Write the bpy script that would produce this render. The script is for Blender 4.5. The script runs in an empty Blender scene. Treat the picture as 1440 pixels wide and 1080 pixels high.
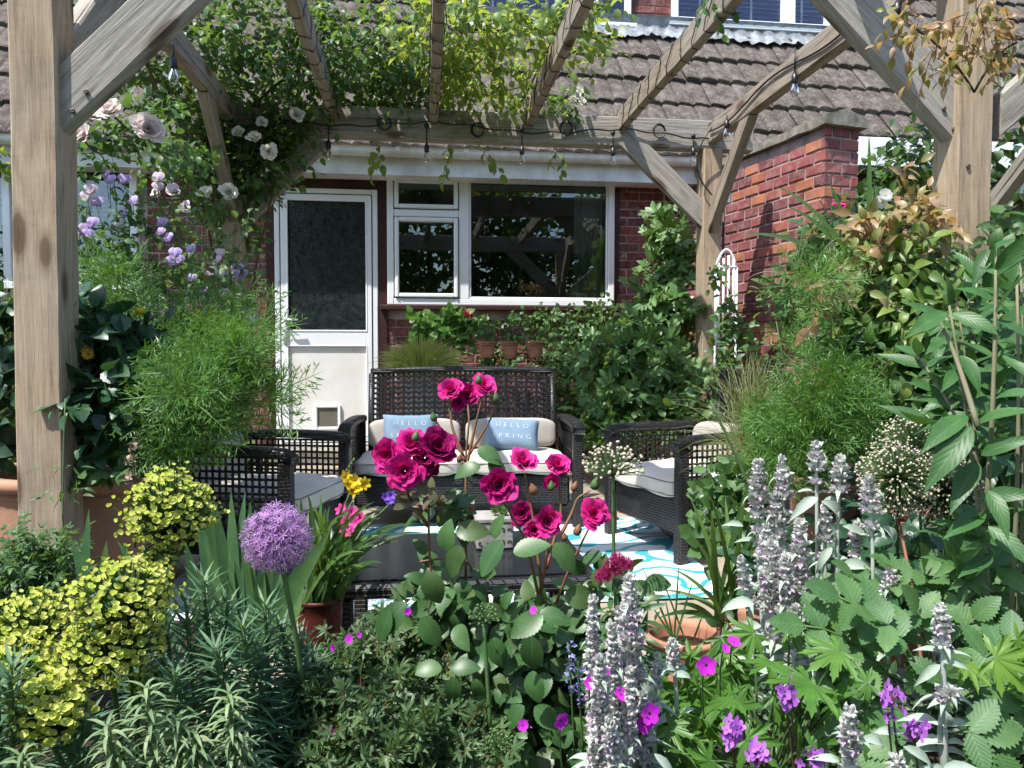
import bpy, math, random
import numpy as np
from mathutils import Vector, Matrix
random.seed(7); rng=np.random.default_rng(7)
S=bpy.context.scene; COL=S.collection
R=math.radians
# ---------------------------------------------------------------- camera, sky, sun, exposure
F=1040.0; CAM=Vector((0,0,.88)); YAW=R(7); PITCH=R(2.2)
FW=Vector((math.sin(YAW)*math.cos(PITCH), math.cos(YAW)*math.cos(PITCH), -math.sin(PITCH)))
RT=Vector((math.cos(YAW),-math.sin(YAW),0)); UP=RT.cross(FW)
cd=bpy.data.cameras.new('camera'); cam=bpy.data.objects.new('camera',cd); COL.objects.link(cam)
cam.location=CAM; cam.rotation_euler=(math.pi/2-PITCH,0,-YAW)
cd.sensor_width=36; cd.lens=36*F/1440; cd.clip_start=.05; cd.clip_end=300; S.camera=cam
SUNV=Vector((.44,.31,-1.0)).normalized()          # direction the light travels
sl=bpy.data.lights.new('sun','SUN'); sl.energy=3.9; sl.angle=R(.5); sl.color=(1,.965,.91)
so=bpy.data.objects.new('sun',sl); COL.objects.link(so); so.rotation_euler=SUNV.to_track_quat('-Z','Y').to_euler(); so.location=(-4,-4,8)
w=bpy.data.worlds.new('World'); S.world=w; w.use_nodes=True; nt=w.node_tree
sky=nt.nodes.new('ShaderNodeTexSky'); sky.sky_type='NISHITA'; sky.sun_disc=False
sky.sun_elevation=math.asin(-SUNV.z); sky.sun_rotation=math.atan2(-SUNV.x,-SUNV.y)
nt.links.new(sky.outputs[0],nt.nodes['Background'].inputs[0]); nt.nodes['Background'].inputs[1].default_value=.15
S.view_settings.view_transform='Standard'; S.view_settings.look='None'; S.view_settings.exposure=1.24; S.view_settings.gamma=1
S.render.engine='CYCLES'; S.cycles.max_bounces=8; S.cycles.transparent_max_bounces=16; S.cycles.diffuse_bounces=3

def ray(px,py): return FW+RT*((px-720)/F)+UP*((540-py)/F)
def W(px,py,d): return CAM+ray(px,py)*d
def atY(px,py,Y): r=ray(px,py); return CAM+r*(Y/r.y)
def atZ(px,py,z): r=ray(px,py); return CAM+r*((z-CAM.z)/r.z)

# ---------------------------------------------------------------- mesh collector
class MB:
    def __init__(s): s.v=[];s.l=[];s.t=[];s.uv=[];s.m=[];s.n=0
    def add(s,v,f,uv=None,m=0):
        v=np.asarray(v,float).reshape(-1,3); k=len(v)
        s.v.append(v); s.l.append(np.array([i for q in f for i in q],int)+s.n); s.t.append(np.array([len(q) for q in f],int))
        s.uv.append(np.zeros((k,2)) if uv is None else np.asarray(uv,float)); s.m.append(np.full(len(f),m)); s.n+=k
    def inst(s,tp,P,M,sc):
        """tp template; P (N,3); M (N,3,3) columns = axes; sc (N,) or (N,3)"""
        v,l,t,uv,m=tp; N=len(P)
        if N==0: return
        sc=np.asarray(sc,float); sc=np.broadcast_to(sc.reshape(N,-1) if sc.ndim else sc,(N,3)) if sc.ndim!=2 else sc
        q=np.einsum('nij,nkj->nki',M,v[None]*sc[:,None,:])+np.asarray(P)[:,None,:]
        k=len(v); s.v.append(q.reshape(-1,3)); s.l.append((l[None]+(np.arange(N)*k)[:,None]).reshape(-1)+s.n)
        s.t.append(np.tile(t,N)); s.uv.append(np.tile(uv,(N,1))); s.m.append(np.tile(m,N)); s.n+=N*k
    def tpl(s):
        return (np.concatenate(s.v),np.concatenate(s.l),np.concatenate(s.t),np.concatenate(s.uv),np.concatenate(s.m))
    def mesh(s,name,mats,off=None,smooth=True):
        v,l,t,uv,m=s.tpl()
        if off is not None: v=v-np.array(off)
        me=bpy.data.meshes.new(name)
        me.vertices.add(len(v)); me.vertices.foreach_set('co',v.ravel())
        me.loops.add(len(l)); me.loops.foreach_set('vertex_index',l)
        me.polygons.add(len(t)); me.polygons.foreach_set('loop_start',np.concatenate([[0],np.cumsum(t)[:-1]])); me.polygons.foreach_set('loop_total',t)
        u=me.uv_layers.new(name='UVMap'); u.data.foreach_set('uv',uv[l].ravel())
        if not isinstance(mats,(list,tuple)): mats=[mats]
        for a in mats: me.materials.append(a)
        me.polygons.foreach_set('material_index',m)
        me.update(calc_edges=True); me.validate()
        me.polygons.foreach_set('use_smooth',np.full(len(me.polygons),smooth))
        return me
    def build(s,name,mats,parent=None,world=True,smooth=True,label=None):
        if s.n==0: return None
        off=None
        if parent is not None and world:
            off=Vector((0,0,0)); p=parent
            while p: off=off+p.location; p=p.parent
        o=bpy.data.objects.new(name,s.mesh(name,mats,off,smooth)); COL.objects.link(o)
        if parent: o.parent=parent
        if label: o['label']=label
        return o

def thing(name,label,cat,loc=(0,0,0),rz=0,group=None):
    o=bpy.data.objects.new(name,None); COL.objects.link(o); o.location=loc; o.rotation_euler=(0,0,rz); o.empty_display_size=.1
    o['label']=label; o['category']=cat
    if group: o['group']=group
    return o
def tag(o,label,cat,group=None,kind=None):
    o['label']=label; o['category']=cat
    if group: o['group']=group
    if kind: o['kind']=kind
    return o
def struct(o,label):
    o['kind']='structure'; o['label']=label; return o

# ---------------------------------------------------------------- shapes
def cbox(mb,c,s,ch=.004,M=None,m=0):
    c=np.array(c,float); h=np.array(s,float)/2; ch=min(ch,*(h*.9)); V=[]; idx={}
    for sx in(-1,1):
        for sy in(-1,1):
            for sz in(-1,1):
                sg=np.array([sx,sy,sz])
                for a in range(3):
                    q=h-ch; q[a]=h[a]; idx[(sx,sy,sz,a)]=len(V); V.append(sg*q)
    Fs=[]
    for a in range(3):
        b,d=(a+1)%3,(a+2)%3
        for sa in(-1,1):
            f=[]
            for sb,sd in((-1,-1),(1,-1),(1,1),(-1,1)):
                k=[0,0,0];k[a]=sa;k[b]=sb;k[d]=sd; f.append(idx[(*k,a)])
            Fs.append(f if sa>0 else f[::-1])
    for a in range(3):   # edges parallel to axis a
        b,d=(a+1)%3,(a+2)%3
        for sb in(-1,1):
            for sd in(-1,1):
                def g(sa,ax):
                    k=[0,0,0];k[a]=sa;k[b]=sb;k[d]=sd; return idx[(*k,ax)]
                f=[g(-1,b),g(1,b),g(1,d),g(-1,d)]
                Fs.append(f if sb*sd<0 else f[::-1])
    for sx in(-1,1):
        for sy in(-1,1):
            for sz in(-1,1):
                f=[idx[(sx,sy,sz,0)],idx[(sx,sy,sz,1)],idx[(sx,sy,sz,2)]]
                Fs.append(f if sx*sy*sz>0 else f[::-1])
    V=np.array(V)
    if M is not None: V=V@np.array(M).T
    mb.add(V+c,Fs,None,m)
def bx(mb,a,b,ch=.003,m=0):
    a=np.array(a,float);b=np.array(b,float); cbox(mb,(a+b)/2,np.abs(b-a),ch,None,m)
def tube(mb,P,r,n=6,m=0,cap=True):
    P=np.asarray([tuple(p) for p in P],float); K=len(P); r=np.broadcast_to(np.asarray(r,float),(K,))
    T=np.gradient(P,axis=0); T/=np.linalg.norm(T,axis=1)[:,None]+1e-9
    a=np.array([0,0,1.]) if abs(T[0][2])<.9 else np.array([1.,0,0])
    N=np.cross(T[0],a); N/=np.linalg.norm(N); V=[]
    th=np.arange(n)*2*math.pi/n
    for i in range(K):
        N=N-T[i]*N.dot(T[i]); N/=np.linalg.norm(N)+1e-9; B=np.cross(T[i],N)
        V.append(P[i]+r[i]*(np.cos(th)[:,None]*N+np.sin(th)[:,None]*B))
    V=np.concatenate(V); Fs=[(i*n+j,i*n+(j+1)%n,(i+1)*n+(j+1)%n,(i+1)*n+j) for i in range(K-1) for j in range(n)]
    if cap: Fs+=[tuple(range(n))[::-1],tuple((K-1)*n+j for j in range(n))]
    L=np.repeat(np.linspace(0,1,K),n); mb.add(V,Fs,np.stack([np.tile(th/6.283,K),L],1),m)
def lathe(mb,prof,c,n=36,m=0,M=None):
    th=np.arange(n)*2*math.pi/n; V=np.array([(r*math.cos(t),r*math.sin(t),z) for r,z in prof for t in th])
    Fs=[(i*n+j,i*n+(j+1)%n,(i+1)*n+(j+1)%n,(i+1)*n+j) for i in range(len(prof)-1) for j in range(n)]
    if M is not None: V=V@np.array(M).T
    mb.add(V+np.array(c),Fs,None,m)
def bez(a,b,c,n=8):
    a,b,c=[np.array(tuple(x),float) for x in(a,b,c)]; t=np.linspace(0,1,n)[:,None]
    return (1-t)**2*a+2*t*(1-t)*b+t*t*c
def frames(D,N):
    D=D/(np.linalg.norm(D,axis=1)[:,None]+1e-9); X=np.cross(D,N); X/=np.linalg.norm(X,axis=1)[:,None]+1e-9
    Z=np.cross(X,D); return np.stack([X,D,Z],2)          # columns: x width, y length, z normal
def rvec(n,s=1): return rng.normal(0,s,(n,3))

# ---------------------------------------------------------------- materials
def nodes(name):
    m=bpy.data.materials.new(name); m.use_nodes=True; t=m.node_tree; return m,t,t.nodes['Principled BSDF'],t.nodes['Material Output']
def N_(t,k,**kw):
    n=t.nodes.new(k)
    for a,b in kw.items():
        if a in n.bl_rna.properties: setattr(n,a,b)
        else: n.inputs[a].default_value=b
    return n
def ramp(t,src,stops,interp='LINEAR'):
    r=t.nodes.new('ShaderNodeValToRGB'); r.color_ramp.interpolation=interp; e=r.color_ramp.elements
    while len(e)<len(stops): e.new(.5)
    for x,(p,c) in zip(e,stops): x.position=p; x.color=(*c,1) if len(c)==3 else c
    t.links.new(src,r.inputs[0]); return r.outputs[0]
def mixc(t,fac,a,b,mode='MIX'):
    n=t.nodes.new('ShaderNodeMix'); n.data_type='RGBA'; n.blend_type=mode
    for i,x in((0,fac),(6,a),(7,b)):
        if hasattr(x,'links'): t.links.new(x,n.inputs[i])
        else: n.inputs[i].default_value=x if i==0 else (*x,1)
    return n.outputs[2]
def bump(t,h,b,strength=.3,dist=.005):
    n=N_(t,'ShaderNodeBump'); n.inputs['Strength'].default_value=strength; n.inputs['Distance'].default_value=dist
    t.links.new(h,n.inputs['Height']); t.links.new(n.outputs[0],b.inputs['Normal']); return n
def coord(t,kind='Object',sc=(1,1,1),rot=(0,0,0)):
    c=N_(t,'ShaderNodeTexCoord'); m=N_(t,'ShaderNodeMapping'); m.inputs['Scale'].default_value=sc; m.inputs['Rotation'].default_value=rot
    t.links.new(c.outputs[kind],m.inputs[0]); return m.outputs[0]
def noise(t,vec,scale,detail=4,rough=.6,dist=0):
    n=N_(t,'ShaderNodeTexNoise'); n.inputs['Scale'].default_value=scale; n.inputs['Detail'].default_value=detail; n.inputs['Roughness'].default_value=rough; n.inputs['Distortion'].default_value=dist
    if vec is not None: t.links.new(vec,n.inputs['Vector'])
    return n.outputs['Fac']
def plain(name,c,rough=.5,spec=.5,metal=0,nz=0,c2=None,nscale=8,bmp=0,bscale=60):
    m,t,b,o=nodes(name); b.inputs['Roughness'].default_value=rough; b.inputs['Specular IOR Level'].default_value=spec; b.inputs['Metallic'].default_value=metal
    v=coord(t)
    if c2 is None: c2=tuple(x*.8 for x in c)
    t.links.new(ramp(t,noise(t,v,nscale),[(.35,c2),(.65,c)]),b.inputs['Base Color'])
    if bmp: bump(t,noise(t,v,bscale),b,bmp)
    return m
def leafmat(name,cols,rough=.45,trans=.35,rib=.35,veins=.25,spec=.4,tcol=None):
    m,t,b,o=nodes(name); g=N_(t,'ShaderNodeNewGeometry'); k=len(cols)
    c=ramp(t,g.outputs['Random Per Island'],[(i/max(1,k-1),x) for i,x in enumerate(cols)])
    uv=N_(t,'ShaderNodeUVMap'); sp=N_(t,'ShaderNodeSeparateXYZ'); t.links.new(uv.outputs[0],sp.inputs[0])
    a=N_(t,'ShaderNodeMath',operation='SUBTRACT'); t.links.new(sp.outputs[0],a.inputs[0]); a.inputs[1].default_value=.5
    ab=N_(t,'ShaderNodeMath',operation='ABSOLUTE'); t.links.new(a.outputs[0],ab.inputs[0])
    if rib:
        light=tuple(min(1,x*2.0+.04) for x in cols[0]); rm=ramp(t,ab.outputs[0],[(0,(rib,)*3),(.05,(0,0,0))]); c=mixc(t,rm,c,light)
    v=coord(t); nz=noise(t,v,35,3); c=mixc(t,ramp(t,nz,[(.3,(.55,)*3),(.7,(0,)*3)]),c,tuple(x*.6 for x in cols[0]))
    t.links.new(c,b.inputs['Base Color']); b.inputs['Roughness'].default_value=rough; b.inputs['Specular IOR Level'].default_value=spec
    if veins:
        s1=N_(t,'ShaderNodeMath',operation='MULTIPLY'); t.links.new(ab.outputs[0],s1.inputs[0]); s1.inputs[1].default_value=.7
        s2=N_(t,'ShaderNodeMath',operation='SUBTRACT'); t.links.new(sp.outputs[1],s2.inputs[0]); t.links.new(s1.outputs[0],s2.inputs[1])
        s3=N_(t,'ShaderNodeMath',operation='MULTIPLY'); t.links.new(s2.outputs[0],s3.inputs[0]); s3.inputs[1].default_value=50
        s4=N_(t,'ShaderNodeMath',operation='SINE'); t.links.new(s3.outputs[0],s4.inputs[0]); bump(t,s4.outputs[0],b,veins*.3,.0008)
    tr=N_(t,'ShaderNodeBsdfTranslucent'); mx=N_(t,'ShaderNodeMixShader'); mx.inputs[0].default_value=trans
    tc=mixc(t,.45,c,tcol or tuple(min(1,x*y) for x,y in zip(cols[-1],(2.2,1.9,.5))))
    t.links.new(tc,tr.inputs[0]); t.links.new(b.outputs[0],mx.inputs[1]); t.links.new(tr.outputs[0],mx.inputs[2]); t.links.new(mx.outputs[0],o.inputs[0])
    return m
def wood(name,c1,c2,c3,grey=.3):
    m,t,b,o=nodes(name); oi=N_(t,'ShaderNodeObjectInfo'); tc=N_(t,'ShaderNodeTexCoord'); ad=N_(t,'ShaderNodeVectorMath',operation='ADD')
    sc=N_(t,'ShaderNodeMath',operation='MULTIPLY'); sc.inputs[1].default_value=7; t.links.new(oi.outputs['Random'],sc.inputs[0]); t.links.new(tc.outputs['Object'],ad.inputs[0]); t.links.new(sc.outputs[0],ad.inputs[1])
    def mp(v):
        q=N_(t,'ShaderNodeMapping'); q.inputs['Scale'].default_value=v; t.links.new(ad.outputs[0],q.inputs[0]); return q.outputs[0]
    kn=N_(t,'ShaderNodeTexVoronoi'); kn.inputs['Scale'].default_value=1; t.links.new(mp((2.4,7,7)),kn.inputs['Vector']); km=ramp(t,kn.outputs['Distance'],[(.0,(.95,)*3),(.14,(.75,)*3),(.17,(.35,)*3),(.24,(0,0,0))])
    fine=noise(t,mp((7,110,110)),1,4,.65); mid=noise(t,mp((1.3,22,22)),1,3,.5,.3); saw=noise(t,mp((75,14,14)),1,3,.6)
    # growth rings bend round the knots
    rg=noise(t,mp((.45,5,5)),1,1.5,.4); a=N_(t,'ShaderNodeMath',operation='MULTIPLY_ADD'); t.links.new(rg,a.inputs[0]); a.inputs[1].default_value=95; kk=N_(t,'ShaderNodeMath',operation='MULTIPLY'); t.links.new(kn.outputs['Distance'],kk.inputs[0]); kk.inputs[1].default_value=9; t.links.new(kk.outputs[0],a.inputs[2]); s_=N_(t,'ShaderNodeMath',operation='SINE'); t.links.new(a.outputs[0],s_.inputs[0])
    def mad(x,k,y):
        n=N_(t,'ShaderNodeMath',operation='MULTIPLY_ADD'); t.links.new(x,n.inputs[0]); n.inputs[1].default_value=k
        if hasattr(y,'links'): t.links.new(y,n.inputs[2])
        else: n.inputs[2].default_value=y
        return n.outputs[0]
    g=mad(s_.outputs[0],.045,mad(fine,.5,mad(mid,.3,mad(saw,.10,.05))))
    c=ramp(t,g,[(.34,c3),(.46,c2),(.60,c1)]); big=noise(t,ad.outputs[0],2.2,4); c=mixc(t,ramp(t,big,[(.42,(0,)*3),(.65,(grey,)*3)]),c,(.30,.285,.26))
    crack=noise(t,mp((1.1,60,60)),1,1,.3); c=mixc(t,ramp(t,crack,[(.24,(.85,)*3),(.29,(0,)*3)]),c,(.04,.03,.02)); c=mixc(t,km,c,(.09,.055,.035))
    t.links.new(c,b.inputs['Base Color']); b.inputs['Roughness'].default_value=.9; b.inputs['Specular IOR Level'].default_value=.1; bump(t,g,b,.9,.005); return m
M={}
M['post']=wood('post_timber',(.40,.31,.215),(.31,.235,.16),(.19,.135,.09),.2)
M['brace']=wood('brace_timber',(.36,.335,.295),(.27,.245,.21),(.15,.13,.105),.4)
M['rafter']=wood('rafter_timber',(.33,.275,.215),(.24,.195,.15),(.13,.10,.075),.35)
M['upvc']=plain('white_upvc',(.82,.83,.84),.3,.5,c2=(.76,.77,.78),nscale=3)
M['panel']=plain('door_panel',(.76,.76,.745),.4,.4,c2=(.66,.62,.54),nscale=2.2)
M['gutter']=plain('gutter_plastic',(.74,.75,.74),.4,.4,c2=(.54,.53,.49),nscale=5)
M['brown']=plain('brown_stained_timber',(.055,.02,.016),.5,.3,c2=(.032,.014,.012),nscale=5)
M['dark']=plain('dark_room',(.20,.22,.20),.9)
M['black']=plain('black_plastic',(.012,.012,.014),.4)
M['chrome']=plain('handle_metal',(.75,.75,.74),.25,metal=.2)
M['coping']=plain('concrete_coping',(.30,.275,.235),.95,.2,c2=(.13,.12,.09),nscale=14,bmp=.6,bscale=80)
M['mortar']=plain('mortar',(.46,.35,.32),.95,.1,c2=(.2,.16,.14),nscale=6,bmp=.3)
M['terra']=plain('terracotta',(.50,.235,.15),.85,.2,c2=(.28,.125,.08),nscale=7,bmp=.15,bscale=90)
M['terra_old']=plain('weathered_terracotta',(.42,.235,.15),.9,.2,c2=(.29,.16,.105),nscale=5,bmp=.2,bscale=70)
M['redpot']=plain('dark_red_plastic_pot',(.11,.02,.012),.5,.3,c2=(.07,.013,.01))
M['soil']=plain('soil',(.045,.03,.02),.95,.1,c2=(.015,.01,.007),nscale=30,bmp=1,bscale=60)
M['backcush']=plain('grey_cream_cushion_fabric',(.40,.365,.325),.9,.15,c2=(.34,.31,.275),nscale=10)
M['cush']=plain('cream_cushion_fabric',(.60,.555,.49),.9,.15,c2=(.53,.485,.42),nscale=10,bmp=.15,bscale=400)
M['piping']=plain('cushion_piping',(.22,.19,.16),.9,.1)
M['grey']=plain('grey_stone',(.32,.30,.27),.9,.2,c2=(.2,.19,.17),nscale=20,bmp=.4)
def brickmat(name,cols):
    m,t,b,o=nodes(name); g=N_(t,'ShaderNodeNewGeometry'); c=ramp(t,g.outputs['Random Per Island'],[(i/len(cols),x) for i,x in enumerate(cols)],'CONSTANT')
    v=coord(t); n=noise(t,v,18,5,.7); c=mixc(t,ramp(t,n,[(.45,(0,)*3),(.72,(.65,)*3)]),c,(.36,.24,.23)); n2=noise(t,v,5,3)
    c=mixc(t,ramp(t,n2,[(.3,(.5,)*3),(.6,(0,)*3)]),c,(.10,.03,.035)); t.links.new(c,b.inputs['Base Color']); b.inputs['Roughness'].default_value=.85; b.inputs['Specular IOR Level'].default_value=.25
    bump(t,n,b,.6,.004); return m
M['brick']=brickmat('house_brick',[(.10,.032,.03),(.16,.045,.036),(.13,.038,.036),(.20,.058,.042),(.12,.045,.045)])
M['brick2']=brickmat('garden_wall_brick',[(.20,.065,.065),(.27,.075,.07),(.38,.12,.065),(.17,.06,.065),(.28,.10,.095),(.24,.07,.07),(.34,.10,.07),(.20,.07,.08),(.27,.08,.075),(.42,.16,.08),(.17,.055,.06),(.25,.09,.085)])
m,t,b,o=nodes('roof_tile'); g=N_(t,'ShaderNodeNewGeometry'); v=coord(t)
c=ramp(t,g.outputs['Random Per Island'],[(0,(.052,.043,.038)),(.5,(.082,.068,.060)),(1,(.062,.051,.044))]); n=noise(t,v,9,6,.75)
c=mixc(t,ramp(t,n,[(.42,(0,)*3),(.64,(.7,)*3)]),c,(.20,.178,.155)); n2=noise(t,v,40,4,.8); c=mixc(t,ramp(t,n2,[(.3,(.9,)*3),(.5,(0,)*3)]),c,(.06,.05,.042))
vo=N_(t,'ShaderNodeTexVoronoi'); vo.inputs['Scale'].default_value=24; t.links.new(v,vo.inputs['Vector']); c=mixc(t,ramp(t,vo.outputs['Distance'],[(.09,(.7,)*3),(.17,(0,)*3)]),c,(.33,.31,.26))
t.links.new(c,b.inputs['Base Color']); b.inputs['Roughness'].default_value=.95; b.inputs['Specular IOR Level'].default_value=.1; bump(t,n2,b,.7,.005); M['tile']=m
m,t,b,o=nodes('lead_flashing'); n=noise(t,coord(t),12,5,.7); t.links.new(ramp(t,n,[(.35,(.10,.11,.12)),(.65,(.30,.315,.33))]),b.inputs['Base Color']); b.inputs['Roughness'].default_value=.6; bump(t,n,b,.8,.01); M['lead']=m
# window glass: thin pane, reflects the garden behind the viewer
def glass(name,ior=1.75,tint=(.75,.8,.8),rough=0.0,bm=0):
    m,t,b,o=nodes(name); gl=N_(t,'ShaderNodeBsdfGlossy'); gl.inputs['Roughness'].default_value=rough; gl.inputs[0].default_value=(.95,.97,1,1); tr=N_(t,'ShaderNodeBsdfTransparent'); tr.inputs[0].default_value=(*tint,1)
    fr=N_(t,'ShaderNodeFresnel'); fr.inputs[0].default_value=ior; mx=N_(t,'ShaderNodeMixShader'); t.links.new(fr.outputs[0],mx.inputs[0]); t.links.new(tr.outputs[0],mx.inputs[1]); t.links.new(gl.outputs[0],mx.inputs[2]); t.links.new(mx.outputs[0],o.inputs[0])
    if bm:
        n=N_(t,'ShaderNodeBump'); n.inputs['Strength'].default_value=bm; n.inputs['Distance'].default_value=.01; t.links.new(noise(t,coord(t),70,2,.5,1.5),n.inputs['Height']); t.links.new(n.outputs[0],gl.inputs['Normal'])
    return m
M['glass']=glass('window_glass',1.75,(.82,.88,.85)); M['obscure']=plain('patterned_glass',(.026,.034,.035),.10,.5,c2=(.009,.012,.013),nscale=26,bmp=.9,bscale=48); M['tglass']=plain('dark_table_glass',(.014,.016,.017),.16,.15,c2=(.010,.012,.012))
M['bulb']=glass('bulb_glass',1.5,(.9,.9,.88))
M['blind']=plain('white_blind',(.6,.62,.64),.6)
# wicker: woven bump
m,t,b,o=nodes('dark_wicker'); v=coord(t)
br=N_(t,'ShaderNodeTexBrick'); br.inputs['Scale'].default_value=1; br.inputs['Brick Width'].default_value=.030; br.inputs['Row Height'].default_value=.0125; br.inputs['Mortar Size'].default_value=.0022; br.inputs['Mortar Smooth'].default_value=.9
mpx=N_(t,'ShaderNodeVectorMath',operation='MULTIPLY'); mpx.inputs[1].default_value=(1,1,1); sp=N_(t,'ShaderNodeSeparateXYZ'); t.links.new(v,sp.inputs[0]); ax=N_(t,'ShaderNodeMath',operation='ADD'); t.links.new(sp.outputs[0],ax.inputs[0]); t.links.new(sp.outputs[1],ax.inputs[1]); cx=N_(t,'ShaderNodeCombineXYZ'); t.links.new(ax.outputs[0],cx.inputs[0]); t.links.new(sp.outputs[2],cx.inputs[1]); t.links.new(cx.outputs[0],br.inputs['Vector'])
br.inputs['Color1'].default_value=(.020,.018,.020,1); br.inputs['Color2'].default_value=(.009,.0085,.010,1); br.inputs['Mortar'].default_value=(.003,.003,.003,1)
t.links.new(br.outputs['Color'],b.inputs['Base Color']); b.inputs['Roughness'].default_value=.38; inv=N_(t,'ShaderNodeMath',operation='SUBTRACT'); inv.inputs[0].default_value=1; t.links.new(br.outputs['Fac'],inv.inputs[1]); bump(t,inv.outputs[0],b,1,.008); M['wicker']=m
M['strand']=plain('wicker_strand',(.012,.011,.012),.35,c2=(.007,.0065,.0075))
# paving
m,t,b,o=nodes('sandstone_paving'); v=coord(t); br=N_(t,'ShaderNodeTexBrick'); br.inputs['Scale'].default_value=1; br.inputs['Brick Width'].default_value=.6; br.inputs['Row Height'].default_value=.45; br.inputs['Mortar Size'].default_value=.008; t.links.new(v,br.inputs['Vector'])
br.inputs['Color1'].default_value=(.33,.27,.20,1); br.inputs['Color2'].default_value=(.26,.215,.165,1); br.inputs['Mortar'].default_value=(.12,.10,.08,1); n=noise(t,v,7,6,.7)
t.links.new(mixc(t,ramp(t,n,[(.35,(.6,)*3),(.6,(0,)*3)]),br.outputs[0],(.15,.125,.095)),b.inputs['Base Color']); b.inputs['Roughness'].default_value=.9; bump(t,n,b,.4,.006); M['paving']=m
# rug
m,t,b,o=nodes('patterned_outdoor_rug'); v=coord(t); nz=noise(t,v,2.6,1.5,.5,.6); sp=N_(t,'ShaderNodeSeparateXYZ'); t.links.new(v,sp.inputs[0])
a1=N_(t,'ShaderNodeMath',operation='MULTIPLY'); a1.inputs[1].default_value=38; t.links.new(sp.outputs[1],a1.inputs[0]); a2=N_(t,'ShaderNodeMath',operation='MULTIPLY_ADD'); a2.inputs[1].default_value=34; t.links.new(nz,a2.inputs[0]); t.links.new(a1.outputs[0],a2.inputs[2]); a3=N_(t,'ShaderNodeMath',operation='SINE'); t.links.new(a2.outputs[0],a3.inputs[0])
a4=N_(t,'ShaderNodeMath',operation='MULTIPLY_ADD'); a4.inputs[1].default_value=.5; a4.inputs[2].default_value=.3; t.links.new(noise(t,v,7,1),a4.inputs[0]); a5=N_(t,'ShaderNodeMath',operation='SUBTRACT'); t.links.new(a3.outputs[0],a5.inputs[0]); t.links.new(a4.outputs[0],a5.inputs[1])
t.links.new(ramp(t,a5.outputs[0],[(0,(.54,.58,.60)),(.05,(.56,.60,.62)),(.12,(.04,.29,.32)),(1,(.015,.22,.26))]),b.inputs['Base Color']); b.inputs['Roughness'].default_value=.8; M['rug']=m
# blue linen pillow
M['pillow']=plain('blue_pillow_fabric',(.18,.26,.345),.95,.1,c2=(.15,.22,.30),nscale=14,bmp=.3,bscale=300)
M['stitch']=plain('white_stitching',(.62,.66,.70),.9)
# ================================================================ GROUND
YH=6.4
mb=MB(); mb.add([(-60,-60,-.03),(60,-60,-.03),(60,60,-.03),(-60,60,-.03)],[(0,1,2,3)]); M['lawn']=plain('lawn_ground',(.05,.08,.025),.95,.1,c2=(.03,.045,.015),nscale=2,bmp=.5)
struct(mb.build('ground',M['lawn']),'lawn and earth under the garden')
mb=MB(); bx(mb,(-2.9,1.62,-.02),(4.2,YH,0)); struct(mb.build('patio',M['paving']),'sandstone paving under the seats')
mb=MB(); n=70; xs=np.linspace(-3.6,4.2,n); ys=np.linspace(-.3,1.62,22); X,Y=np.meshgrid(xs,ys); Z=.01+.05*np.clip((1.62-Y)*4,0,1)+rng.normal(0,.008,X.shape)
mb.add(np.stack([X,Y,Z],-1).reshape(-1,3),[(j*n+i,j*n+i+1,(j+1)*n+i+1,(j+1)*n+i) for j in range(21) for i in range(n-1)]); mb.add([(-2.95,1.6,.006),(-.52,1.6,.006),(-.62,2.62,.006),(-2.95,2.62,.006)],[(0,1,2,3)]); struct(mb.build('soil_bed',M['soil']),'dark soil of the flower bed')
# ================================================================ HOUSE
XL,XR=-4.6,8.0
house=thing('house','red brick house with white door, picture window and brown concrete tiled roof','house',(0,YH,0))
def brickwall(mb,p0,dx,L,z0,z1,holes=(),bw=.215,bh=.065,g=.010,depth=.03,top=None):
    """bricks on a vertical face from p0 along unit dx; outward normal = dx x up rotated"""
    dx=np.array([dx[0],dx[1],0.]); nx=np.array([dx[1],-dx[0],0.]); r=0; z=z0; pitch=bh+g
    while z<z1:
        s=-(r%2)*(bw+g)/2
        while s<L:
            seg=[(max(s,0),min(s+bw,L))]
            for h in holes:
                if z+bh>h[2]+.005 and z<h[3]-.005: seg=[q for a_,e_ in seg for q in((a_,min(e_,h[0])),(max(a_,h[1]),e_)) if q[1]-q[0]>.02]
            zt=z1 if top is None else min(z1,top(s))
            for a,e in seg:
                if e-a<.03 or z+bh>zt+.01: continue
                j=rng.normal(0,.0022); c=.005; w1,w2=rng.normal(0,.002,2); out=[]
                for (q,zz,o) in((a,z,-depth),(e,z,-depth),(e,z+bh,-depth),(a,z+bh,-depth),(a+w1,z,-c+j),(e+w2,z,-c+j),(e,z+bh,-c+j),(a,z+bh,-c+j),(a+c,z+c+w1,j),(e-c,z+c+w2,j),(e-c,z+bh-c,j+w1),(a+c,z+bh-c,j+w2)):
                    out.append(np.array(p0)+dx*q+nx*o+np.array([0,0,zz]))
                mb.add(out,[(0,1,5,4),(1,2,6,5),(2,3,7,6),(3,0,4,7),(4,5,9,8),(5,6,10,9),(6,7,11,10),(7,4,8,11),(8,9,10,11)])
            s+=bw+g
        z+=pitch; r+=1
X_=lambda px,py=300:atY(px,py,YH).x
Z_=lambda py,px=700:atY(px,py,YH).z
dx0,dx1=X_(386),X_(531); dz1=Z_(264,386)
wx0,wx1=X_(544,247),X_(863,250); wz0,wz1=Z_(430,700),Z_(246,700)
lx0,lx1=-3.6,X_(196); lz0,lz1=Z_(408,150),Z_(229,150)
ZE=2.62
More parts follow.
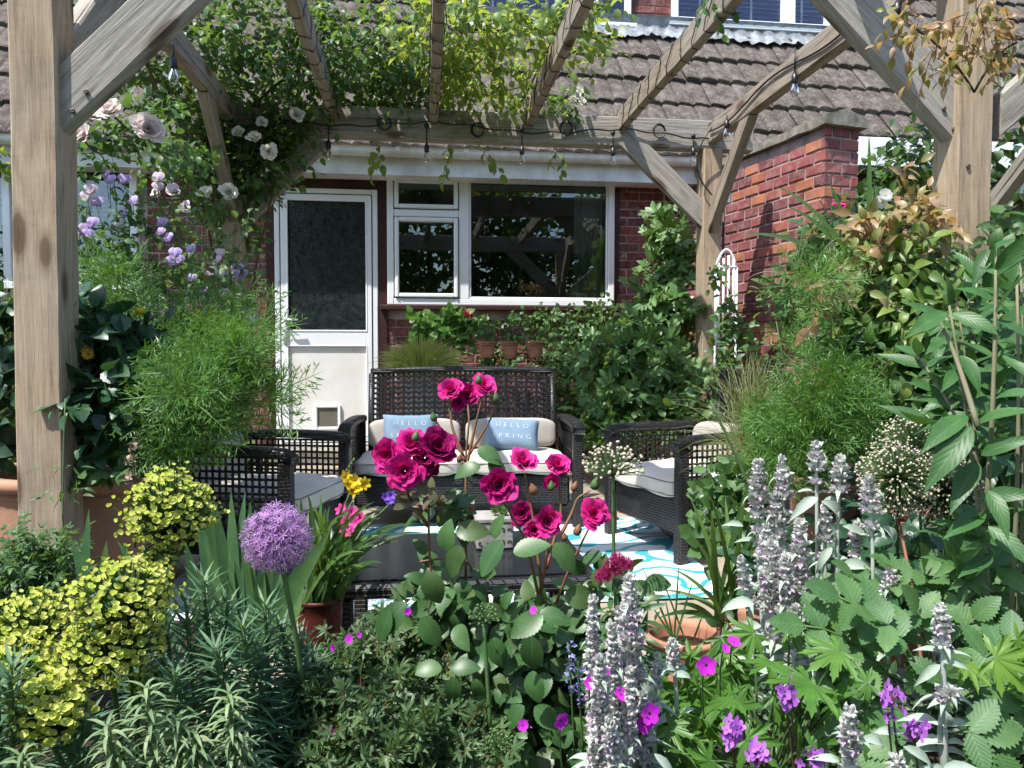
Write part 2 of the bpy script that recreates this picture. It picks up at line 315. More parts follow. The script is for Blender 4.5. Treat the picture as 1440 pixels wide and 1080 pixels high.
holes=[(dx0-.06-XL,wx0-XL,dz1-.02,ZE+1),(dx0-.06-XL,dx1+.06-XL,-1,dz1),(wx0-.08-XL,wx1+.04-XL,wz0-.06,ZE+1),(lx0-XL,lx1+.06-XL,lz0-.05,ZE+1)]
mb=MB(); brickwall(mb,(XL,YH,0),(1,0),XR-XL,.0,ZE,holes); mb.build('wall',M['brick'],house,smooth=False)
mb=MB()   # mortar backing with real openings
def panel(x0,x1,z0,z1,y=YH+.006,t=.12): bx(mb,(x0,y,z0),(x1,y+t,z1),.001)
panel(XL,lx0,0,ZE); panel(lx0,lx1+.0,0,lz0-.02); panel(lx1,dx0-.03,0,ZE-.001); panel(dx1+.03,wx0-.03,0,wz1); panel(wx0-.03,wx1+.0,0,wz0-.03); panel(wx1,XR,0,ZE); mb.build('mortar_joint',M['mortar'],house,smooth=False)
mb=MB()   # brown boards round door and window
bx(mb,(dx0-.07,YH-.02,0),(dx0-.003,YH+.1,dz1+.0)); bx(mb,(dx1+.003,YH-.02,0),(wx0-.003,YH+.1,ZE-.3)); 
bx(mb,(dx0-.1,YH-.02,dz1+.003),(dx1+.003-.003,YH+.1,ZE+.1)); bx(mb,(dx1+.0,YH-.018,ZE-.297),(wx0-.0,YH+.1,ZE+.1)); bx(mb,(wx0,YH-.02,wz1+.003),(wx1+.05,YH+.1,ZE+.1)); bx(mb,(wx1+.003,YH-.016,wz0),(wx1+.05,YH+.1,wz1+.002)); bx(mb,(lx0,YH-.02,lz1+.003),(lx1+.06,YH+.1,ZE+.1))
bx(mb,(wx0-.06,YH-.09,wz0-.045),(wx1+.07,YH+.1,wz0-.004),.006)
mb.build('timber_board',M['brown'],house,smooth=False)
# room behind
mb=MB(); bx(mb,(XL,YH+3,0),(XR,YH+3.1,2.7)); bx(mb,(XL,YH+.3,-.1),(XR,YH+3,-.02)); bx(mb,(XL,YH+.13,2.66),(XR,YH+3,2.72)); bx(mb,(XL-.1,YH+.13,0),(XL,YH+3,2.7)); bx(mb,(XR,YH+.13,0),(XR+.1,YH+3,2.7)); mb.build('room',M['dark'],house,smooth=False)
def frame_ring(mb,x0,x1,z0,z1,w,y0,y1,ch=.006,m=0):
    bx(mb,(x0,y0,z0),(x0+w,y1,z1),ch,m); bx(mb,(x1-w,y0,z0),(x1,y1,z1),ch,m); bx(mb,(x0+w-.001,y0+.002,z1-w),(x1-w+.001,y1,z1),ch,m); bx(mb,(x0+w-.001,y0+.002,z0),(x1-w+.001,y1,z0+w),ch,m)
# picture window
mb=MB(); frame_ring(mb,wx0,wx1,wz0,wz1,.055,YH-.045,YH+.03)
xm0,xm1=X_(645,300),X_(659,300); zt0,zt1=Z_(306,600),Z_(296,600)
bx(mb,(xm0,YH-.04,wz0+.054),(xm1,YH+.03,wz1-.054),.006); bx(mb,(wx0+.054,YH-.038,zt0),(xm0+.001,YH+.03,zt1),.006)
win=mb.build('window',M['upvc'],house,smooth=False,label='white picture window with two small panes beside a wide one')
q=MB(); n_=60; cx_=np.linspace(X_(812),wx1-.05,n_); cy_=YH+.16+.018*np.sin(np.arange(n_)*1.1); q.add([(x,y,z) for z in(wz0,wz1) for x,y in zip(cx_,cy_)],[(i,i+1,n_+i+1,n_+i) for i in range(n_-1)]); q.build('curtain',plain('grey_curtain',(.42,.44,.44),.9),win)
for a,b_,c,d in((wx0+.055,xm0,zt1,wz1-.055),(wx0+.055,xm0,wz0+.055,zt0)):
    q=MB(); frame_ring(q,a+.008,b_-.008,c+.008,d-.008,.035,YH-.06,YH-.005,.008); q.build('casement',M['upvc'],win,smooth=False)
    q=MB(); bx(q,(a+.035,YH+.005,c+.035),(b_-.035,YH+.009,d-.035),.0005); q.build('pane',M['glass'],win,smooth=False)
q=MB(); frame_ring(q,xm1-.001,wx1-.054,wz0+.054,wz1-.054,.02,YH-.03,YH-.008,.006); q.build('bead',M['upvc'],win,smooth=False)
q=MB(); bx(q,(xm1+.005,YH+.005,wz0+.06),(wx1-.06,YH+.009,wz1-.06),.0005); q.build('pane',M['glass'],win,smooth=False)
# left window + blind
mb=MB(); frame_ring(mb,lx0,lx1,lz0,lz1,.06,YH-.045,YH+.03); bx(mb,(X_(12)-.03,YH-.04,lz0+.05),(X_(12)+.03,YH+.03,lz1-.05),.005); w2=mb.build('window',M['upvc'],house,smooth=False,label='white window with slatted blind at the left end of the house')
q=MB(); bx(q,(lx0+.06,YH+.005,lz0+.06),(lx1-.06,YH+.009,lz1-.06),.0005); q.build('pane',M['glass'],w2,smooth=False)
q=MB()
zz=lz0+.02
while zz<lz1-.28: cbox(q,((lx0+lx1)/2,YH+.10,zz),(lx1-lx0-.16,.03,.004),.0005,Matrix.Rotation(R(30),3,'X')); zz+=.038
bx(q,(lx0+.08,YH+.08,lz1-.29),(lx1-.08,YH+.12,lz1-.26)); q.build('blind',M['blind'],w2,smooth=False)
# door
mb=MB(); frame_ring(mb,dx0,dx1,.12,dz1,.045,YH-.03,YH+.05); dr=mb.build('door',M['upvc'],house,smooth=False,label='white back door, patterned glass above and a cat flap below')
gx0,gx1=X_(404,350),X_(516,350); gz0,gz1=Z_(466,460),Z_(282,460); pz1=Z_(486,460)
mb=MB(); a0,a1=dx0+.05,dx1-.05
bx(mb,(a0,YH-.035,.15),(gx0,YH+.02,dz1-.05),.004); bx(mb,(gx1,YH-.035,.15),(a1,YH+.02,dz1-.05),.004); bx(mb,(gx0-.001,YH-.033,gz1),(gx1+.001,YH+.02,dz1-.05),.004); bx(mb,(gx0-.001,YH-.033,pz1),(gx1+.001,YH+.02,gz0),.004); bx(mb,(gx0-.001,YH-.033,.15),(gx1+.001,YH+.02,.2),.004)
frame_ring(mb,gx0-.004,gx1+.004,gz0-.004,gz1+.004,.014,YH-.039,YH-.02,.004)
mb.build('door_leaf',M['upvc'],dr,smooth=False)
mb=MB(); bx(mb,(gx0-.002,YH-.018,.19),(gx1+.002,YH+.0,pz1+.002),.001); mb.build('lower_panel',M['panel'],dr,smooth=False)
mb=MB(); frame_ring(mb,gx0-.004,gx1+.004,.196,pz1+.004,.012,YH-.0385,YH-.019,.004); mb.build('panel_bead',M['upvc'],dr,smooth=False)
mb=MB(); frame_ring(mb,gx0+.009,gx1-.009,gz0+.009,gz1-.009,.007,YH-.030,YH-.016,.002); frame_ring(mb,a0-.006,a1+.006,.145,dz1-.044,.006,YH-.0325,YH-.02,.001); mb.build('rubber_seal',M['black'],dr,smooth=False)
mb=MB(); bx(mb,(gx0,YH-.015,gz0),(gx1,YH-.011,gz1),.0005); mb.build('pane',M['obscure'],dr,smooth=False)
mb=MB(); c0,c1,c2,c3=X_(443,585),X_(480,585),Z_(604,460),Z_(569,460); frame_ring(mb,c0,c1,c2,c3,.025,YH-.04,YH-.016,.006); bx(mb,(c0+.02,YH-.026,c2+.02),(c1-.02,YH-.02,c3-.02),.001,1); mb.build('cat_flap',[M['upvc'],plain('cat_flap_door',(.16,.15,.12),.3)],dr,smooth=False)
mb=MB(); h0,h1=X_(399,455),X_(406,455); zc=Z_(450,400); bx(mb,(h0,YH-.05,Z_(481,400)),(h1,YH-.034,Z_(437,400)),.006); tube(mb,[((h0+h1)/2,YH-.045,zc),((h0+h1)/2,YH-.085,zc),((h0+h1)/2+.02,YH-.092,zc),(h1+.09,YH-.09,zc-.002)],.0085,8); mb.build('handle',M['upvc'],dr)
mb=MB(); bx(mb,(dx0-.1,YH-.35,0),(dx1+.1,YH+.02,.115),.008); mb.build('doorstep',M['coping'],house,smooth=False)
# gutter, fascia
EY=YH-.30; gz=atY(720,216,EY).z
mb=MB(); bx(mb,(XL,EY+.06,gz-.19),(XR,EY+.085,gz+.02),.002); bx(mb,(XL,EY+.085,gz-.185),(XR,YH-.025,gz-.17),.002); mb.build('fascia_board',M['gutter'],house,smooth=False)
mb=MB(); n=12
pr=[(EY-.0+.058*math.cos(t),gz-.058*abs(math.sin(t))**.9) for t in np.linspace(0,math.pi,n)]; pr=[(EY+.068,gz+.004)]+pr+[(EY-.068,gz+.004)]
V=[(x,y,z) for x in(XL,XR) for y,z in pr]; k=len(pr); mb.add(V,[(i,i+1,k+i+1,k+i) for i in range(k-1)]); gut=mb.build('gutter',M['gutter'],house)
mb=MB()
for px in(165,560,655,900,1010,330):
    x=atY(px,216,EY).x; pr2=[(EY+.064*math.cos(t),gz-.064*math.sin(t)) for t in np.linspace(-.1,math.pi+.1,n)]
    mb=MB(); V=[(xx,y,z) for xx in(x-.02,x+.02) for y,z in pr2]; k=len(pr2); mb.add(V,[(i,i+1,k+i+1,k+i) for i in range(k-1)]); mb.build('gutter_bracket',M['gutter'],house)
# roof: individual interlocking tiles
TH=R(52); GA=.375; cy,sy=math.cos(TH),math.sin(TH); RY,RZ=EY+.02,gz+.015
prof=[]
for k in range(2):
    for u_,h_ in((0,.0),(.05,.014),(.15,.020),(.36,.019),(.60,.012),(.82,.006),(.93,-.003)): prof.append(((k+u_)*.15,h_))
prof.append((.299,-.003))
pa=np.array(prof); k=len(pa); mb=MB()
nc=12
for r in range(nc):
    s0=r*GA; x=XL-(r%2)*.15
    while x<XR:
        j=rng.normal(0,.004,3); V=[]
        lift=.040+j[0]*1.3
        for s,up in((s0-.004,lift-.036),(s0-.004+j[1],lift),(s0+.008,lift+.004),(s0+GA+.06,.002)):
            V.append(np.stack([x+pa[:,0],RY+cy*s-sy*(pa[:,1]*(1 if up>.003 else .6)+up)+0*pa[:,0],RZ+sy*s+cy*(pa[:,1]+up)],1))
        V=np.concatenate(V); mb.add(V,[(i*k+q,i*k+q+1,(i+1)*k+q+1,(i+1)*k+q) for i in range(3) for q in range(k-1)])
        x+=.30+.001
roof=mb.build('roof',M['tile'],house,smooth=False)
mb=MB(); L=nc*GA; o=.02; mb.add([(XL,RY+sy*o,RZ-cy*o),(XR,RY+sy*o,RZ-cy*o),(XR,RY+sy*o+cy*L,RZ-cy*o+sy*L),(XL,RY+sy*o+cy*L,RZ-cy*o+sy*L)],[(0,1,2,3)]); mb.build('roof_felt',M['black'],house)
# dormer
sd=2.0; DY=RY+cy*sd; DZ=RZ+sy*sd
xd=lambda px,py=20:atY(px,py,DY).x
zd=lambda py,px=1000:atY(px,py,DY).z
DX0,DX1=xd(640),xd(1182)
mb=MB(); bx(mb,(DX0,DY+.02,DZ-.4),(DX1,DY+2.3,DZ+1.7),.003); dm=mb.build('dormer',plain('brown_dormer_boarding',(.12,.05,.04),.7,.3,c2=(.07,.035,.03),nscale=4),house,smooth=False)
mb=MB()
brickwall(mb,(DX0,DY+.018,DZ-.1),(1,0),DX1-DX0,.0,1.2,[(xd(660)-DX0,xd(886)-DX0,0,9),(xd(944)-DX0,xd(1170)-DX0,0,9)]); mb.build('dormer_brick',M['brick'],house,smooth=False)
for (a,b_,zb,tx) in((690,886,32,'white upstairs window with blue blind, left of the pair'),(944,1166,40,'white upstairs window with blue blind, right of the pair')):
    x0,x1=xd(a if a!=690 else 650),xd(b_); z0=zd(zb,(a+b_)/2); mb=MB(); frame_ring(mb,x0,x1,z0,z0+1.1,.06,DY-.05,DY+.02); bx(mb,(x0-.05,DY-.09,z0-.04),(x1+.05,DY+.02,z0-.001),.004)
    xm=[xd(1100),xd(1113)] if a>900 else [xd(826),xd(838)]
    bx(mb,(xm[0]-.02,DY-.045,z0+.05),(xm[1]+.02,DY+.02,z0+1.05)); w3=mb.build('upper_window',M['upvc'],dm,smooth=False,label=tx)
    q=MB(); bx(q,(x0+.05,DY+.0,z0+.05),(x1-.05,DY+.004,z0+1.05),.0005); q.build('pane',glass('upstairs_glass',1.35,(.9,.9,.95)),w3,smooth=False)
    q=MB(); bx(q,(x0+.06,DY+.016,z0+.06),(x1-.06,DY+.019,z0+1.05),.0005); 
    zz=z0+.07
    while zz<z0+1: bx(q,(x0+.06,DY+.004,zz),(x1-.06,DY+.014,zz+.006),.001,1); zz+=.045
    for xx in np.linspace(x0+.3,x1-.3,3): bx(q,(xx-.012,DY+.003,z0+.06),(xx+.012,DY+.013,z0+1.04),.001,1)
    q.build('blind',[plain('navy_blind',(.09,.13,.26),.7),M['blind']],w3,smooth=False)
mb=MB(); n=150; xs=np.linspace(DX0-.1,DX1+.1,n); V=[]
for jy,(s,up) in enumerate(((sd+.03,.16),(sd+.0,.075),(sd-.10,.062),(sd-.19,.058))):
    wv=.018*np.abs(np.sin(xs/.15*math.pi))+rng.normal(0,.006,n); ss=s+(wv*0 if jy<3 else rng.normal(0,.012,n)+.02*np.sin(xs*9))
    V.append(np.stack([xs,RY+cy*ss-sy*(up+(wv if jy>0 else 0)),RZ+sy*ss+cy*(up+(wv if jy>0 else 0))],1))
V=np.concatenate(V); mb.add(V,[(i*n+q,i*n+q+1,(i+1)*n+q+1,(i+1)*n+q) for i in range(3) for q in range(n-1)]); mb.build('flashing',M['lead'],house)
# white fascia of the side extension, right of the pier
a=atY(1212,192,5.6); b_=atY(1322,236,5.6)
po=thing('side_porch','white boxed fascia of the flat porch beyond the brick wall pier','porch',(a.x,5.6,0))
mb=MB(); bx(mb,(a.x-.1,5.6,b_.z),(a.x+1.6,5.63,a.z),.004); bx(mb,(a.x-.1,5.63,b_.z+.01),(a.x+1.6,YH-.36,a.z-.01),.004); mb.build('fascia_board',M['upvc'],po,smooth=False)
mb=MB(); bx(mb,(a.x,5.9,0),(a.x+1.6,6.0,b_.z+.02)); mb.build('wall',M['brown'],po,smooth=False)
# inside the window: plants on the sill
def lea(n): return n
# ================================================================ RIGHT BRICK WALL
nr=atY(1158,300,4.70); near=np.array([nr.x,4.70]); far=np.array([2.33,6.36]); d=far-near; Lw=np.linalg.norm(d); d/=Lw
ZW=atY(1160,152,4.70).z-.115
bw=thing('brick_wall','projecting red garden wall with sloping concrete coping and a square end pier','wall',(near[0],near[1],0))
ztop=lambda s:2.36
mb=MB(); brickwall(mb,(far[0],far[1],0),(-d[0],-d[1]),Lw,0,ZW-.005,bw=.155,bh=.068,g=.013); 
nrm=np.array([-d[1],d[0]]) # left-ish normal
e1=near+(-nrm)*.29; brickwall(mb,(near[0],near[1],0),(-nrm[0],-nrm[1]),.29,0,ZW-.003,bw=.138,bh=.068,g=.013); mb.build('bricks',M['brick2'],bw,smooth=False)
mb=MB(); V=[]
q=.008
pts=[near+nrm*(-q)+d*q,near-nrm*(.29-q)+d*q,far-nrm*.29,far-nrm*q]
mb.add([(p[0],p[1],z) for z in(0,ZW-.008) for p in pts],[(0,1,5,4),(1,2,6,5),(2,3,7,6),(3,0,4,7),(4,5,6,7)]); mb.build('mortar_joint',M['mortar'],bw,smooth=False)
mb=MB()
sec=[(.035,0),(.04,.055),(-.145,.115),(-.33,.055),(-.325,0)]
K=[]; 
for s in np.linspace(-.04,Lw,14):
    jz=rng.normal(0,.003)
    for o_,z in sec: p=near+d*s+nrm*o_; K.append((p[0],p[1],ZW+z+jz))
k=len(sec); mb.add(K,[(i*k+j,i*k+(j+1)%k,(i+1)*k+(j+1)%k,(i+1)*k+j) for i in range(13) for j in range(k)]+[tuple(range(k))[::-1]]); mb.build('coping',M['coping'],bw,smooth=False)
# white iron garden trellis leaning beyond the post
tr=thing('iron_trellis','white metal garden trellis against the brick wall beside the back right post','trellis',tuple(atY(1020,465,4.93))[:2]+(0,))
mb=MB(); c=atY(1021,400,4.93); 
for i in range(4): x_=c.x-.055+i*.036; tube(mb,[(x_,4.93,c.z-.42),(x_,4.93,c.z+.20-.02*abs(i-2)**1.5)],.009,6)
for z in (c.z-.40,c.z-.15,c.z+.12): tube(mb,[(c.x-.075,4.925,z),(c.x+.075,4.925,z)],.007,6)
tube(mb,[(c.x-.075,4.93,.0),(c.x-.075,4.93,c.z+.12)],.009,6); tube(mb,[(c.x+.075,4.93,.0),(c.x+.075,4.93,c.z+.12)],.009,6)
tube(mb,bez((c.x-.075,4.93,c.z+.12),(c.x,4.93,c.z+.36),(c.x+.075,4.93,c.z+.12),10),.009,6); mb.build('frame',M['upvc'],tr)
# ================================================================ PERGOLA
PXL,PXR=-1.213,2.04; PYF,PYB=2.5,5.10; PW=.135
perg=thing('pergola','open timber pergola of square posts, braces and rafters over the patio','pergola',(0,PYF,0))
def beam(name,p0,p1,w,h,mat,up=(0,0,1),label=None,ch=.006,cut=False):
    p0=Vector(p0);p1=Vector(p1); L=(p1-p0).length; x=(p1-p0).normalized(); u=Vector(up); y=u.cross(x).normalized(); z=x.cross(y)
    mb=MB(); ns=max(2,int(L/.12)); V=[]; 
    prof=[(-w/2+ch,-h/2),(w/2-ch,-h/2),(w/2,-h/2+ch),(w/2,h/2-ch),(w/2-ch,h/2),(-w/2+ch,h/2),(-w/2,h/2-ch),(-w/2,-h/2+ch)]
    ph=random.random()*9
    for i in range(ns+1):
        t=i/ns; wob=.0025*math.sin(t*L*3+ph); 
        for a,b_ in prof: V.append((t*L+((b_*math.tan(math.asin(x.z))*(1-t)) if cut else 0),a+wob+rng.normal(0,.0006),b_+wob*.7+rng.normal(0,.0006)))
    Fs=[(i*8+j,i*8+(j+1)%8,(i+1)*8+(j+1)%8,(i+1)*8+j) for i in range(ns) for j in range(8)]+[tuple(range(8))[::-1],tuple(ns*8+j for j in range(8))]
    mb.add(V,Fs); o=mb.build(name,M[mat],None,smooth=False); o.parent=perg
    o.matrix_basis=Matrix.Translation(p0-perg.location)@Matrix((x,y,z)).transposed().to_4x4()
    if label:o['label']=label
    return o
BZ0,BZ1=2.33,2.53
PFL,PFR=-1.168,1.955
for X,Y in((PFL,PYF),(PFR,PYF),(PXL,PYB),(PXR,PYB)): beam('post',(X,Y,0),(X,Y,BZ0+ (.0 if Y==PYF else 0)),PW,PW,'post',up=(0,1,0))
beam('beam',(PXL-.35,PYB,(BZ0+BZ1)/2),(PXR+.3,PYB,(BZ0+BZ1)/2),.05+.05,BZ1-BZ0,'brace',label='weathered back beam carrying the string lights')
beam('beam',(PXL-.35,PYF,(BZ0+BZ1)/2),(PXR+1.5,PYF,(BZ0+BZ1)/2),.1,BZ1-BZ0,'brace')
for X in(PXL,PXR): beam('side_beam',(X,PYF+.052,2.44),(X,PYB-.052,2.44),.07,.14,'rafter')
RX=[PXL+(PXR-PXL)*i/5 for i in(1,2,3,4)]
for X in RX: beam('rafter',(X,PYF-.3,2.505),(X,PYB+.03,2.505),.055,.135,'rafter')
# braces: front pair lie just in front of the posts' centre plane
def brace(p,q,mat='brace',w=.06,h=.125,up=(0,0,1)):
    beam('brace',p,q,w,h,mat,up=up,cut=True)
# front left: from post (85..,165) up right
yb=PYF-.005
pL=atY(86,147,yb); qL=atY(262,-20,yb); dl=(qL-pL).normalized(); brace(pL,pL+dl*1.0,'brace',.065,.145)
pR=atY(1349,175,yb); qR=atY(1168,-24,yb); dr_=(qR-pR).normalized(); brace(pR,pR+dr_*1.1,'brace',.065,.165)
# side braces on front posts and back posts
brace((PFL,PYF+PW/2-.0,1.76),(PFL,PYF+.64,2.38),'brace',.06,.12,up=(0,0,1))
brace((PFR,PYF+PW/2-.0,1.76),(PFR,PYF+.64,2.38),'brace',.06,.12,up=(0,0,1))
brace((PXR,PYB-PW/2+.02,1.80),(PXR,PYB-.66,2.40),'rafter',.06,.11,up=(0,0,1))
brace((PXL,PYB-PW/2+.02,1.80),(PXL,PYB-.66,2.40),'rafter',.06,.11,up=(0,0,1))
# back braces in the back plane
yb=PYB-.02
a=atY(985,300,yb); b_=atY(875,190,yb); brace(a+(a-b_).normalized()*.05,b_,'brace',.055,.15)
a=atY(345,300,yb); b_=atY(450,195,yb); brace(a+(a-b_).normalized()*.05,b_,'brace',.055,.15)
# second bay to the right
brace((PXR+PW/2-.02,PYF,1.75),(PXR+.75,PYF,2.36),'brace',.06,.12)
beam('beam',W(1398,152,3.4),W(1520,118,3.0),.06,.09,'brace',label='timber rail of the next bay at the right edge')
brace(W(1400,285,3.3),W(1480,180,3.0),'brace',.05,.08)
mb=MB(); c=atY(1016,277,PYB-.05); bx(mb,(c.x-.03,PYB-.10,c.z-.055),(c.x+.045,PYB-.03,c.z+.055),.008); mb.build('switch_box',plain('grey_switch_box',(.35,.38,.4),.5),perg,smooth=False)
mb=MB(); cc=[(c.x,PYB-.07,c.z-.055),(c.x+.005,PYB-.06,1.4),(c.x-.005,PYB-.06,.6),(c.x,PYB-.06,.1)]; tube(mb,cc,.009,6); mb.build('power_cable',M['black'],perg)
# ================================================================ STRING LIGHTS
sl_=thing('string_lights','black cable of clear bulbs hung along the back beam','string lights',(0,PYB,BZ0),group='strings of festoon bulbs on the pergola')
yf=PYB-.06
bp=[(462,205),(600,210),(734,213),(862,215),(975,215)]
def bulb(par,P,k=1.0):
    x,y,z=P; mb=MB(); lathe(mb,[(0,.012),(.009,.01),(.011,.0),(.0165,-.004),(.0165,-.045),(.013,-.05),(0,-.05)],P,14); o=mb.build('bulb_socket',M['black'],par)
    mb=MB(); lathe(mb,[(.012,-.05),(.013,-.058),(.021,-.075),(.0235,-.092),(.019,-.108),(.009,-.117),(0,-.119)],P,16); mb.build('bulb',M['bulb'],o)
    mb=MB(); tube(mb,[(x,y,z-.055),(x+.003,y,z-.09),(x-.003,y,z-.09),(x,y,z-.055)],.0012,4); mb.build('filament',M['chrome'],o)
pts=[]
xs=np.linspace(PXL+.3,PXR+.05,46)
for i,x in enumerate(xs): pts.append((x,yf-.008,BZ0+.085+.022*math.sin(x*4.9+1)+.008*math.sin(x*23)))
mb=MB(); tube(mb,pts,.0055,6); mb.build('cable',M['black'],sl_)
for px,py in bp:
    P=atY(px,py-6,yf-.012); z=P.z; mb=MB(); tube(mb,[(P.x,yf-.01,BZ0+.08),(P.x,yf-.012,P.z+.01)],.0045,5); cbox(mb,(P.x,yf-.01,BZ0+.08),(.03,.02,.03),.006); mb.build('drop_cable',M['black'],sl_); bulb(sl_,(P.x,yf-.012,P.z))
for px,py in((541,173),(672,182),(797,181),(927,185)):
    P=atY(px,py,yf-.012); mb=MB()
    for r_ in(.038,.044,.041): th=np.linspace(0,6.283,25); a_=rng.normal(0,.003,2); tube(mb,[(P.x+r_*math.cos(t)+a_[0],P.y-abs(a_[1]),P.z+r_*1.1*math.sin(t)+a_[1]) for t in th],.0035,5)
    mb.build('coiled_cable',M['black'],sl_)
sr=thing('string_lights','black cable of clear bulbs hung along the right side beam','string lights',(PXR,4,2.4),group='strings of festoon bulbs on the pergola')
ys=np.linspace(PYB-.1,PYF+.5,26); mb=MB(); tube(mb,[(PXR-.045,y,2.44+.03*math.sin(y*5)) for y in ys],.0055,6)
tube(mb,bez((PXR-.045,PYB-.15,2.45),(PXR-.25,PYB-.12,2.2),(PXR-.02,PYB-.1,2.0)),.005,6); mb.build('cable',M['black'],sr)
for px,py,hang in((1022,170,.0),(1118,78,.10),(1262,5,.0)):
    r_=ray(px,py); X0=PXR-.055; P=CAM+r_*(X0/r_.x) ; P.x=X0; mb=MB(); tube(mb,[(X0,P.y,P.z+.04),(X0,P.y,P.z-hang)],.005,5); mb.build('drop_cable',M['black'],sr); bulb(sr,(X0,P.y,P.z-hang))
P=W(244,82,3.4); s3=thing('string_lights','single clear bulb hanging beside the left side beam','string lights',tuple(P)); mb=MB(); tube(mb,[tuple(P+Vector((0,0,.06))),tuple(P)],.005,5); mb.build('cable',M['black'],s3); bulb(s3,tuple(P))
for bx_,by_,bz_,ax in ((pL.x+.09,PYF-.042,pL.z+.03,1),(pL.x+.05,PYF-.042,pL.z-.03,1),(pR.x-.09,PYF-.042,pR.z+.04,1),(pR.x-.05,PYF-.042,pR.z-.03,1),(PFL,PYF-.07,2.25,1),(PFR-.03,PYF-.07,1.55,1),(PXR-.02,PYB-.07,1.5,1)):
    mb=MB(); lathe(mb,[(0,0),(.008,0),(.008,.004),(.004,.005),(0,.003)],(0,0,0),10,M=[[1,0,0],[0,0,-1],[0,1,0]]); o_=mb.build('screw_head',plain('rusty_screw',(.10,.06,.04),.6),None); o_.parent=perg; o_.location=Vector((bx_,by_,bz_))-perg.location
for i,X in enumerate(RX):
    mb=MB(); L=PYB-PYF+.2; n=260; pts=[]
    for k_ in range(n):
        t=k_/(n-1); a_=t*2*math.pi*15+i; y=PYF-.2+t*L; cxx,czz=math.cos(a_),math.sin(a_); m_=max(abs(cxx)/.034,abs(czz)/.074); pts.append((X+cxx/m_+rng.normal(0,.001),y+.02*math.sin(a_*1.7),2.505+czz/m_+rng.normal(0,.001)))
    tube(mb,pts,.0027,4)
    for k_ in range(8,n,6): p=np.array(pts[k_]); q=p+rng.normal(0,.014,3); q[0]+=np.sign(p[0]-X)*.01; tube(mb,[p,q],.0022,4)
    fl=mb.build('fairy_lights',M['black']); tag(fl,['dark fairy light wire wound round the leftmost rafter','dark fairy light wire wound round the second rafter from the left','dark fairy light wire wound round the third rafter from the left','dark fairy light wire wound round the rafter nearest the right post'][i],'fairy lights','fairy light wires on the rafters')
# ================================================================ FURNITURE
def lattice(mb,x0,x1,z0,z1,y,px,pz,wv=.010,top=None,axis='x'):
    """woven open lattice in the plane y (local), strips weave over and under"""
    nx=int(round((x1-x0)/px)); nz=int(round((z1-z0)/pz)); top=top or (lambda x:z1)
    for i in range(nx+1):
        x=x0+(x1-x0)*i/nx; zt=top(x); K=[]; 
        for k in range(nz*2+1):
            z=z0+(zt-z0)*k/(nz*2); K.append((x,y+.003*math.cos(k*math.pi/1+i*math.pi)*(1 if k%2==0 else 0),z))
        V=[];m_=len(K)
        for (a,b_,c) in K: V+=[(a-wv/2,b_-.0018,c),(a+wv/2,b_-.0018,c),(a+wv/2,b_+.0018,c),(a-wv/2,b_+.0018,c)]
        mb.add(V,[(j*4+q,j*4+(q+1)%4,(j+1)*4+(q+1)%4,(j+1)*4+q) for j in range(m_-1) for q in range(4)])
    for k in range(nz+1):
        V=[]; 
        for i in range(nx*1+1):
            x=x0+(x1-x0)*i/nx; z=z0+(top(x)-z0)*k/nz; yy=y-.003*math.cos(i*math.pi+k*2*math.pi)
            V+=[(x,yy-.0018,z-wv/2),(x,yy+.0018,z-wv/2),(x,yy+.0018,z+wv/2),(x,yy-.0018,z+wv/2)]
        mb.add(V,[(j*4+q,j*4+(q+1)%4,(j+1)*4+(q+1)%4,(j+1)*4+q) for j in range(nx) for q in range(4)])
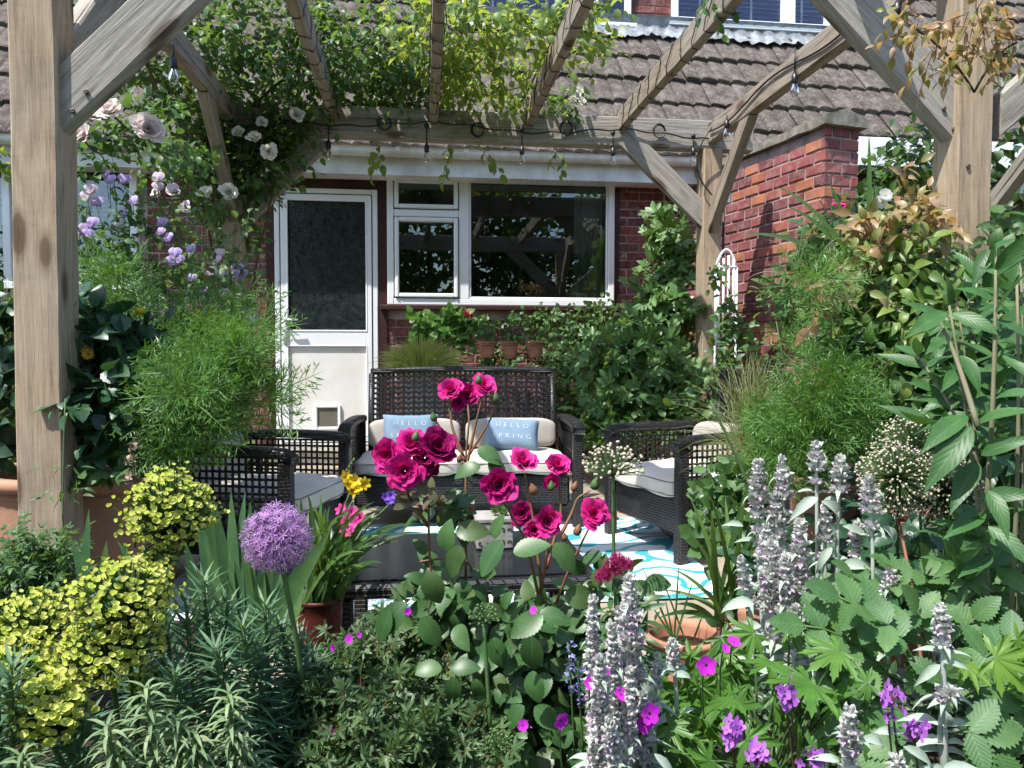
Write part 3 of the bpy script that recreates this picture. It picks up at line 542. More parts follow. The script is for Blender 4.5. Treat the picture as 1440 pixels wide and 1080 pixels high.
def wicker_seat(root,Wd,D=.62,seat=.27,arm=.52,back=.775,pit=.034,bh=.0):
    h=Wd/2
    mb=MB(); bx(mb,(-h+.04,-D/2+.03,.12),(h-.04,D/2-.03,seat),.01); mb.build('seat_base',M['wicker'],root,False,False)
    for sx in(-1,1):
        for y in(-D/2+.025,D/2-.025):
            mb=MB(); bx(mb,(sx*h-.026,y-.025,0),(sx*h+.026,y+.025,(arm-.025) if y<0 else arm-.01),.008); mb.build('leg',M['wicker'],root,False,False)
    for sx in(-1,1):
        mb=MB(); A=[]
        tp=lambda t:arm+.012*math.sin(t*3.1)-(.022*max(0,(t-.9)/.1)**2)
        prof=[(-.032,-.016),(-.032,.008),(-.022,.017),(.022,.017),(.032,.008),(.032,-.016)]
        V=[];ks=14
        for i in range(ks+1):
            t=i/ks; y=D/2-.0-(D+.012)*t; z=tp(t)
            for a,b_ in prof: V.append((sx*h+a,y,z+b_))
        mb.add(V,[(i*6+j,i*6+(j+1)%6,(i+1)*6+(j+1)%6,(i+1)*6+j) for i in range(ks) for j in range(6)]+[tuple(range(6)),tuple(ks*6+j for j in range(6))[::-1]]); ar=mb.build('armrest',M['wicker'],root,False)
        mb=MB(); lattice(mb,-D/2+.05,D/2-.05,seat-.01,arm-.015,0,.026,.026,.0095)
        v=[np.stack([sx*h+a[:,1],-a[:,0],a[:,2]],1) for a in mb.v]; mb.v=v; mb.build('side_lattice',M['strand'],root,False,False)
    mb=MB(); tp=lambda x:back+.018*(1-(x/h)**2)+bh
    lattice(mb,-h+.06,h-.06,seat,back,D/2-.03,.030,.030,.0135,tp); 
    # lean the back
    for a in mb.v: a[:,1]+=(a[:,2]-seat)*.16
    mb.build('backrest',M['strand'],root,False,False)
    mb=MB(); top=[(x,D/2-.03+(tp(x)-seat)*.16,tp(x)+.008) for x in np.linspace(-h+.05,h-.05,19)]; tube(mb,top,.018,8)
    for sx in(-1,1): tube(mb,[(sx*(h-.055),D/2-.03,.2),(sx*(h-.055),D/2-.03+(back-seat)*.16,tp(h)-.0)],.017,8)
    mb.build('back_frame',M['wicker'],root,False)
def rcush(w,d,h,p=7,bul=.12,n=16,jit=.006):
    mb=MB(); g=np.linspace(-1,1,n)
    for a in range(3):
        for s in(-1,1):
            U,V=np.meshgrid(g,g); Q=np.zeros((n,n,3)); Q[...,a]=s; Q[...,(a+1)%3]=U*s; Q[...,(a+2)%3]=V
            Q=Q.reshape(-1,3); nr_=(np.abs(Q)**p).sum(1)**(1/p); Q=Q/nr_[:,None]
            b_=(1-Q[:,0]**2)*(1-Q[:,1]**2)*bul*np.sign(Q[:,2])*(np.abs(Q[:,2])>.5); Z=Q[:,2]+b_*3
            P=np.stack([Q[:,0]*w/2,Q[:,1]*d/2,Z*h/2],1); P[:,2]+=jit*np.sin(P[:,0]*23+1)*np.sin(P[:,1]*19)
            mb.add(P,[(j*n+i,j*n+i+1,(j+1)*n+i+1,(j+1)*n+i) for j in range(n-1) for i in range(n-1)])
    return mb
def cushion(name,label,root,loc,dims,rot=(0,0,0),mat='cush',cat='cushion',group=None,pipe=True,**k):
    w_,d_,h_=dims; o=rcush(w_,d_,h_,**k).build(name,M[mat])
    Mx=root.matrix_world if False else Matrix.Translation(root.location)@root.rotation_euler.to_matrix().to_4x4()
    from mathutils import Euler
    o.matrix_basis=Mx@Matrix.Translation(loc)@Euler(rot).to_matrix().to_4x4(); tag(o,label,cat,group)
    if pipe:
        for sz in(-.62,.62):
            r_=.03; P=[]; a,b_=w_/2-.002,d_/2-.002
            for cx,cy,t0 in((a-r_,b_-r_,0),(-a+r_,b_-r_,1),(-a+r_,-b_+r_,2),(a-r_,-b_+r_,3)):
                for t in np.linspace(0,1,4): an=(t0+t)*math.pi/2; P.append((cx+r_*math.cos(an),cy+r_*math.sin(an),sz*h_/2))
            P.append(P[0]); mb=MB(); tube(mb,P,.0028,5,cap=False); q=mb.build('piping',M['piping']); q.parent=o
    return o
pr_,pl_=Vector((.814,3.66,0)),Vector((-.405,3.73,0)); c_=(pr_+pl_)/2; dd=(pr_-pl_); rz=math.atan2(dd.y,dd.x); Wd=dd.length-.05
sofa=thing('wicker_sofa','black wicker two seat sofa with high open lattice back','sofa',tuple(c_+Vector((-math.sin(rz),math.cos(rz),0))*.31),rz)
wicker_seat(sofa,Wd)
for i,sx in enumerate((-1,1)):
    cushion('seat_cushion',['cream seat cushion on the left half of the sofa','cream seat cushion on the right half of the sofa'][i],sofa,(sx*.275,-.03,.313),(.545,.55,.075),cat='seat cushion',group='cream cushions of the wicker seats')
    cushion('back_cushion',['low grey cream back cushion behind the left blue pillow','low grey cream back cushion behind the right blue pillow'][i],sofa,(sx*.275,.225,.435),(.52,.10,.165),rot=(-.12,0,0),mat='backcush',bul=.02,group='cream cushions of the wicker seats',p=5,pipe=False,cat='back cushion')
def pillow(label,loc,rot,txt,w_=.305,h_=.195):
    from mathutils import Euler
    n=22; g=np.linspace(-1,1,n); U,V=np.meshgrid(g,g); mb=MB()
    th=lambda u,v:.058*(np.clip(1-u**4,0,1)**.5)*(np.clip(1-v**4,0,1)**.5)
    pin=lambda u,v:1-.06*(1-np.abs(v)**2) 
    xx=U*w_/2*(1-.05*(1-V**2)*np.abs(U)); zz=V*h_/2*(1-.07*(1-U**2)*np.abs(V))
    for s in(-1,1):
        yy=s*th(U,V)+.003*np.sin(U*9+V*5); P=np.stack([xx,yy,zz],-1).reshape(-1,3); f=[(j*n+i,j*n+i+1,(j+1)*n+i+1,(j+1)*n+i) for j in range(n-1) for i in range(n-1)]
        mb.add(P,f if s<0 else [q[::-1] for q in f])
    o=mb.build('pillow',M['pillow']); Mx=Matrix.Translation(sofa.location)@sofa.rotation_euler.to_matrix().to_4x4()
    o.matrix_basis=Mx@Matrix.Translation(loc)@Euler(rot).to_matrix().to_4x4(); tag(o,label,'pillow','blue lettered pillows on the sofa')
    for line,zc_ in txt:
        cu=bpy.data.curves.new('t','FONT'); cu.body=line; cu.size=.037; cu.align_x='CENTER'; cu.align_y='CENTER'; cu.space_character=1.9; cu.offset=-.0007; cu.extrude=.0
        to=bpy.data.objects.new('t',cu); COL.objects.link(to); bpy.context.view_layer.update(); me=bpy.data.meshes.new_from_object(to.evaluated_get(bpy.context.evaluated_depsgraph_get())); bpy.data.objects.remove(to)
        for v in me.vertices:
            x,z=v.co.x*1.02,v.co.y+zc_; u,vv=x/(w_/2),z/(h_/2); v.co=(x,-th(u,vv)+.003*math.sin(u*9+vv*5)-.002,z)
        me.materials.clear(); me.materials.append(M['stitch']); q=bpy.data.objects.new('lettering',me); COL.objects.link(q); q.parent=o
pillow('blue pillow lettered HELLO SPRING on the left sofa seat',(-.29,.10,.46),(-.30,0,.03),[('HELLO',.034),('SPRING',-.034)])
pillow('blue pillow lettered SPRING leaning over on the right sofa seat',(.27,.06,.44),(-.52,.05,-.06),[('HELLO',.034),('SPRING',-.030)])
def armchair(label,pa,pb,face,cl):
    """pa,pb: front feet (near, far)"""
    c=(Vector(pa)+Vector(pb))/2; d_=(Vector(pa)-Vector(pb)) if face<0 else (Vector(pb)-Vector(pa))
    # local +x runs to the sitter's left; front is local -y
    fx=Vector((-.963*1,-.27,0)) if face<0 else Vector((.963,-.27,0))
    rz=math.atan2(fx.x,-fx.y)  # rotation taking -y to fx
    ch=thing('wicker_armchair',label,'armchair',tuple(c-fx*.30),rz,'wicker armchairs either side of the sofa')
    wicker_seat(ch,.58,D=.6)
    cushion('seat_cushion',cl,ch,(0,-.03,.318),(.52,.56,.09),cat='seat cushion',group='cream cushions of the wicker seats')
    return ch
acR=armchair('black wicker armchair facing left on the right of the rug',(1.05,2.97,0),(.90,3.5,0),-1,'cream seat cushion on the right hand armchair')
acL=armchair('black wicker armchair facing right beside the large terracotta pot',(-.465,2.78,0),(-.317,3.31,0),1,'cream seat cushion on the left hand armchair')
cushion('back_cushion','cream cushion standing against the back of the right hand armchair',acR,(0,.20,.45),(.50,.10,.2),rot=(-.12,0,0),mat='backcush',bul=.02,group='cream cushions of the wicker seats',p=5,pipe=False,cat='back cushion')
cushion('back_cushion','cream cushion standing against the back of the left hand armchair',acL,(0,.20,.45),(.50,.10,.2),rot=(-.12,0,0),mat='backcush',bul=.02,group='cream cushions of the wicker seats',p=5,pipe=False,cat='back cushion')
# coffee table
tb=thing('coffee_table','low black wicker coffee table with glass top and lower shelf','table',(.113,2.015,0)); TW,TD,TZ=.325,.255,.335
mb=MB()
bx(mb,(-TW,-TD,TZ-.035),(TW,-TD+.05,TZ),.009); bx(mb,(-TW,TD-.05,TZ-.035),(TW,TD,TZ),.009); bx(mb,(-TW,-TD+.05,TZ-.035),(-TW+.05,TD-.05,TZ-.001),.006); bx(mb,(TW-.05,-TD+.05,TZ-.035),(TW,TD-.05,TZ-.001),.006); mb.build('top_frame',M['wicker'],tb,False,False)
mb=MB(); bx(mb,(-TW+.04,-TD+.04,TZ-.03),(TW-.04,TD-.04,TZ-.02),.001); mb.build('woven_top',M['wicker'],tb,False,False)
mb=MB(); bx(mb,(-TW+.03,-TD+.03,TZ+.001),(TW-.03,TD-.03,TZ+.006),.001); mb.build('glass_top',M['tglass'],tb,False,False)
for sx in(-1,1):
    for sy_ in(-1,1): mb=MB(); bx(mb,(sx*(TW-.025)-.024,sy_*(TD-.025)-.024,0),(sx*(TW-.025)+.024,sy_*(TD-.025)+.024,TZ-.036),.006); mb.build('leg',M['wicker'],tb,False,False)
mb=MB(); bx(mb,(-TW+.05,-TD+.02,.075),(TW-.05,TD-.02,.10),.006); mb.build('shelf',M['wicker'],tb,False,False)
# rug
mb=MB(); nx,ny=40,30; xs=np.linspace(-.95,1.16,nx); ys=np.linspace(2.53,3.86,ny); Xg,Yg=np.meshgrid(xs,ys); Zg=.006+.003*np.sin(Xg*7+Yg*3)**2+np.where(Xg>1.05,(Xg-1.05)*.05,0)
mb.add(np.stack([Xg+.03*np.sin(Yg*2),Yg+.01*np.sin(Xg*3),Zg],-1).reshape(-1,3),[(j*nx+i,j*nx+i+1,(j+1)*nx+i+1,(j+1)*nx+i) for j in range(ny-1) for i in range(nx-1)])
tag(mb.build('outdoor_rug',M['rug']),'white outdoor rug with wavy turquoise pattern on the paving','rug')
# planter on table
P=W(695,735,2.08); pz=TZ+.008; pt=thing('square_planter','small grey square planter with embossed sides on the coffee table','planter',(P.x,P.y+.02,pz))
mb=MB(); a=.052; bx(mb,(-a*1.05,-a*1.05,.072),(a*1.05,a*1.05,.088),.004); bx(mb,(-a,-a,0),(a,a,.0725),.004); mb.build('pot',M['grey'],pt,False,False)
mb=MB(); 
for i in range(5):
    for s in(-1,1): th=np.linspace(0,5.5,14); tube(mb,[(-a*.8+i*a*.4+.007*t/5*math.cos(t+i),-a-.001,.036+s*.017+.007*t/5*math.sin(t+i)) for t in th],.0014,4)
mb.build('embossed_scrolls',plain('dark_scroll',(.06,.055,.05),.8),pt,False)
# ================================================================ LEAF AND FLOWER TEMPLATES  (unit length along +Y, normal +Z)
def leaf(w=.5,n=5,fold=.18,curl=.25,shape='oval',serr=0,twist=0):
    t=np.linspace(0,1,n+1)
    if shape=='oval': ww=np.sin(np.pi*t**.8)**.75
    elif shape=='lance': ww=np.sin(np.pi*t**.7)**1.1
    elif shape=='strap': ww=np.minimum(1,t*5+.5)*(1-t**4)
    elif shape=='heart': ww=np.sin(np.pi*np.clip(t*.93+.07,0,1)**.55)**.8
    else: ww=np.sin(np.pi*t)
    ww=ww*w/2; ww[0]=.012; ww[-1]=.002
    if serr: ww=ww*(1+serr*np.where(np.arange(n+1)%2==0,-1,1)); ww[0]=.012; ww[-1]=.002
    a=-curl*2*t; y=np.concatenate([[0],np.cumsum(np.cos(a[:-1])/n)]); z=np.concatenate([[0],np.cumsum(np.sin(a[:-1])/n)])
    V=[];uv=[]
    for i in range(n+1):
        tw=twist*t[i]
        for s in(-1,0,1): x=s*ww[i]; V.append((x*math.cos(tw),y[i],z[i]+abs(x)*fold*2+x*math.sin(tw))); uv.append((.5+s*.5*(ww[i]/(w/2)),t[i]))
    f=[(i*3+j,i*3+j+1,(i+1)*3+j+1,(i+1)*3+j) for i in range(n) for j in(0,1)]
    mb=MB(); mb.add(V,f,uv); return mb.tpl()
def lobed(lobes,w=.22,depth=.45,n=4,curl=.2,cut=.3,serr=.0):
    """palmate leaf: list of (angle deg, length); centre at petiole"""
    V=[(0,0,0)]; out=[]
    for i,(a,L) in enumerate(lobes):
        a=R(a)
        for t,ww in((.35,.8),(.62,1.0 if not serr else 1.25),(.82,.7),(1,0)):
            pass
    pts=[]
    k=len(lobes)
    for i,(a,L) in enumerate(lobes):
        a0=R(a)
        side=[(.55,-w*1.0),(.8,-w*.72),(1,0),(.8,w*.72),(.55,w*1.0)]
        if serr: side=[(.5,-w),(.62,-w*1.0),(.66,-w*.62),(.8,-w*.78),(.83,-w*.4),(1,0),(.83,w*.4),(.8,w*.78),(.66,w*.62),(.62,w*1.0),(.5,w)]
        for r,o in side: pts.append((L*(r*math.sin(a0)+o*math.cos(a0)),L*(r*math.cos(a0)-o*math.sin(a0))))
        if i<k-1: am=R((a+lobes[i+1][0])/2); rr=cut*(L+lobes[i+1][1])/2; pts.append((rr*math.sin(am),rr*math.cos(am)))
    for x,y in pts: r=math.hypot(x,y); V.append((x,y,-curl*r*r+.04*math.sin(x*9)))
    m_=len(pts); f=[(0,i+2,i+1) for i in range(m_-1)]
    uv=[(.5,0)]+[(.5+x*.9,math.hypot(x,y)) for x,y in pts]
    mb=MB(); mb.add(V,f,uv); return mb.tpl()
def merge(items):
    """items: (tpl, pos, D, N, scale)"""
    mb=MB()
    for tp,p,D,Nn,s in items:
        mb.inst(tp,np.array([p],float),frames(np.array([D],float),np.array([Nn],float)),np.array([s],float) if np.ndim(s)==0 else np.array([s],float))
    return mb.tpl()
def stick(n=3):
    mb=MB(); tube(mb,[(0,0,0),(0,1,0)],1,n,cap=False); return mb.tpl()
STICK=stick()
def sticks(mb,A,B,r):
    D=B-A; L=np.linalg.norm(D,axis=1); fr=frames(D,np.tile([.3,.2,1.],(len(A),1))+.01); rr=np.broadcast_to(r,(len(A),)); mb.inst(STICK,A,fr,np.stack([rr,L,rr],1))
def compound(k=5,w=.55,sl=.42,shape='oval',serr=0,fold=.15,curl=.2,nn=4):
    lf=leaf(w,nn,fold,curl,shape,serr); it=[(lf,(0,.62,0),(0,1,-.1),(0,0,1),sl)]; n2=(k-1)//2
    for i in range(n2):
        y=.6-.3*i
        for s in(-1,1): it.append((lf,(0,y,0),(s*1.0,.55,-.08),(0,0,1),sl*(.95-.12*i)))
    mb=MB(); mb.inst(merge(it),np.zeros((1,3)),np.eye(3)[None],np.ones(1)); sticks(mb,np.array([[0,0,0.]]),np.array([[0,.62,0.]]),.008); return mb.tpl()
def feather(n=9,seed=0,w=.012,depth=1):
    r=np.random.default_rng(seed); mb=MB(); th=leaf(1,2,0,.05,'lance'); P=[];D=[];L=[]
    for i in range(n):
        y=.12+.8*i/n
        for s in(-1,1):
            d=np.array([s*.85,.75,r.normal(0,.35)]); l=.42*(1-.55*i/n)*r.uniform(.8,1.1); P.append((0,y,0)); D.append(d); L.append(l)
            dn=d/np.linalg.norm(d)
            for q in(.4,.7):
                for s2 in(-1,1):
                    P.append(np.array([0,y,0])+dn*l*q); D.append(dn+np.array([s2*.1,s2*.55*s,r.normal(0,.4)])); L.append(l*.5)
    P.append((0,0,0));D.append(np.array([0,1,0.]));L.append(1.05)
    D=np.array(D);L=np.array(L);Z=np.tile([0.05,.02,1.],(len(P),1))+r.normal(0,.3,(len(P),3)); mb.inst(th,np.array(P,float),frames(D,Z),np.stack([np.full(len(L),w),L,L],1)); return mb.tpl()
def petal(w=1,n=4,k=5,cup=.3,flare=.5,notch=.1,ruf=.05,seed=0,base=.15):
    r=np.random.default_rng(seed); V=[];uv=[]; ph=r.uniform(0,6)
    for i in range(n+1):
        t=i/n
        for j in range(k+1):
            s=j/k*2-1; ww=w/2*(base+(1-base)*math.sin(min(1,t*1.15)*math.pi/2)**.9)*(1-.28*max(0,t-.7)/.3)
            L=1-notch*(1-abs(s))*1.0-.22*abs(s)**3
            a=t; y=t*L*math.cos(flare*t*.5); z=t*L*math.sin(flare*t)*.6+cup*abs(s)**2*ww*(1-.3*t)+ruf*t*math.sin(s*7+ph)
            V.append((s*ww,y,z)); uv.append((.5+s*.0+.5*s,t))
    mb=MB(); mb.add(V,[(i*(k+1)+j,i*(k+1)+j+1,(i+1)*(k+1)+j+1,(i+1)*(k+1)+j) for i in range(n) for j in range(k)],uv); return mb.tpl()
def rose_tpl(seed,opened=.8,n=30):
    """double rose facing +Z, radius about 1"""
    r=np.random.default_rng(seed); mb=MB(); a0=r.uniform(0,6)
    for i in range(n):
        q=i/(n-1); az=a0+i*2.4+r.normal(0,.15); tilt0=R(3+10*q); tilt1=R((8+opened*95*q**1.5+r.normal(0,9)*q)); L=.62+.42*q+r.normal(0,.06); rho0=.03+.10*q; half=(1.15-.55*q)+r.normal(0,.05)
        nv,nw=6,8; V=[];uv=[]; ph=r.uniform(0,6)
        for iv in range(nv+1):
            v=iv/nv
            for iw in range(nw+1):
                s=iw/nw*2-1; Ls=L*(1-.20*abs(s)**2.5-.05*(1-abs(s))*(q>.4)); # integrate profile
                rho=rho0+Ls*sum(math.sin(tilt0+(tilt1-tilt0)*((x+.5)/10*v)**1.3+.30*math.sin(math.pi*v*(x+.5)/10))*v/10 for x in range(10)); z=Ls*sum(math.cos(tilt0+(tilt1-tilt0)*((x+.5)/10*v)**1.3)*v/10 for x in range(10))
                if v>.7: rho+=(v-.7)*.28*q; z-=(v-.7)*.22*q
                rho=rho+(.02+.012*q)*math.sin(s*6+ph)*v*v+ .015*q; z+=(.03+.02*q)*math.sin(s*4.3+ph*2)*v*v
                th=az+s*half*(.45+.55*math.sin(min(1,v*1.1)*math.pi/2))/(.55+.45*q)*(.75)
                V.append((rho*math.cos(th),rho*math.sin(th),z*(1-.15*q)+.12*(1-q))); uv.append((.5+s*.5,v))
        mb.add(V,[(x*(nw+1)+y,x*(nw+1)+y+1,(x+1)*(nw+1)+y+1,(x+1)*(nw+1)+y) for x in range(nv) for y in range(nw)],uv)
    v,l,t,uv,m=mb.tpl(); v=v-np.array([0,0,.35]); v/=np.abs(v[:,:2]).max(); return (v,l,t,uv,m)
def fivepetal(w=.9,n=5,cup=.12,notch=.12,seed=0,centre=1,nl=3,kk=4):
    mb=MB(); p=petal(w,nl,kk,.15,.2,notch,.03,seed,base=.12)
    for i in range(n):
        a=i*2*math.pi/n; D=np.array([[math.cos(a),math.sin(a),cup]]); mb.inst(p,np.array([[0,0,0.002*i]]),frames(D,np.array([[0,0,1.]])),np.ones(1))
    th=np.arange(8)*math.pi/4; mb.add([(0,0,.10)]+[(.14*math.cos(x),.14*math.sin(x),.05) for x in th],[(0,1+i,1+(i+1)%8) for i in range(8)],None,centre); return mb.tpl()
def seg_sphere(n=8,m=0,rz=1):
    mb=MB(); lathe(mb,[(math.sin(a)+1e-4,-math.cos(a)*rz) for a in np.linspace(0,math.pi,6)],(0,0,0),n,m); return mb.tpl()
BALL=seg_sphere()
def fib(n,z0=-1,z1=1):
    i=np.arange(n)+.5; z=z1-(z1-z0)*i/n; ph=i*2.39996; r=np.sqrt(np.clip(1-z*z,0,1)); return np.stack([r*np.cos(ph),r*np.sin(ph),z],1)
def toframe(D):    # frames whose normal (local Z) is D
    X=np.cross(D,np.array([.31,.17,.93])+0*D); X/=np.linalg.norm(X,axis=1)[:,None]+1e-9; Y=np.cross(D,X); return np.stack([X,Y,D/(np.linalg.norm(D,axis=1)[:,None]+1e-9)],2)
def Mrot(D,ang=0):
    f=toframe(np.array([tuple(D)],float))[0]; m=Matrix([list(x) for x in f]); return m@Matrix.Rotation(ang,3,'Z')
# ---- foliage generators
SUNUP=np.array([-.35,-.35,.9])
def twigs(lf,st,O,D,length,k,size,tps,spread=.9,droop=.25,sr=.0012,jit=.25,hint=None,alt=False):
    N=len(O); D=D/(np.linalg.norm(D,axis=1)[:,None]+1e-9); length=np.broadcast_to(length,(N,)); A=np.cross(D,rvec(N)); A/=np.linalg.norm(A,axis=1)[:,None]+1e-9; B=np.cross(D,A); ph=rng.uniform(0,6.28,N)
    sag=lambda t:np.array([0,0,-1.])*(droop*.5)*(t**2)*length[:,None]
    prev=O
    for j in range(k):
        t=.18+.82*j/max(1,k-1) if k>1 else 1; P=O+D*t*length[:,None]+sag(t)
        if st is not None: sticks(st,prev,P,sr)
        prev=P
        a=ph+j*(math.pi if alt else 2.4); side=(np.cos(a)[:,None]*A+np.sin(a)[:,None]*B); last=.9 if j==k-1 else .0
        LD=side*spread*(1-last)+D*(.45+last)+rvec(N,jit)+np.array([0,0,-droop]); H=(SUNUP if hint is None else np.array(hint))+rvec(N,.35)+0*D
        s=size*rng.uniform(.65,1.15,N); w_=rng.integers(0,len(tps),N); fr=frames(LD,H)
        for q in range(len(tps)):
            mk=w_==q
            if mk.any(): lf.inst(tps[q],P[mk],fr[mk],s[mk])
def inblob(b,n,shell=.5):
    """b=(px,py,d,rx_px,ry_px,rdepth_m): points and outward directions"""
    px,py,d,rx,ry,rd=b; c=np.array(W(px,py,d)); s=d/F; u=rng.normal(0,1,(n,3)); u/=np.linalg.norm(u,axis=1)[:,None]; r=rng.uniform(0,1,n)**(1/3*(1-shell)+.0001+.0); r=rng.uniform(shell*.6,1,n)**.6
    q=u*r[:,None]; Rr,Uu,Ff=np.array(RT),np.array((0,0,1.)),np.array(FW)
    return c+q[:,0:1]*rx*s*Rr+q[:,1:2]*ry*s*Uu+q[:,2:3]*rd*Ff, u[:,0:1]*Rr+u[:,1:2]*Uu+u[:,2:3]*Ff
def blobfol(lf,st,blobs,dens,length,k,size,tps,up=.5,**kw):
    for b in blobs:
        n=max(4,int(dens*b[3]*b[4]/1000*(b[6] if len(b)>6 else 1))); P,U=inblob(b[:6],n); D=U+np.array([0,0,up])+rvec(n,.4); twigs(lf,st,P-D/np.linalg.norm(D,axis=1)[:,None]*length*.6,D,length,k,size,tps,**kw)
def stemto(st,base,top,r0=.004,r1=.0018,bend=.05,n=7,m=0):
    a=np.array(tuple(base));b=np.array(tuple(top)); c=(a+b)/2+rng.normal(0,bend,3)*np.array([1,1,.2]); c[2]+=.1*(b[2]-a[2]); P=bez(a,c,b,n); tube(st,P,np.linspace(r0,r1,n),5,m); return P
def place(name,mesh,parent,P,D,s,ang=None,label=None):
    o=bpy.data.objects.new(name,mesh); COL.objects.link(o); o.parent=parent; root=parent
    off=Vector((0,0,0)); p=parent
    while p: off=off+p.location; p=p.parent
    m=Mrot(D,random.uniform(0,6) if ang is None else ang).to_4x4(); 
    o.matrix_basis=Matrix.Translation(Vector(tuple(P))-off)@m@Matrix.Scale(s,4)
    if label:o['label']=label
    return o
# ---- plant materials
def edge(name,e,p0=.55,f=.7):
    m=M[name]; t=m.node_tree; b=t.nodes['Principled BSDF']; l=b.inputs['Base Color'].links[0]; src=l.from_socket; oi=N_(t,'ShaderNodeObjectInfo'); src=mixc(t,ramp(t,oi.outputs['Random'],[(0,(.45,)*3),(.5,(0,)*3),(1,(0,)*3)]),src,tuple(x*.45 for x in e)); uv=N_(t,'ShaderNodeUVMap'); sp=N_(t,'ShaderNodeSeparateXYZ'); t.links.new(uv.outputs[0],sp.inputs[0]); t.links.new(mixc(t,ramp(t,sp.outputs[1],[(p0,(0,)*3),(1,(f,)*3)]),src,e),b.inputs['Base Color'])
def L_(n,*c,**k): M[n]=leafmat(n,list(c),**k)
L_('rose_leaf',(.028,.078,.022),(.042,.11,.030),(.065,.145,.040),(.09,.13,.045),rough=.42,spec=.4,trans=.2,veins=.1)
L_('climb_leaf',(.035,.10,.03),(.055,.14,.04),(.08,.18,.045),(.14,.23,.06),rough=.42,trans=.4)
L_('lime_leaf',(.09,.20,.04),(.13,.25,.05),(.20,.31,.07),(.06,.15,.035),(.28,.34,.10),rough=.45,trans=.5)
L_('feather_leaf',(.055,.15,.03),(.085,.20,.04),(.14,.28,.055),rib=0,veins=0,trans=.35)
L_('feather_lime',(.12,.26,.03),(.20,.36,.04),rib=0,veins=0,trans=.4)
L_('dahlia_leaf',(.02,.06,.028),(.03,.085,.035),(.04,.105,.04),rough=.4,spec=.5,trans=.2)
L_('euph_leaf',(.05,.12,.06),(.075,.16,.075),(.12,.22,.10),rough=.55,trans=.2,rib=.5,veins=0)
L_('euph_old',(.12,.20,.09),(.18,.26,.12),(.28,.34,.18),rough=.55,trans=.25,veins=0)
L_('euph_cup',(.48,.58,.09),(.60,.68,.12),(.68,.72,.18),(.56,.50,.18),rib=0,veins=0,trans=.45,rough=.6,tcol=(.75,.8,.1))
L_('iris_leaf',(.045,.11,.055),(.065,.15,.06),(.11,.20,.055),rough=.45,trans=.3,rib=0,veins=0)
L_('strap_leaf',(.04,.10,.03),(.06,.14,.035),(.13,.23,.05),rough=.4,trans=.35,rib=.2,veins=0)
L_('small_leaf',(.045,.11,.03),(.07,.15,.04),(.10,.20,.06),rough=.5,trans=.35,rib=0,veins=0)
L_('ger_leaf',(.05,.14,.02),(.08,.20,.03),(.12,.25,.04),rough=.45,trans=.4,rib=0,veins=.0)
L_('tooth_leaf',(.06,.15,.05),(.085,.19,.06),(.12,.23,.07),rough=.5,trans=.35,veins=.5)
L_('big_leaf',(.035,.10,.03),(.05,.13,.035),(.07,.165,.045),rough=.42,spec=.3,trans=.25,veins=.4,rib=.5)
L_('gold_leaf',(.30,.17,.09),(.40,.26,.13),(.22,.30,.07),(.16,.24,.06),(.50,.36,.24),(.36,.28,.10),rough=.4,trans=.45,tcol=(.7,.4,.08))
L_('yg_leaf',(.10,.20,.04),(.16,.27,.05),(.26,.33,.08),(.06,.15,.03),rough=.4,trans=.45)
L_('fig_leaf',(.06,.15,.04),(.09,.20,.05),(.13,.25,.07),(.20,.31,.11),rough=.42,trans=.3)
L_('silver',(.30,.38,.30),(.36,.44,.36),(.43,.51,.43),tcol=(.45,.5,.42),rough=.9,trans=.15,rib=.2,veins=.4,spec=.1)
L_('silver_pale',(.55,.56,.51),(.68,.67,.64),rough=.95,trans=.3,rib=0,veins=0,spec=.05,tcol=(.6,.62,.66))
L_('hedge_leaf',(.02,.05,.018),(.03,.075,.022),(.05,.10,.03),rough=.45,trans=.25,rib=0,veins=0)
L_('grass',(.34,.42,.09),(.44,.50,.12),(.52,.52,.20),(.26,.34,.07),rough=.5,trans=.4,rib=0,veins=0)
L_('stipa',(.22,.23,.11),(.16,.21,.08),(.13,.20,.07),(.30,.28,.16),rough=.5,trans=.4,rib=0,veins=0)
def P_(n,*c,**k): M[n]=leafmat(n,list(c),**{**dict(rough=.6,trans=.35,rib=0,veins=0,spec=.2,tcol=c[-1]),**k})
P_('magenta_rose',(.40,.004,.12),(.50,.006,.16),(.56,.012,.20),trans=.22); P_('crimson_rose',(.20,.004,.055),(.30,.006,.09),(.40,.008,.13))
P_('hot_rose',(.60,.008,.18),(.68,.018,.24),trans=.25); P_('pale_rose',(.84,.66,.63),(.87,.73,.70),(.89,.80,.77)); P_('cream_rose',(.82,.79,.68),(.87,.84,.76))
P_('lilac',(.42,.25,.68),(.54,.36,.78),(.62,.48,.80)); P_('pinkwhite',(.75,.55,.66),(.80,.70,.76)); P_('allium_purple',(.42,.20,.50),(.54,.30,.62),(.64,.42,.68)); P_('magenta_small',(.62,.03,.62),(.70,.05,.66),(.52,.02,.60))
P_('wall_purple',(.42,.12,.55),(.52,.20,.64),(.35,.08,.50)); P_('stachys_pink',(.52,.33,.52),(.64,.44,.62)); P_('yellow_petal',(.75,.50,.02),(.80,.62,.04)); P_('orange_petal',(.80,.38,.03),(.82,.48,.06))
P_('blue_violet',(.16,.07,.45),(.22,.10,.55)); P_('centranthus',(.30,.01,.09),(.42,.02,.13),(.36,.03,.15)); P_('white_petal',(.75,.75,.72),(.8,.8,.78)); P_('seed_cream',(.60,.55,.40),(.70,.65,.50),(.62,.52,.50),(.50,.50,.28)); P_('bright_pink',(.72,.04,.30),(.78,.10,.38))
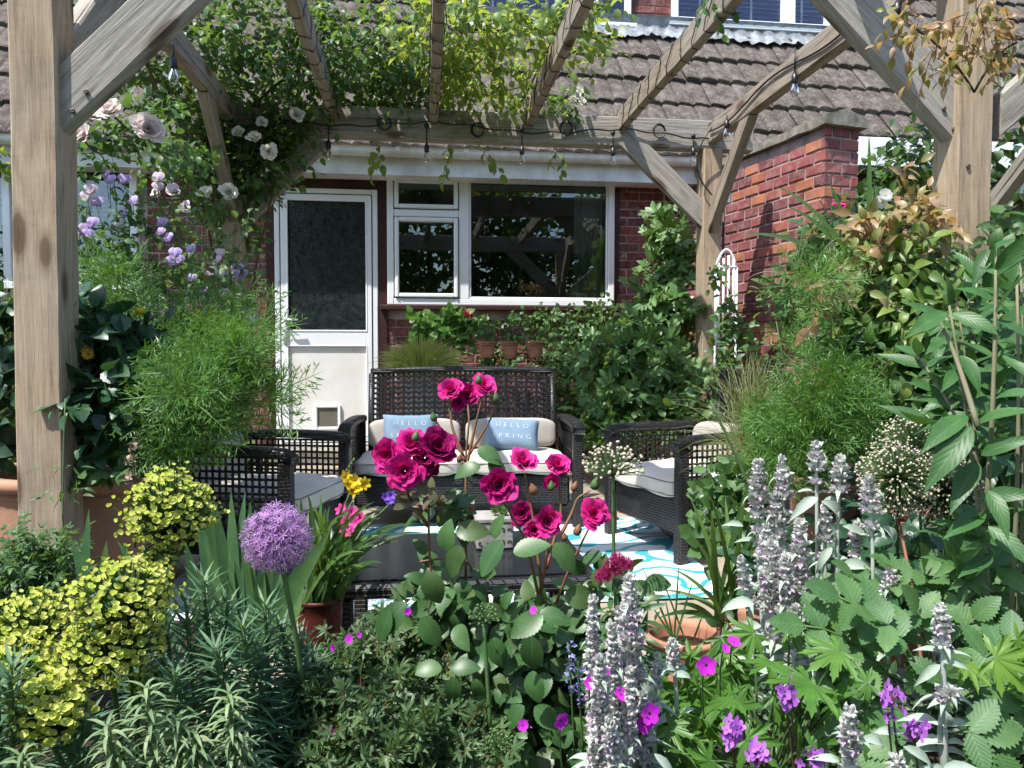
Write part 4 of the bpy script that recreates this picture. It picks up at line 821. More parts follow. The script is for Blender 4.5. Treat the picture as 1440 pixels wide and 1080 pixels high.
edge('magenta_rose',(.60,.02,.24),f=.5); edge('hot_rose',(.80,.05,.34),f=.5); edge('crimson_rose',(.34,.006,.14),f=.5); edge('pale_rose',(.92,.86,.84),.4); edge('lilac',(.78,.66,.88),.3,.6)
M['stem_green']=plain('stem_green',(.07,.13,.04),.6,.3,c2=(.05,.10,.03)); M['stem_red']=plain('stem_red',(.22,.07,.05),.5,.3,c2=(.13,.09,.04),nscale=20); M['stem_brown']=plain('stem_brown',(.10,.065,.04),.8,.2); M['stem_silver']=plain('stem_silver',(.40,.44,.40),.95,.05); M['eye']=plain('flower_eye',(.02,.005,.02),.6); M['yellow_eye']=plain('yellow_eye',(.5,.33,.03),.7); M['dry']=plain('dried_flower',(.20,.14,.09),.9,c2=(.32,.25,.17),nscale=60)
# ---- templates
T_oval=[leaf(.62,5,.14,c,'oval',twist=tw) for c,tw in((.15,0),(.35,.3),(.55,-.3))]
T_serr=[leaf(.62,10,.14,c,'oval',serr=.07,twist=tw) for c,tw in((.15,0),(.4,.3))]
T_rose=[leaf(.62,20,.12,c,'oval',serr=.055,twist=tw) for c,tw in((.12,.1),(.3,.3),(.45,-.3))]
T_lance=[leaf(.26,5,.15,c,'lance') for c in(.1,.35,.6)]
T_needle=[leaf(.15,4,.12,c,'lance') for c in(.1,.3,.6)]
T_comp=[compound(5,.55,.40,'oval',curl=c) for c in(.15,.35)]
T_comp_pt=[compound(5,.42,.46,'lance',curl=c) for c in(.2,.5)]
T_feather=[feather(7,i,.022) for i in range(4)]
T_fig=[lobed([(-80,.55),(-38,.85),(0,1),(38,.85),(80,.55)],w=.20,cut=.42,curl=c) for c in(.15,.4)]
T_ivy=[lobed([(-70,.6),(0,1),(70,.6)],w=.30,cut=.55,curl=c) for c in(.1,.3)]
T_palm=[lobed([(-120,.6),(-72,.85),(-36,.95),(0,1),(36,.95),(72,.85),(120,.6)],w=.13,cut=.38,curl=c,serr=1) for c in(.15,.4)]
T_fine=[lobed([(-120,.7),(-62,.9),(0,1),(62,.9),(120,.7)],w=.16,cut=.30,curl=c,serr=1) for c in(.2,.5)]
T_five=fivepetal(); T_five2=fivepetal(1.0,5,.05,.18,3)
T_small=fivepetal(.8,4,.15,.05,2,nl=2,kk=2)
ROSES=[rose_tpl(i,o,34) for i,o in((1,.55),(2,.68),(3,.42),(4,.78))]
def meshof(name,tpl,mats):
    mb=MB(); mb.inst(tpl,np.zeros((1,3)),np.eye(3)[None],np.ones(1)); return mb.mesh(name,mats)
RM={k:[meshof('blossom_'+k,r,M[k]) for r in ROSES] for k in('magenta_rose','crimson_rose','hot_rose','pale_rose','cream_rose')}
FACE=np.array(-FW)
def plant(name,label,cat,px,py,d,group=None,base=None):
    b=base or W(px,py,d); return thing(name,label,cat,(b[0],b[1],base[2] if base else 0),0,group)
def buds(par,L,mat='stem_green',r=.008,tip=None):
    for P,D in L:
        mb=MB(); f=toframe(np.array([D],float)); lathe(mb,[(.0,-.2*r),(.7*r,.1*r),(r,.9*r),(.75*r,1.7*r),(.1*r,2.7*r)],tuple(P),8,0,M=f[0]); mb.build('bud',M[mat],par)
def pot(name,label,px,py,d,rtop,h,mat,soil=True,z0=None,group=None,taper=.72,rim=.05):
    """px,py: centre of rim"""
    P=W(px,py,d); zt=P.z; z0=zt-h if z0 is None else z0; h=zt-z0; t=thing(name,label,'pot',(P.x,P.y,z0),0,group)
    mb=MB(); rb=rtop*taper; pr=[(0,z0),(rb,z0),(rb*1.02,z0+.01)]
    for q in np.linspace(.1,.78,7): pr.append((rb+(rtop*.93-rb)*math.sin(q*1.57/.78*.9),z0+h*q))
    pr+=[(rtop*.93,zt-rim*1.5),(rtop*.955,zt-rim*1.35),(rtop*.93,zt-rim*1.2),(rtop*.94,zt-rim*.95),(rtop*1.0,zt-rim*.85),(rtop*1.015,zt-rim*.3),(rtop*.99,zt),(rtop*.90,zt),(rtop*.88,zt-.02),(rtop*.86,zt-.10)]
    lathe(mb,pr,(P.x,P.y,0),48); mb.build('body',M[mat],t)
    if soil: mb=MB(); lathe(mb,[(rtop*.87,zt-.045),(rtop*.5,zt-.03),(.001,zt-.035)],(P.x,P.y,0),24); mb.build('potting_soil',M['soil'],t)
    return t,Vector((P.x,P.y,zt))
# ================================================================ PLANTS
V_=lambda *a:np.array(a,float)
def ground(P): return (P[0],P[1],0.02)
# ---- hedges that close the garden (sides and the part reflected in the glass)
def hedge(name,label,cat,x0,x1,y0,y1,z0,z1,n,size,mat='hedge_leaf',core=True,wave=.25):
    t=thing(name,label,cat,((x0+x1)/2,(y0+y1)/2,z0)); lf,st=MB(),MB(); P=np.stack([rng.uniform(x0,x1,n),rng.uniform(y0,y1,n),rng.uniform(z0,z1,n)],1)
    P[:,2]+=wave*np.sin(P[:,0]*2.1+P[:,1]*3)*(P[:,2]-z0)/(z1-z0); D=rvec(n)+V_(0,0,.5); twigs(lf,None,P,D,size*2.5,5,size*1.15,[leaf(.6,2,.15,.3)]); lf.build('foliage',M[mat],t)
    for i in range(5): a=rng.uniform(0,1,2); b=V_(x0+(x1-x0)*(i+.5)/5,(y0+y1)/2,z0); tube(st,bez(b,b+V_(.1,0,(z1-z0)*.4),b+V_(rng.normal(0,.2),0,(z1-z0)*.8)),(np.linspace(.05,.015,8)),6)
    st.build('trunk',M['stem_brown'],t); return t
hedge('hedge','dark green hedge beyond the timber rail at the right edge','hedge',3.3,4.6,1.6,6.2,0,2.55,1500,.09)
hedge('hedge','dark green hedge along the left side of the patio','hedge',-4.4,-3.2,.8,6.0,0,1.9,1100,.09)
for i,(x,y,h,lab) in enumerate(((-5,-9,7.5,'broad tree behind the viewer on the left'),(.2,-10.5,8.2,'tall tree behind the viewer in the middle'),(5.4,-10,5.6,'rounded tree behind the viewer on the right'))):
    t=thing('garden_tree',lab,'tree',(x,y,0),0,'trees across the lawn'); lf=MB(); n=1100; u=rvec(n); u/=np.linalg.norm(u,axis=1)[:,None]; P=V_(x,y,h*.6)+u*V_(2.9,1.6,h*.45)*rng.uniform(.3,1,(n,1))**.6*(1+.2*np.sin(u[:,0:1]*7)); twigs(lf,None,P,u+V_(0,0,.3),.5,6,.34,[leaf(.6,2,.15,.3)]); lf.build('crown',M['climb_leaf'],t); st=MB(); tube(st,[(x,y,0),(x+.1,y,h*.4),(x,y,h*.7)],[.16,.11,.04],8); st.build('trunk',M['stem_brown'],t)
hedge('hedge','long hedge across the lawn behind the viewer','hedge',-9,9,-8.2,-7.2,0,2.7,2200,.14)
# ---- climbing rose on the back left post and over the rafters
cr=thing('climbing_rose','climbing rose with dark leaves and pale blooms swallowing the back left post','climbing rose',(PXL,PYB,0)); lf,st=MB(),MB()
bl=[(250,70,4.4,110,75,.45),(350,40,4.5,90,60,.4),(430,80,4.6,80,80,.4),(500,60,4.7,90,70,.4),(520,125,5.15,90,40,.12),(395,150,5.0,65,60,.25),(330,170,4.85,80,70,.2),(340,240,4.85,55,60,.2,1.9),(375,215,4.8,60,40,.15,1.6),(325,310,4.9,36,60,.15,1.8),(400,180,4.85,50,35,.12,1.5),(300,200,4.7,40,50,.12,1.3),(560,85,4.8,70,60,.35),(270,260,4.5,40,60,.2,.7),(235,140,4.4,60,50,.25,.8),(150,60,4.2,60,50,.3,.5),(560,150,5.2,80,22,.1)]
blobfol(lf,st,bl,19,.24,6,.060,T_serr,up=.15,droop=.35)
lf.build('foliage',M['climb_leaf'],cr)
for (a,b,c) in (((322,560,5.0),(300,350,5.0),(340,180,4.9)),((330,560,5.0),(350,380,4.9),(420,130,4.7)),((318,560,5.0),(280,330,4.7),(170,180,3.6)),((325,560,5.0),(310,300,4.8),(210,60,4.4)),((340,200,4.9),(450,130,4.9),(600,150,5.1)),((330,180,4.9),(420,60,4.6),(560,60,4.6)),((480,140,5.15),(540,160,5.2),(640,130,5.2)),((300,250,4.8),(230,190,4.0),(150,190,3.0)),((270,300,4.7),(230,120,3.8),(190,60,3.4))):
    tube(st,bez(W(*a),W(*b),W(*c),14),np.linspace(.011,.004,14),6)
blossoms=[((208,182,2.9),.072,'pale_rose',(.3,-.8,.1)),((155,156,2.9),.062,'pale_rose',(.0,-.8,.5)),((115,192,2.8),.056,'pale_rose',(-.3,-.9,.3)),((128,165,2.95),.05,'pale_rose',(.2,-.5,.7)),((108,178,3.0),.045,'pale_rose',(-.4,-.5,.5)),
 ((322,270,4.5),.062,'cream_rose',(.3,-.9,.3)),((290,273,4.4),.06,'cream_rose',(-.2,-.7,.6)),((378,213,4.5),.058,'cream_rose',(.3,-.9,-.1)),((358,195,4.5),.055,'cream_rose',(-.2,-.7,.5)),((417,162,4.6),.055,'cream_rose',(.2,-.9,.3)),((336,188,4.5),.05,'cream_rose',(-.2,-.7,.3)),((368,172,4.6),.04,'cream_rose',(.3,-.9,.2)),((228,233,4.3),.05,'pale_rose',(-.3,-.6,.3)),((243,268,4.3),.045,'pale_rose',(0,-.9,.2)),((222,272,4.3),.04,'pale_rose',(-.3,-.8,.3)),((260,293,4.3),.04,'cream_rose',(.2,-.8,.3))]
for i,(p,r,mt,D) in enumerate(blossoms): place('blossom',RM[mt][i%4],cr,W(*p),Vector(D),r)
st2=MB()
pk=[((208,182,2.9),(240,225,3.5)),((155,156,2.9),(215,200,3.3)),((115,192,2.8),(150,215,3.2)),((150,215,3.2),(240,225,3.5)),((240,225,3.5),(275,300,4.6))]
for a,b in pk: tube(st,bez(W(*a),(W(*a)+W(*b))/2+Vector((0,0,-.05)),W(*b),7),.004,5)
st.build('stem',M['stem_brown'],cr)
lf=MB(); blobfol(lf,None,[(135,200,2.95,45,24,.12,.7),(195,150,3.0,30,25,.1,.6),(215,215,3.2,45,40,.2,.6),(250,200,3.6,50,50,.3,.7),(180,175,3.1,50,30,.1,.5)],22,.13,5,.048,T_serr,up=.2,droop=.3); lf.build('foliage',M['small_leaf'],cr)
# ---- lime green climber over the middle rafters, trailing below the beam
lc=thing('leafy_climber','yellow green climber spread over the middle rafters with sprigs below the beam','climber',(.7,PYB+.1,0)); lf,st=MB(),MB()
bl=[(650,40,4.3,90,50,.4),(700,95,4.7,90,50,.3),(780,50,4.4,60,50,.35),(640,110,4.9,70,45,.2),(740,140,5.1,60,28,.12),(620,35,4.2,90,50,.4),(810,20,4.1,50,30,.3),(780,150,5.15,40,20,.1,.7),(690,20,4.0,80,30,.4),(845,60,4.3,16,28,.1,.7),(835,10,3.9,30,20,.1)]
blobfol(lf,st,bl,12,.22,6,.066,T_oval,up=.2,droop=.4,sr=.0014)
for (x,y,ex,ey) in((520,208,530,226),(630,205,622,232),(672,205,690,222),(790,205,787,218),(985,10,1000,25),(575,40,555,90)):
    P=np.array([W(x,y,4.95)]); Q=np.array([W(ex,ey,4.95)]); twigs(lf,st,P.repeat(2,0)+rvec(2,.02),(Q-P).repeat(2,0)+rvec(2,.03),np.linalg.norm(Q-P)+.06,6,.072,T_oval,droop=.6)
lf.build('foliage',M['lime_leaf'],lc)
for (a,b,c) in (((700,160,5.2),(660,90,4.8),(640,20,4.2)),((720,165,5.2),(760,100,4.8),(790,20,4.2)),((600,180,5.2),(640,120,5.0),(700,60,4.5)),((480,170,5.2),(600,150,5.2),(720,168,5.2)),((560,110,5.0),(640,150,5.1),(740,120,5.1))): tube(st,bez(W(*a),W(*b),W(*c),12),.006,5)
st.build('stem',M['stem_brown'],lc)
for i,p in enumerate(((812,135,4.9),(818,142,4.9),(806,140,4.9),(815,128,4.95))): place('blossom',RM['cream_rose'][i%4],lc,W(*p),Vector((.1,-1,.3)),.03)
lf=MB(); blobfol(lf,None,[(790,150,5.05,45,28,.1),(815,140,5.0,22,20,.06)],14,.14,5,.05,T_oval); lf.build('foliage',M['small_leaf'],lc)
lf,st=MB(),MB(); sb=thing('leafy_sprig','fresh green sprig hanging in front of the upstairs window','climber',tuple(W(1000,0,3.4))); 
for (x,y,ex,ey) in ((995,-8,985,20),(1000,-8,1012,28),(1010,-8,1030,12),(1270,10,1250,40)): P=np.array([W(x,y,3.4)]);Q=np.array([W(ex,ey,3.4)]); twigs(lf,st,P,Q-P,np.linalg.norm(Q-P),6,.055,T_oval,droop=.3)
lf.build('foliage',M['small_leaf'],sb); st.build('stem',M['stem_green'],sb)
# left edge sprig
sb=thing('leafy_sprig','light green sprig at the left edge below the gutter','climber',tuple(W(0,210,2.9))); lf,st=MB(),MB()
for (x,y,ex,ey) in ((-40,200,18,206),(-30,215,15,232),(-20,190,8,238)): P=np.array([W(x,y,2.9)]);Q=np.array([W(ex,ey,2.9)]); twigs(lf,st,P,Q-P,np.linalg.norm(Q-P),8,.045,T_oval,droop=.3)
lf.build('foliage',M['lime_leaf'],sb); st.build('stem',M['stem_green'],sb)
# ---- pots on the left
tp,pc=pot('terracotta_pot','very large weathered terracotta pot behind the left front post',132,655,2.78,.36,.50,'terra_old')
# ---- sweet peas with wigwam
sp=plant('sweet_pea','sweet peas with lilac and pale pink flowers climbing canes over the left pot','sweet pea',235,650,3.1); lf,st=MB(),MB()
tops=[(120,250),(160,235),(200,300),(245,290),(290,320),(330,350),(140,330),(365,400),(215,330),(310,300),(180,270),(105,300),(270,350),(345,330),(230,260)]
for x,y in tops:
    b=W(235+(x-235)*.35,640,3.1+random.uniform(-.15,.2)); t_=W(x,y,3.05+random.uniform(-.2,.25)); P=stemto(st,b,t_,.0025,.0015,.06,10)
    q=P[3:]; D=np.gradient(q,axis=0); twigs(lf,st,np.repeat(q,3,0),rvec(len(q)*3)+V_(0,0,.3),.10,4,.042,T_oval,droop=.2,sr=.001)
blobfol(lf,st,[(180,400,3.1,90,50,.2),(280,400,3.05,50,40,.15),(150,350,3.1,60,60,.2,.7)],11,.12,5,.04,T_lance+T_oval,up=.4)
lf.build('foliage',M['small_leaf'],sp); 
SPF={}
for k in('lilac','pinkwhite'):
    mb=MB(); s_=petal(1.25,5,6,-.25,-.5,.16,.09,4,base=.2); w_=petal(.7,4,4,.5,.4,.1,.1,2)
    for tp_,D,Nn,sc in((s_,(0,-.15,1),(0,-1,.2),1.0),(w_,(.35,-.9,.35),(.8,.1,.6),.62),(w_,(-.35,-.9,.35),(-.8,.1,.6),.62),(leaf(.5,3,.5,-.4),(0,-1,.1),(0,.1,1),.45)): mb.inst(tp_,np.zeros((1,3)),frames(V_(*D)[None],V_(*Nn)[None]),np.array([sc]))
    SPF[k]=(mb.tpl(),mb.mesh('sweet_pea_flower',M[k]))
fl=[(150,250,'lilac'),(155,258,'lilac'),(128,272,'pinkwhite'),(122,282,'pinkwhite'),(136,290,'lilac'),(187,287,'lilac'),(175,305,'lilac'),(222,268,'pinkwhite'),(243,270,'pinkwhite'),(228,318,'lilac'),(226,330,'lilac'),(236,340,'lilac'),(130,318,'lilac'),(120,325,'lilac'),(125,333,'lilac'),(246,362,'lilac'),(252,370,'lilac'),(243,374,'lilac'),(268,355,'lilac'),(310,360,'pinkwhite'),(306,370,'pinkwhite'),(335,384,'lilac'),(330,390,'lilac'),(341,392,'lilac'),(313,392,'pinkwhite'),(297,387,'pinkwhite'),(270,395,'lilac'),(355,455,'lilac'),(348,447,'lilac'),(315,417,'pinkwhite'),(175,258,'lilac'),(112,330,'lilac'),(165,325,'pinkwhite'),(222,255,'pinkwhite'),(260,293,'pinkwhite'),(286,412,'lilac')]
for i,(x,y,k) in enumerate(fl):
    D=Vector(-RT)*random.uniform(-.8,.8)+Vector(-FW)*1; P=W(x,y,2.95+random.uniform(-.1,.1)); f=frames(np.array([D]),V_(0,0,1)[None])[0]; zz=Vector((0,0,1)); yy=-D.normalized(); xx=yy.cross(zz).normalized()
    o=bpy.data.objects.new('blossom',SPF[k][1]); COL.objects.link(o); o.parent=sp; o.matrix_basis=Matrix.Translation(P-sp.location)@Matrix((xx,yy,zz)).transposed().to_4x4()@Matrix.Scale(random.uniform(.034,.046),4); tube(st,[P,P+Vector((random.uniform(-.02,.02),.03,-.09))],.0013,4)
st.build('stem',M['stem_green'],sp)
# violet salvia spikes behind cosmos
sv=plant('salvia','dark violet flower spikes standing among the sweet peas','salvia',240,640,3.15); st=MB()
for x,y in((218,400),(228,415),(236,405),(198,385),(245,420),(292,410),(300,400),(182,390),(265,405)):
    fb=MB(); b=W(240,640,3.1); t_=W(x,y,3.0); P=stemto(st,b,t_,.002,.0012,.03,9); n=26; tt=rng.uniform(.72,1,n); Q=np.array([P[-1]*(u)+P[-3]*(1-u) for u in (tt-.72)/.28]); fb.inst(leaf(.6,2,.3,.3),Q,frames(rvec(n)+V_(0,0,.4),rvec(n)),rng.uniform(.010,.016,n)); fb.build('flower_spike',M['blue_violet'],sv)
st.build('stem',M['stem_green'],sv)
# ---- feathery cosmos (left)
cs=thing('cosmos_plant','feathery bright green cosmos spilling over the left terracotta pot','cosmos',tuple(pc)); lf,lf2,st=MB(),MB(),MB()
def feathers(lf,blobs,dens,size,up=.5,face=.5):
    for b in blobs:
        n=int(dens*b[3]*b[4]/1000*(b[6] if len(b)>6 else 1)); P,U=inblob(b[:6],n,.3); D=U+V_(0,0,up)-np.array(FW)*face*.5+rvec(n,.35)
        w_=rng.integers(0,4,n)
        for q in range(4):
            mk=w_==q; k=mk.sum()
            if k: lf.inst(T_feather[q],P[mk]-D[mk]*size*.3,frames(D[mk],np.tile(-np.array(FW)*.7+V_(-.2,0,.7),(k,1))+rvec(k,.4)),size*rng.uniform(.7,1.15,k))
feathers(lf,[(225,450,2.6,90,50,.15),(300,500,2.5,80,60,.15),(335,560,2.42,45,60,.1),(200,520,2.7,60,50,.15),(250,580,2.5,50,45,.12),(280,600,2.45,50,35,.1),(170,440,2.7,60,40,.15),(320,450,2.6,55,50,.12)],8,.17)
def whorl(lf,x,y,d,n,size,lift=.3,tp=None,spread=1):
    c=np.array(W(x,y,d)); u=fib(n,-.2,1); u=u*spread; D=u[:,0:1]*np.array(RT)+u[:,1:2]*V_(0,0,1)*.75-u[:,2:3]*np.array(FW)*.6+V_(0,0,lift*.4); tp=tp or T_feather
    for q in range(len(tp)): k=np.arange(n)%len(tp)==q; lf.inst(tp[q],np.tile(c,(k.sum(),1)),frames(D[k],rvec(k.sum(),.3)-np.array(FW)+V_(0,0,.6)),size*rng.uniform(.7,1.1,k.sum()))
for x,y,d in((352,470,2.6),(130,470,2.6),(170,400,2.8),(370,560,2.45),(262,555,2.30),(235,575,2.4),(290,590,2.4),(285,520,2.4),(335,500,2.45),(215,600,2.45),(250,625,2.4)): whorl(lf,x,y,d,20,.20)
for x,y,d in((258,550,2.33),(282,458,2.6),(275,468,2.6),(330,465,2.5),(352,520,2.45)): whorl(lf2,x,y,d,12,.06)
lf.build('foliage',M['feather_leaf'],cs); lf2.build('young_shoot',M['feather_lime'],cs)
for i in range(9): stemto(st,pc+Vector((random.uniform(-.1,.15),random.uniform(-.1,.1),-.03)),W(random.uniform(170,350),random.uniform(430,560),2.75),.004,.0015,.05)
st.build('stem',M['stem_green'],cs)
db=plant('daisy_bud','single yellow button flower above the cosmos','flower',197,437,2.6,base=W(197,470,2.6)); mb=MB(); P=W(197,437,2.55); lathe(mb,[(0,-.012),(.014,-.01),(.017,.0),(.012,.008),(0,.011)],tuple(P),14); mb.build('flower_head',M['yellow_petal'],db); mb=MB(); tube(mb,[P,P+Vector((-.01,.02,-.2))],.002,5); mb.build('stem',M['stem_green'],db)
# ---- dark dahlia leaves
dh=thing('dahlia','dark green broad leaved dahlia in the pot behind the left post','dahlia',tuple(pc+Vector((-.15,-.1,0)))); lf,st=MB(),MB()
blobfol(lf,st,[(150,500,2.5,50,60,.12),(150,550,2.45,60,45,.12),(200,545,2.5,55,50,.12),(140,585,2.45,45,30,.1),(220,500,2.6,50,50,.1),(190,588,2.45,50,26,.1),(125,440,2.55,30,40,.1,.6)],15,.14,5,.095,T_serr,up=.2,droop=.5,hint=(-.2,-.6,.6))
lf.build('foliage',M['dahlia_leaf'],dh); 
for i in range(7): stemto(st,pc+Vector((random.uniform(-.18,-.02),random.uniform(-.1,.05),-.03)),W(random.uniform(110,230),random.uniform(450,560),2.5),.005,.002,.04)
st.build('stem',M['stem_green'],dh)
dp=thing('trailing_vine','light leaves and orange dark-eyed flowers beside the left post','vine',tuple(pc+Vector((-.2,-.15,0)))); lf,st=MB(),MB()
blobfol(lf,st,[(118,655,2.38,16,8,.03,.6),(115,620,2.45,18,25,.05),(105,560,2.5,14,30,.05,.6),(160,658,2.36,20,6,.03,.6)],40,.07,4,.055,T_ivy,droop=.5,hint=(-.2,-.7,.5)); lf.build('foliage',M['small_leaf'],dp); st.build('stem',M['stem_green'],dp)
me=meshof('orange_flower',T_five2,[M['orange_petal'],M['eye']])
for p in((112,488,2.4),(124,498,2.4),(119,493,2.42)): place('blossom',me,dp,W(*p),Vector((.1,-1,.25)),.021)
# plants left of the post
gp=plant('feathery_plant','feathery green plant in the pot at the left edge','plant',-30,650,2.75); lf,lf2=MB(),MB(); feathers(lf,[(5,500,2.7,40,70,.15),(0,580,2.7,40,50,.15),(10,450,2.75,30,40,.12)],14,.15); lf.build('foliage',M['feather_leaf'],gp)
blobfol(lf2,None,[(-5,620,2.6,30,30,.08),(5,540,2.6,22,40,.08),(0,450,2.65,25,25,.08)],24,.1,4,.09,T_oval,hint=(-.2,-.6,.6)); lf2.build('broad_leaf',M['dahlia_leaf'],gp)
sg=plant('salvia','dark purple plumes among fine pale grass at the left edge','salvia',5,640,2.9); st=MB()
for x,y in((2,410),(-6,430),(-14,420)): 
    mb=MB()
    P=stemto(st,W(0,640,2.9),W(x,y,2.9),.003,.0015,.03,9); n=70; u=rng.uniform(0,1,n)[:,None]; Q=P[-1]*u+P[-3]*(1-u); mb.inst(leaf(.5,2,.3,.3),Q,frames(rvec(n)+V_(0,0,.4),rvec(n)),rng.uniform(.012,.02,n)); mb.build('flower_spike',M['blue_violet'],sg)
def blades(mb,base,tips,w,tp=None,sag=.3,n=7):
    """arched strap leaves, world base point(s) to tip"""
    for b,t in tips:
        b=np.array(tuple(b));t=np.array(tuple(t)); L=np.linalg.norm(t-b); c=(b+t)/2+V_(0,0,sag*L); P=bez(b,c,t,n); T=np.gradient(P,axis=0); side=np.cross(T,-np.array(FW)*.8+V_(rng.normal(0,.3),0,.4)); side/=np.linalg.norm(side,axis=1)[:,None]; tt=np.linspace(0,1,n); ww=w*rng.uniform(.8,1.15)*np.minimum(1,.55+tt*2.0)*(1-tt**3.2)+.0003; nr_=np.cross(side,T); nr_/=np.linalg.norm(nr_,axis=1)[:,None]
        V=np.stack([P-side*ww[:,None],P+nr_*ww[:,None]*.18*-1,P+side*ww[:,None]],1).reshape(-1,3); uv=np.stack([np.tile([0,.5,1],n),np.repeat(tt,3)],1)
        mb.add(V,[(i*3+j,i*3+j+1,(i+1)*3+j+1,(i+1)*3+j) for i in range(n-1) for j in(0,1)],uv)
mb=MB(); blades(mb,None,[(W(5,560,2.9)+Vector(rvec(1,.03)[0]),W(5+rng.normal(0,28),random.uniform(380,450),2.9+rng.normal(0,.1))) for i in range(90)],.0012); mb.build('grass_blade',M['stipa'],sg); st.build('stem',M['stem_green'],sg)
# ---- light compound leaved jasmine in front of left post
js=plant('jasmine','small light leaved jasmine at the foot of the left post','jasmine',45,850,1.75); lf,st=MB(),MB()
blobfol(lf,st,[(40,800,1.75,55,40,.12),(10,830,1.7,50,40,.1),(80,820,1.75,40,35,.1),(95,770,1.85,30,12,.06,.6),(30,770,1.75,30,18,.06)],26,.07,5,.05,T_comp_pt,droop=.3); lf.build('foliage',M['small_leaf'],js)
for i in range(6): stemto(st,W(50,980,1.75),W(random.uniform(0,100),random.uniform(765,830),1.75),.003,.0012,.03)
P=W(88,560,2.2); tube(st,bez(W(92,880,2.1),W(84,740,2.15),W(92,560,2.2),12),.0022,5); st.build('stem',M['stem_green'],js)
lf=MB(); 
for x,y in((92,700),(94,690),(90,660),(93,580)): Q=np.array([W(x,y,2.12)]); twigs(lf,None,Q.repeat(2,0),V_([1,-.3,.5],[-1,-.3,.3]) if False else np.array([[1,-.3,.4],[-1,-.3,.3]]),.06,3,.045,T_lance,droop=.4)
lf.build('climbing_shoot',M['small_leaf'],js)
# ---- dry seed stem
dr2=plant('dried_flower','brown withered flower stem in front of the large pot','flower',185,700,2.2,base=W(190,800,2.1)); mb=MB(); lf=MB()
tube(mb,bez(W(190,770,2.1),W(193,700,2.1),W(186,640,2.1)),.003,5); mb.build('stem',M['stem_brown'],dr2)
for x,y in((187,626),(182,648),(180,668),(178,672)): Q=np.array([W(x,y,2.1)]); n=12; lf.inst(leaf(.6,3,.3,.9),Q.repeat(n,0)+rvec(n,.004),frames(rvec(n)+V_(0,0,-.5),rvec(n)),rng.uniform(.016,.028,n))
lf.build('withered_petal',M['dry'],dr2)
# ---- euphorbia
def cup_tpl():
    mb=MB(); th=np.arange(9)*2*math.pi/9; rr=1+.10*np.cos(2*th); V=[(0,0,.0)]+[(.55*r*math.cos(t),.48*r*math.sin(t),.16) for r,t in zip(rr,th)]+[(r*math.cos(t),.82*r*math.sin(t),.62+.30*math.cos(2*t)) for r,t in zip(rr,th)]
    mb.add(V,[(0,1+i,1+(i+1)%9) for i in range(9)]+[(1+i,10+i,10+(i+1)%9,1+(i+1)%9) for i in range(9)])
    for i in range(3): a=i*2.09; mb.inst(BALL,np.array([[.2*math.cos(a),.2*math.sin(a),.22]]),np.eye(3)[None],np.array([.13]))
    return mb.tpl()
CUP=cup_tpl()
eu=plant('euphorbia','spurge with yellow green flower domes over blue green leafy stems','euphorbia',170,1000,1.05); lf,lo,st=MB(),MB(),MB(); eb=W(180,1250,1.05)
eb.z=.03
heads=[(238,722,1.12,58,60),(172,842,1.0,66,50),(150,912,.99,66,42),(40,885,1.06,62,46),(20,950,.98,46,48),(70,1000,.92,48,50),(228,786,1.1,22,14),(210,960,1.0,20,16)]
for hi,(x,y,d,rx,ry) in enumerate(heads):
    mb=MB(); sm=MB(); s=d/F; n=int(rx*ry/36*4.6); u=fib(n,-.55,1); u+=rng.normal(0,.05,u.shape); c=np.array(W(x,y,d)); up=V_(-.05,-.35,.93); f=toframe(up[None])[0]
    P=c+(u*np.array([rx*s,rx*s,ry*s])*rng.uniform(.74,1.08,(n,1)))@f.T; lump=1+.13*np.sin(u[:,0:1]*7+hi)*np.sin(u[:,1:2]*6+hi*2)+.10*np.sin(u[:,2:3]*9+u[:,0:1]*5); P=c+(P-c)*lump; N2=(u*np.array([.8,.8,1])+V_(0,0,.25))@f.T+rvec(n,.22); N2/=np.linalg.norm(N2,axis=1)[:,None]
    mb.inst(CUP,P,toframe(N2),(.0030+.0032*rng.beta(2,2,n))*(1 if hi!=5 else 1.2)); mb.build('flower_head',M['euph_cup'],eu)
    core=c-up*ry*s*.55; g=rng.integers(0,18,n); hub=core+(P-core)*.45+rvec(n,.003); sticks(st,hub,P,.0009); sticks(st,np.tile(core,(n,1)),hub,.0009)
    tube(st,bez((eb.x+rng.normal(0,.05),eb.y+.05,.03),(c+np.array(eb))/2+V_(0,.03,.02),core,8),.0035,6)
    k=70; Q=core+(P[rng.integers(0,n,k)]-core)*rng.uniform(.4,.9,(k,1)); lf.inst(T_oval[0],Q,frames(rvec(k)+V_(0,0,.3),rvec(k)+V_(0,0,1)),rng.uniform(.012,.02,k))
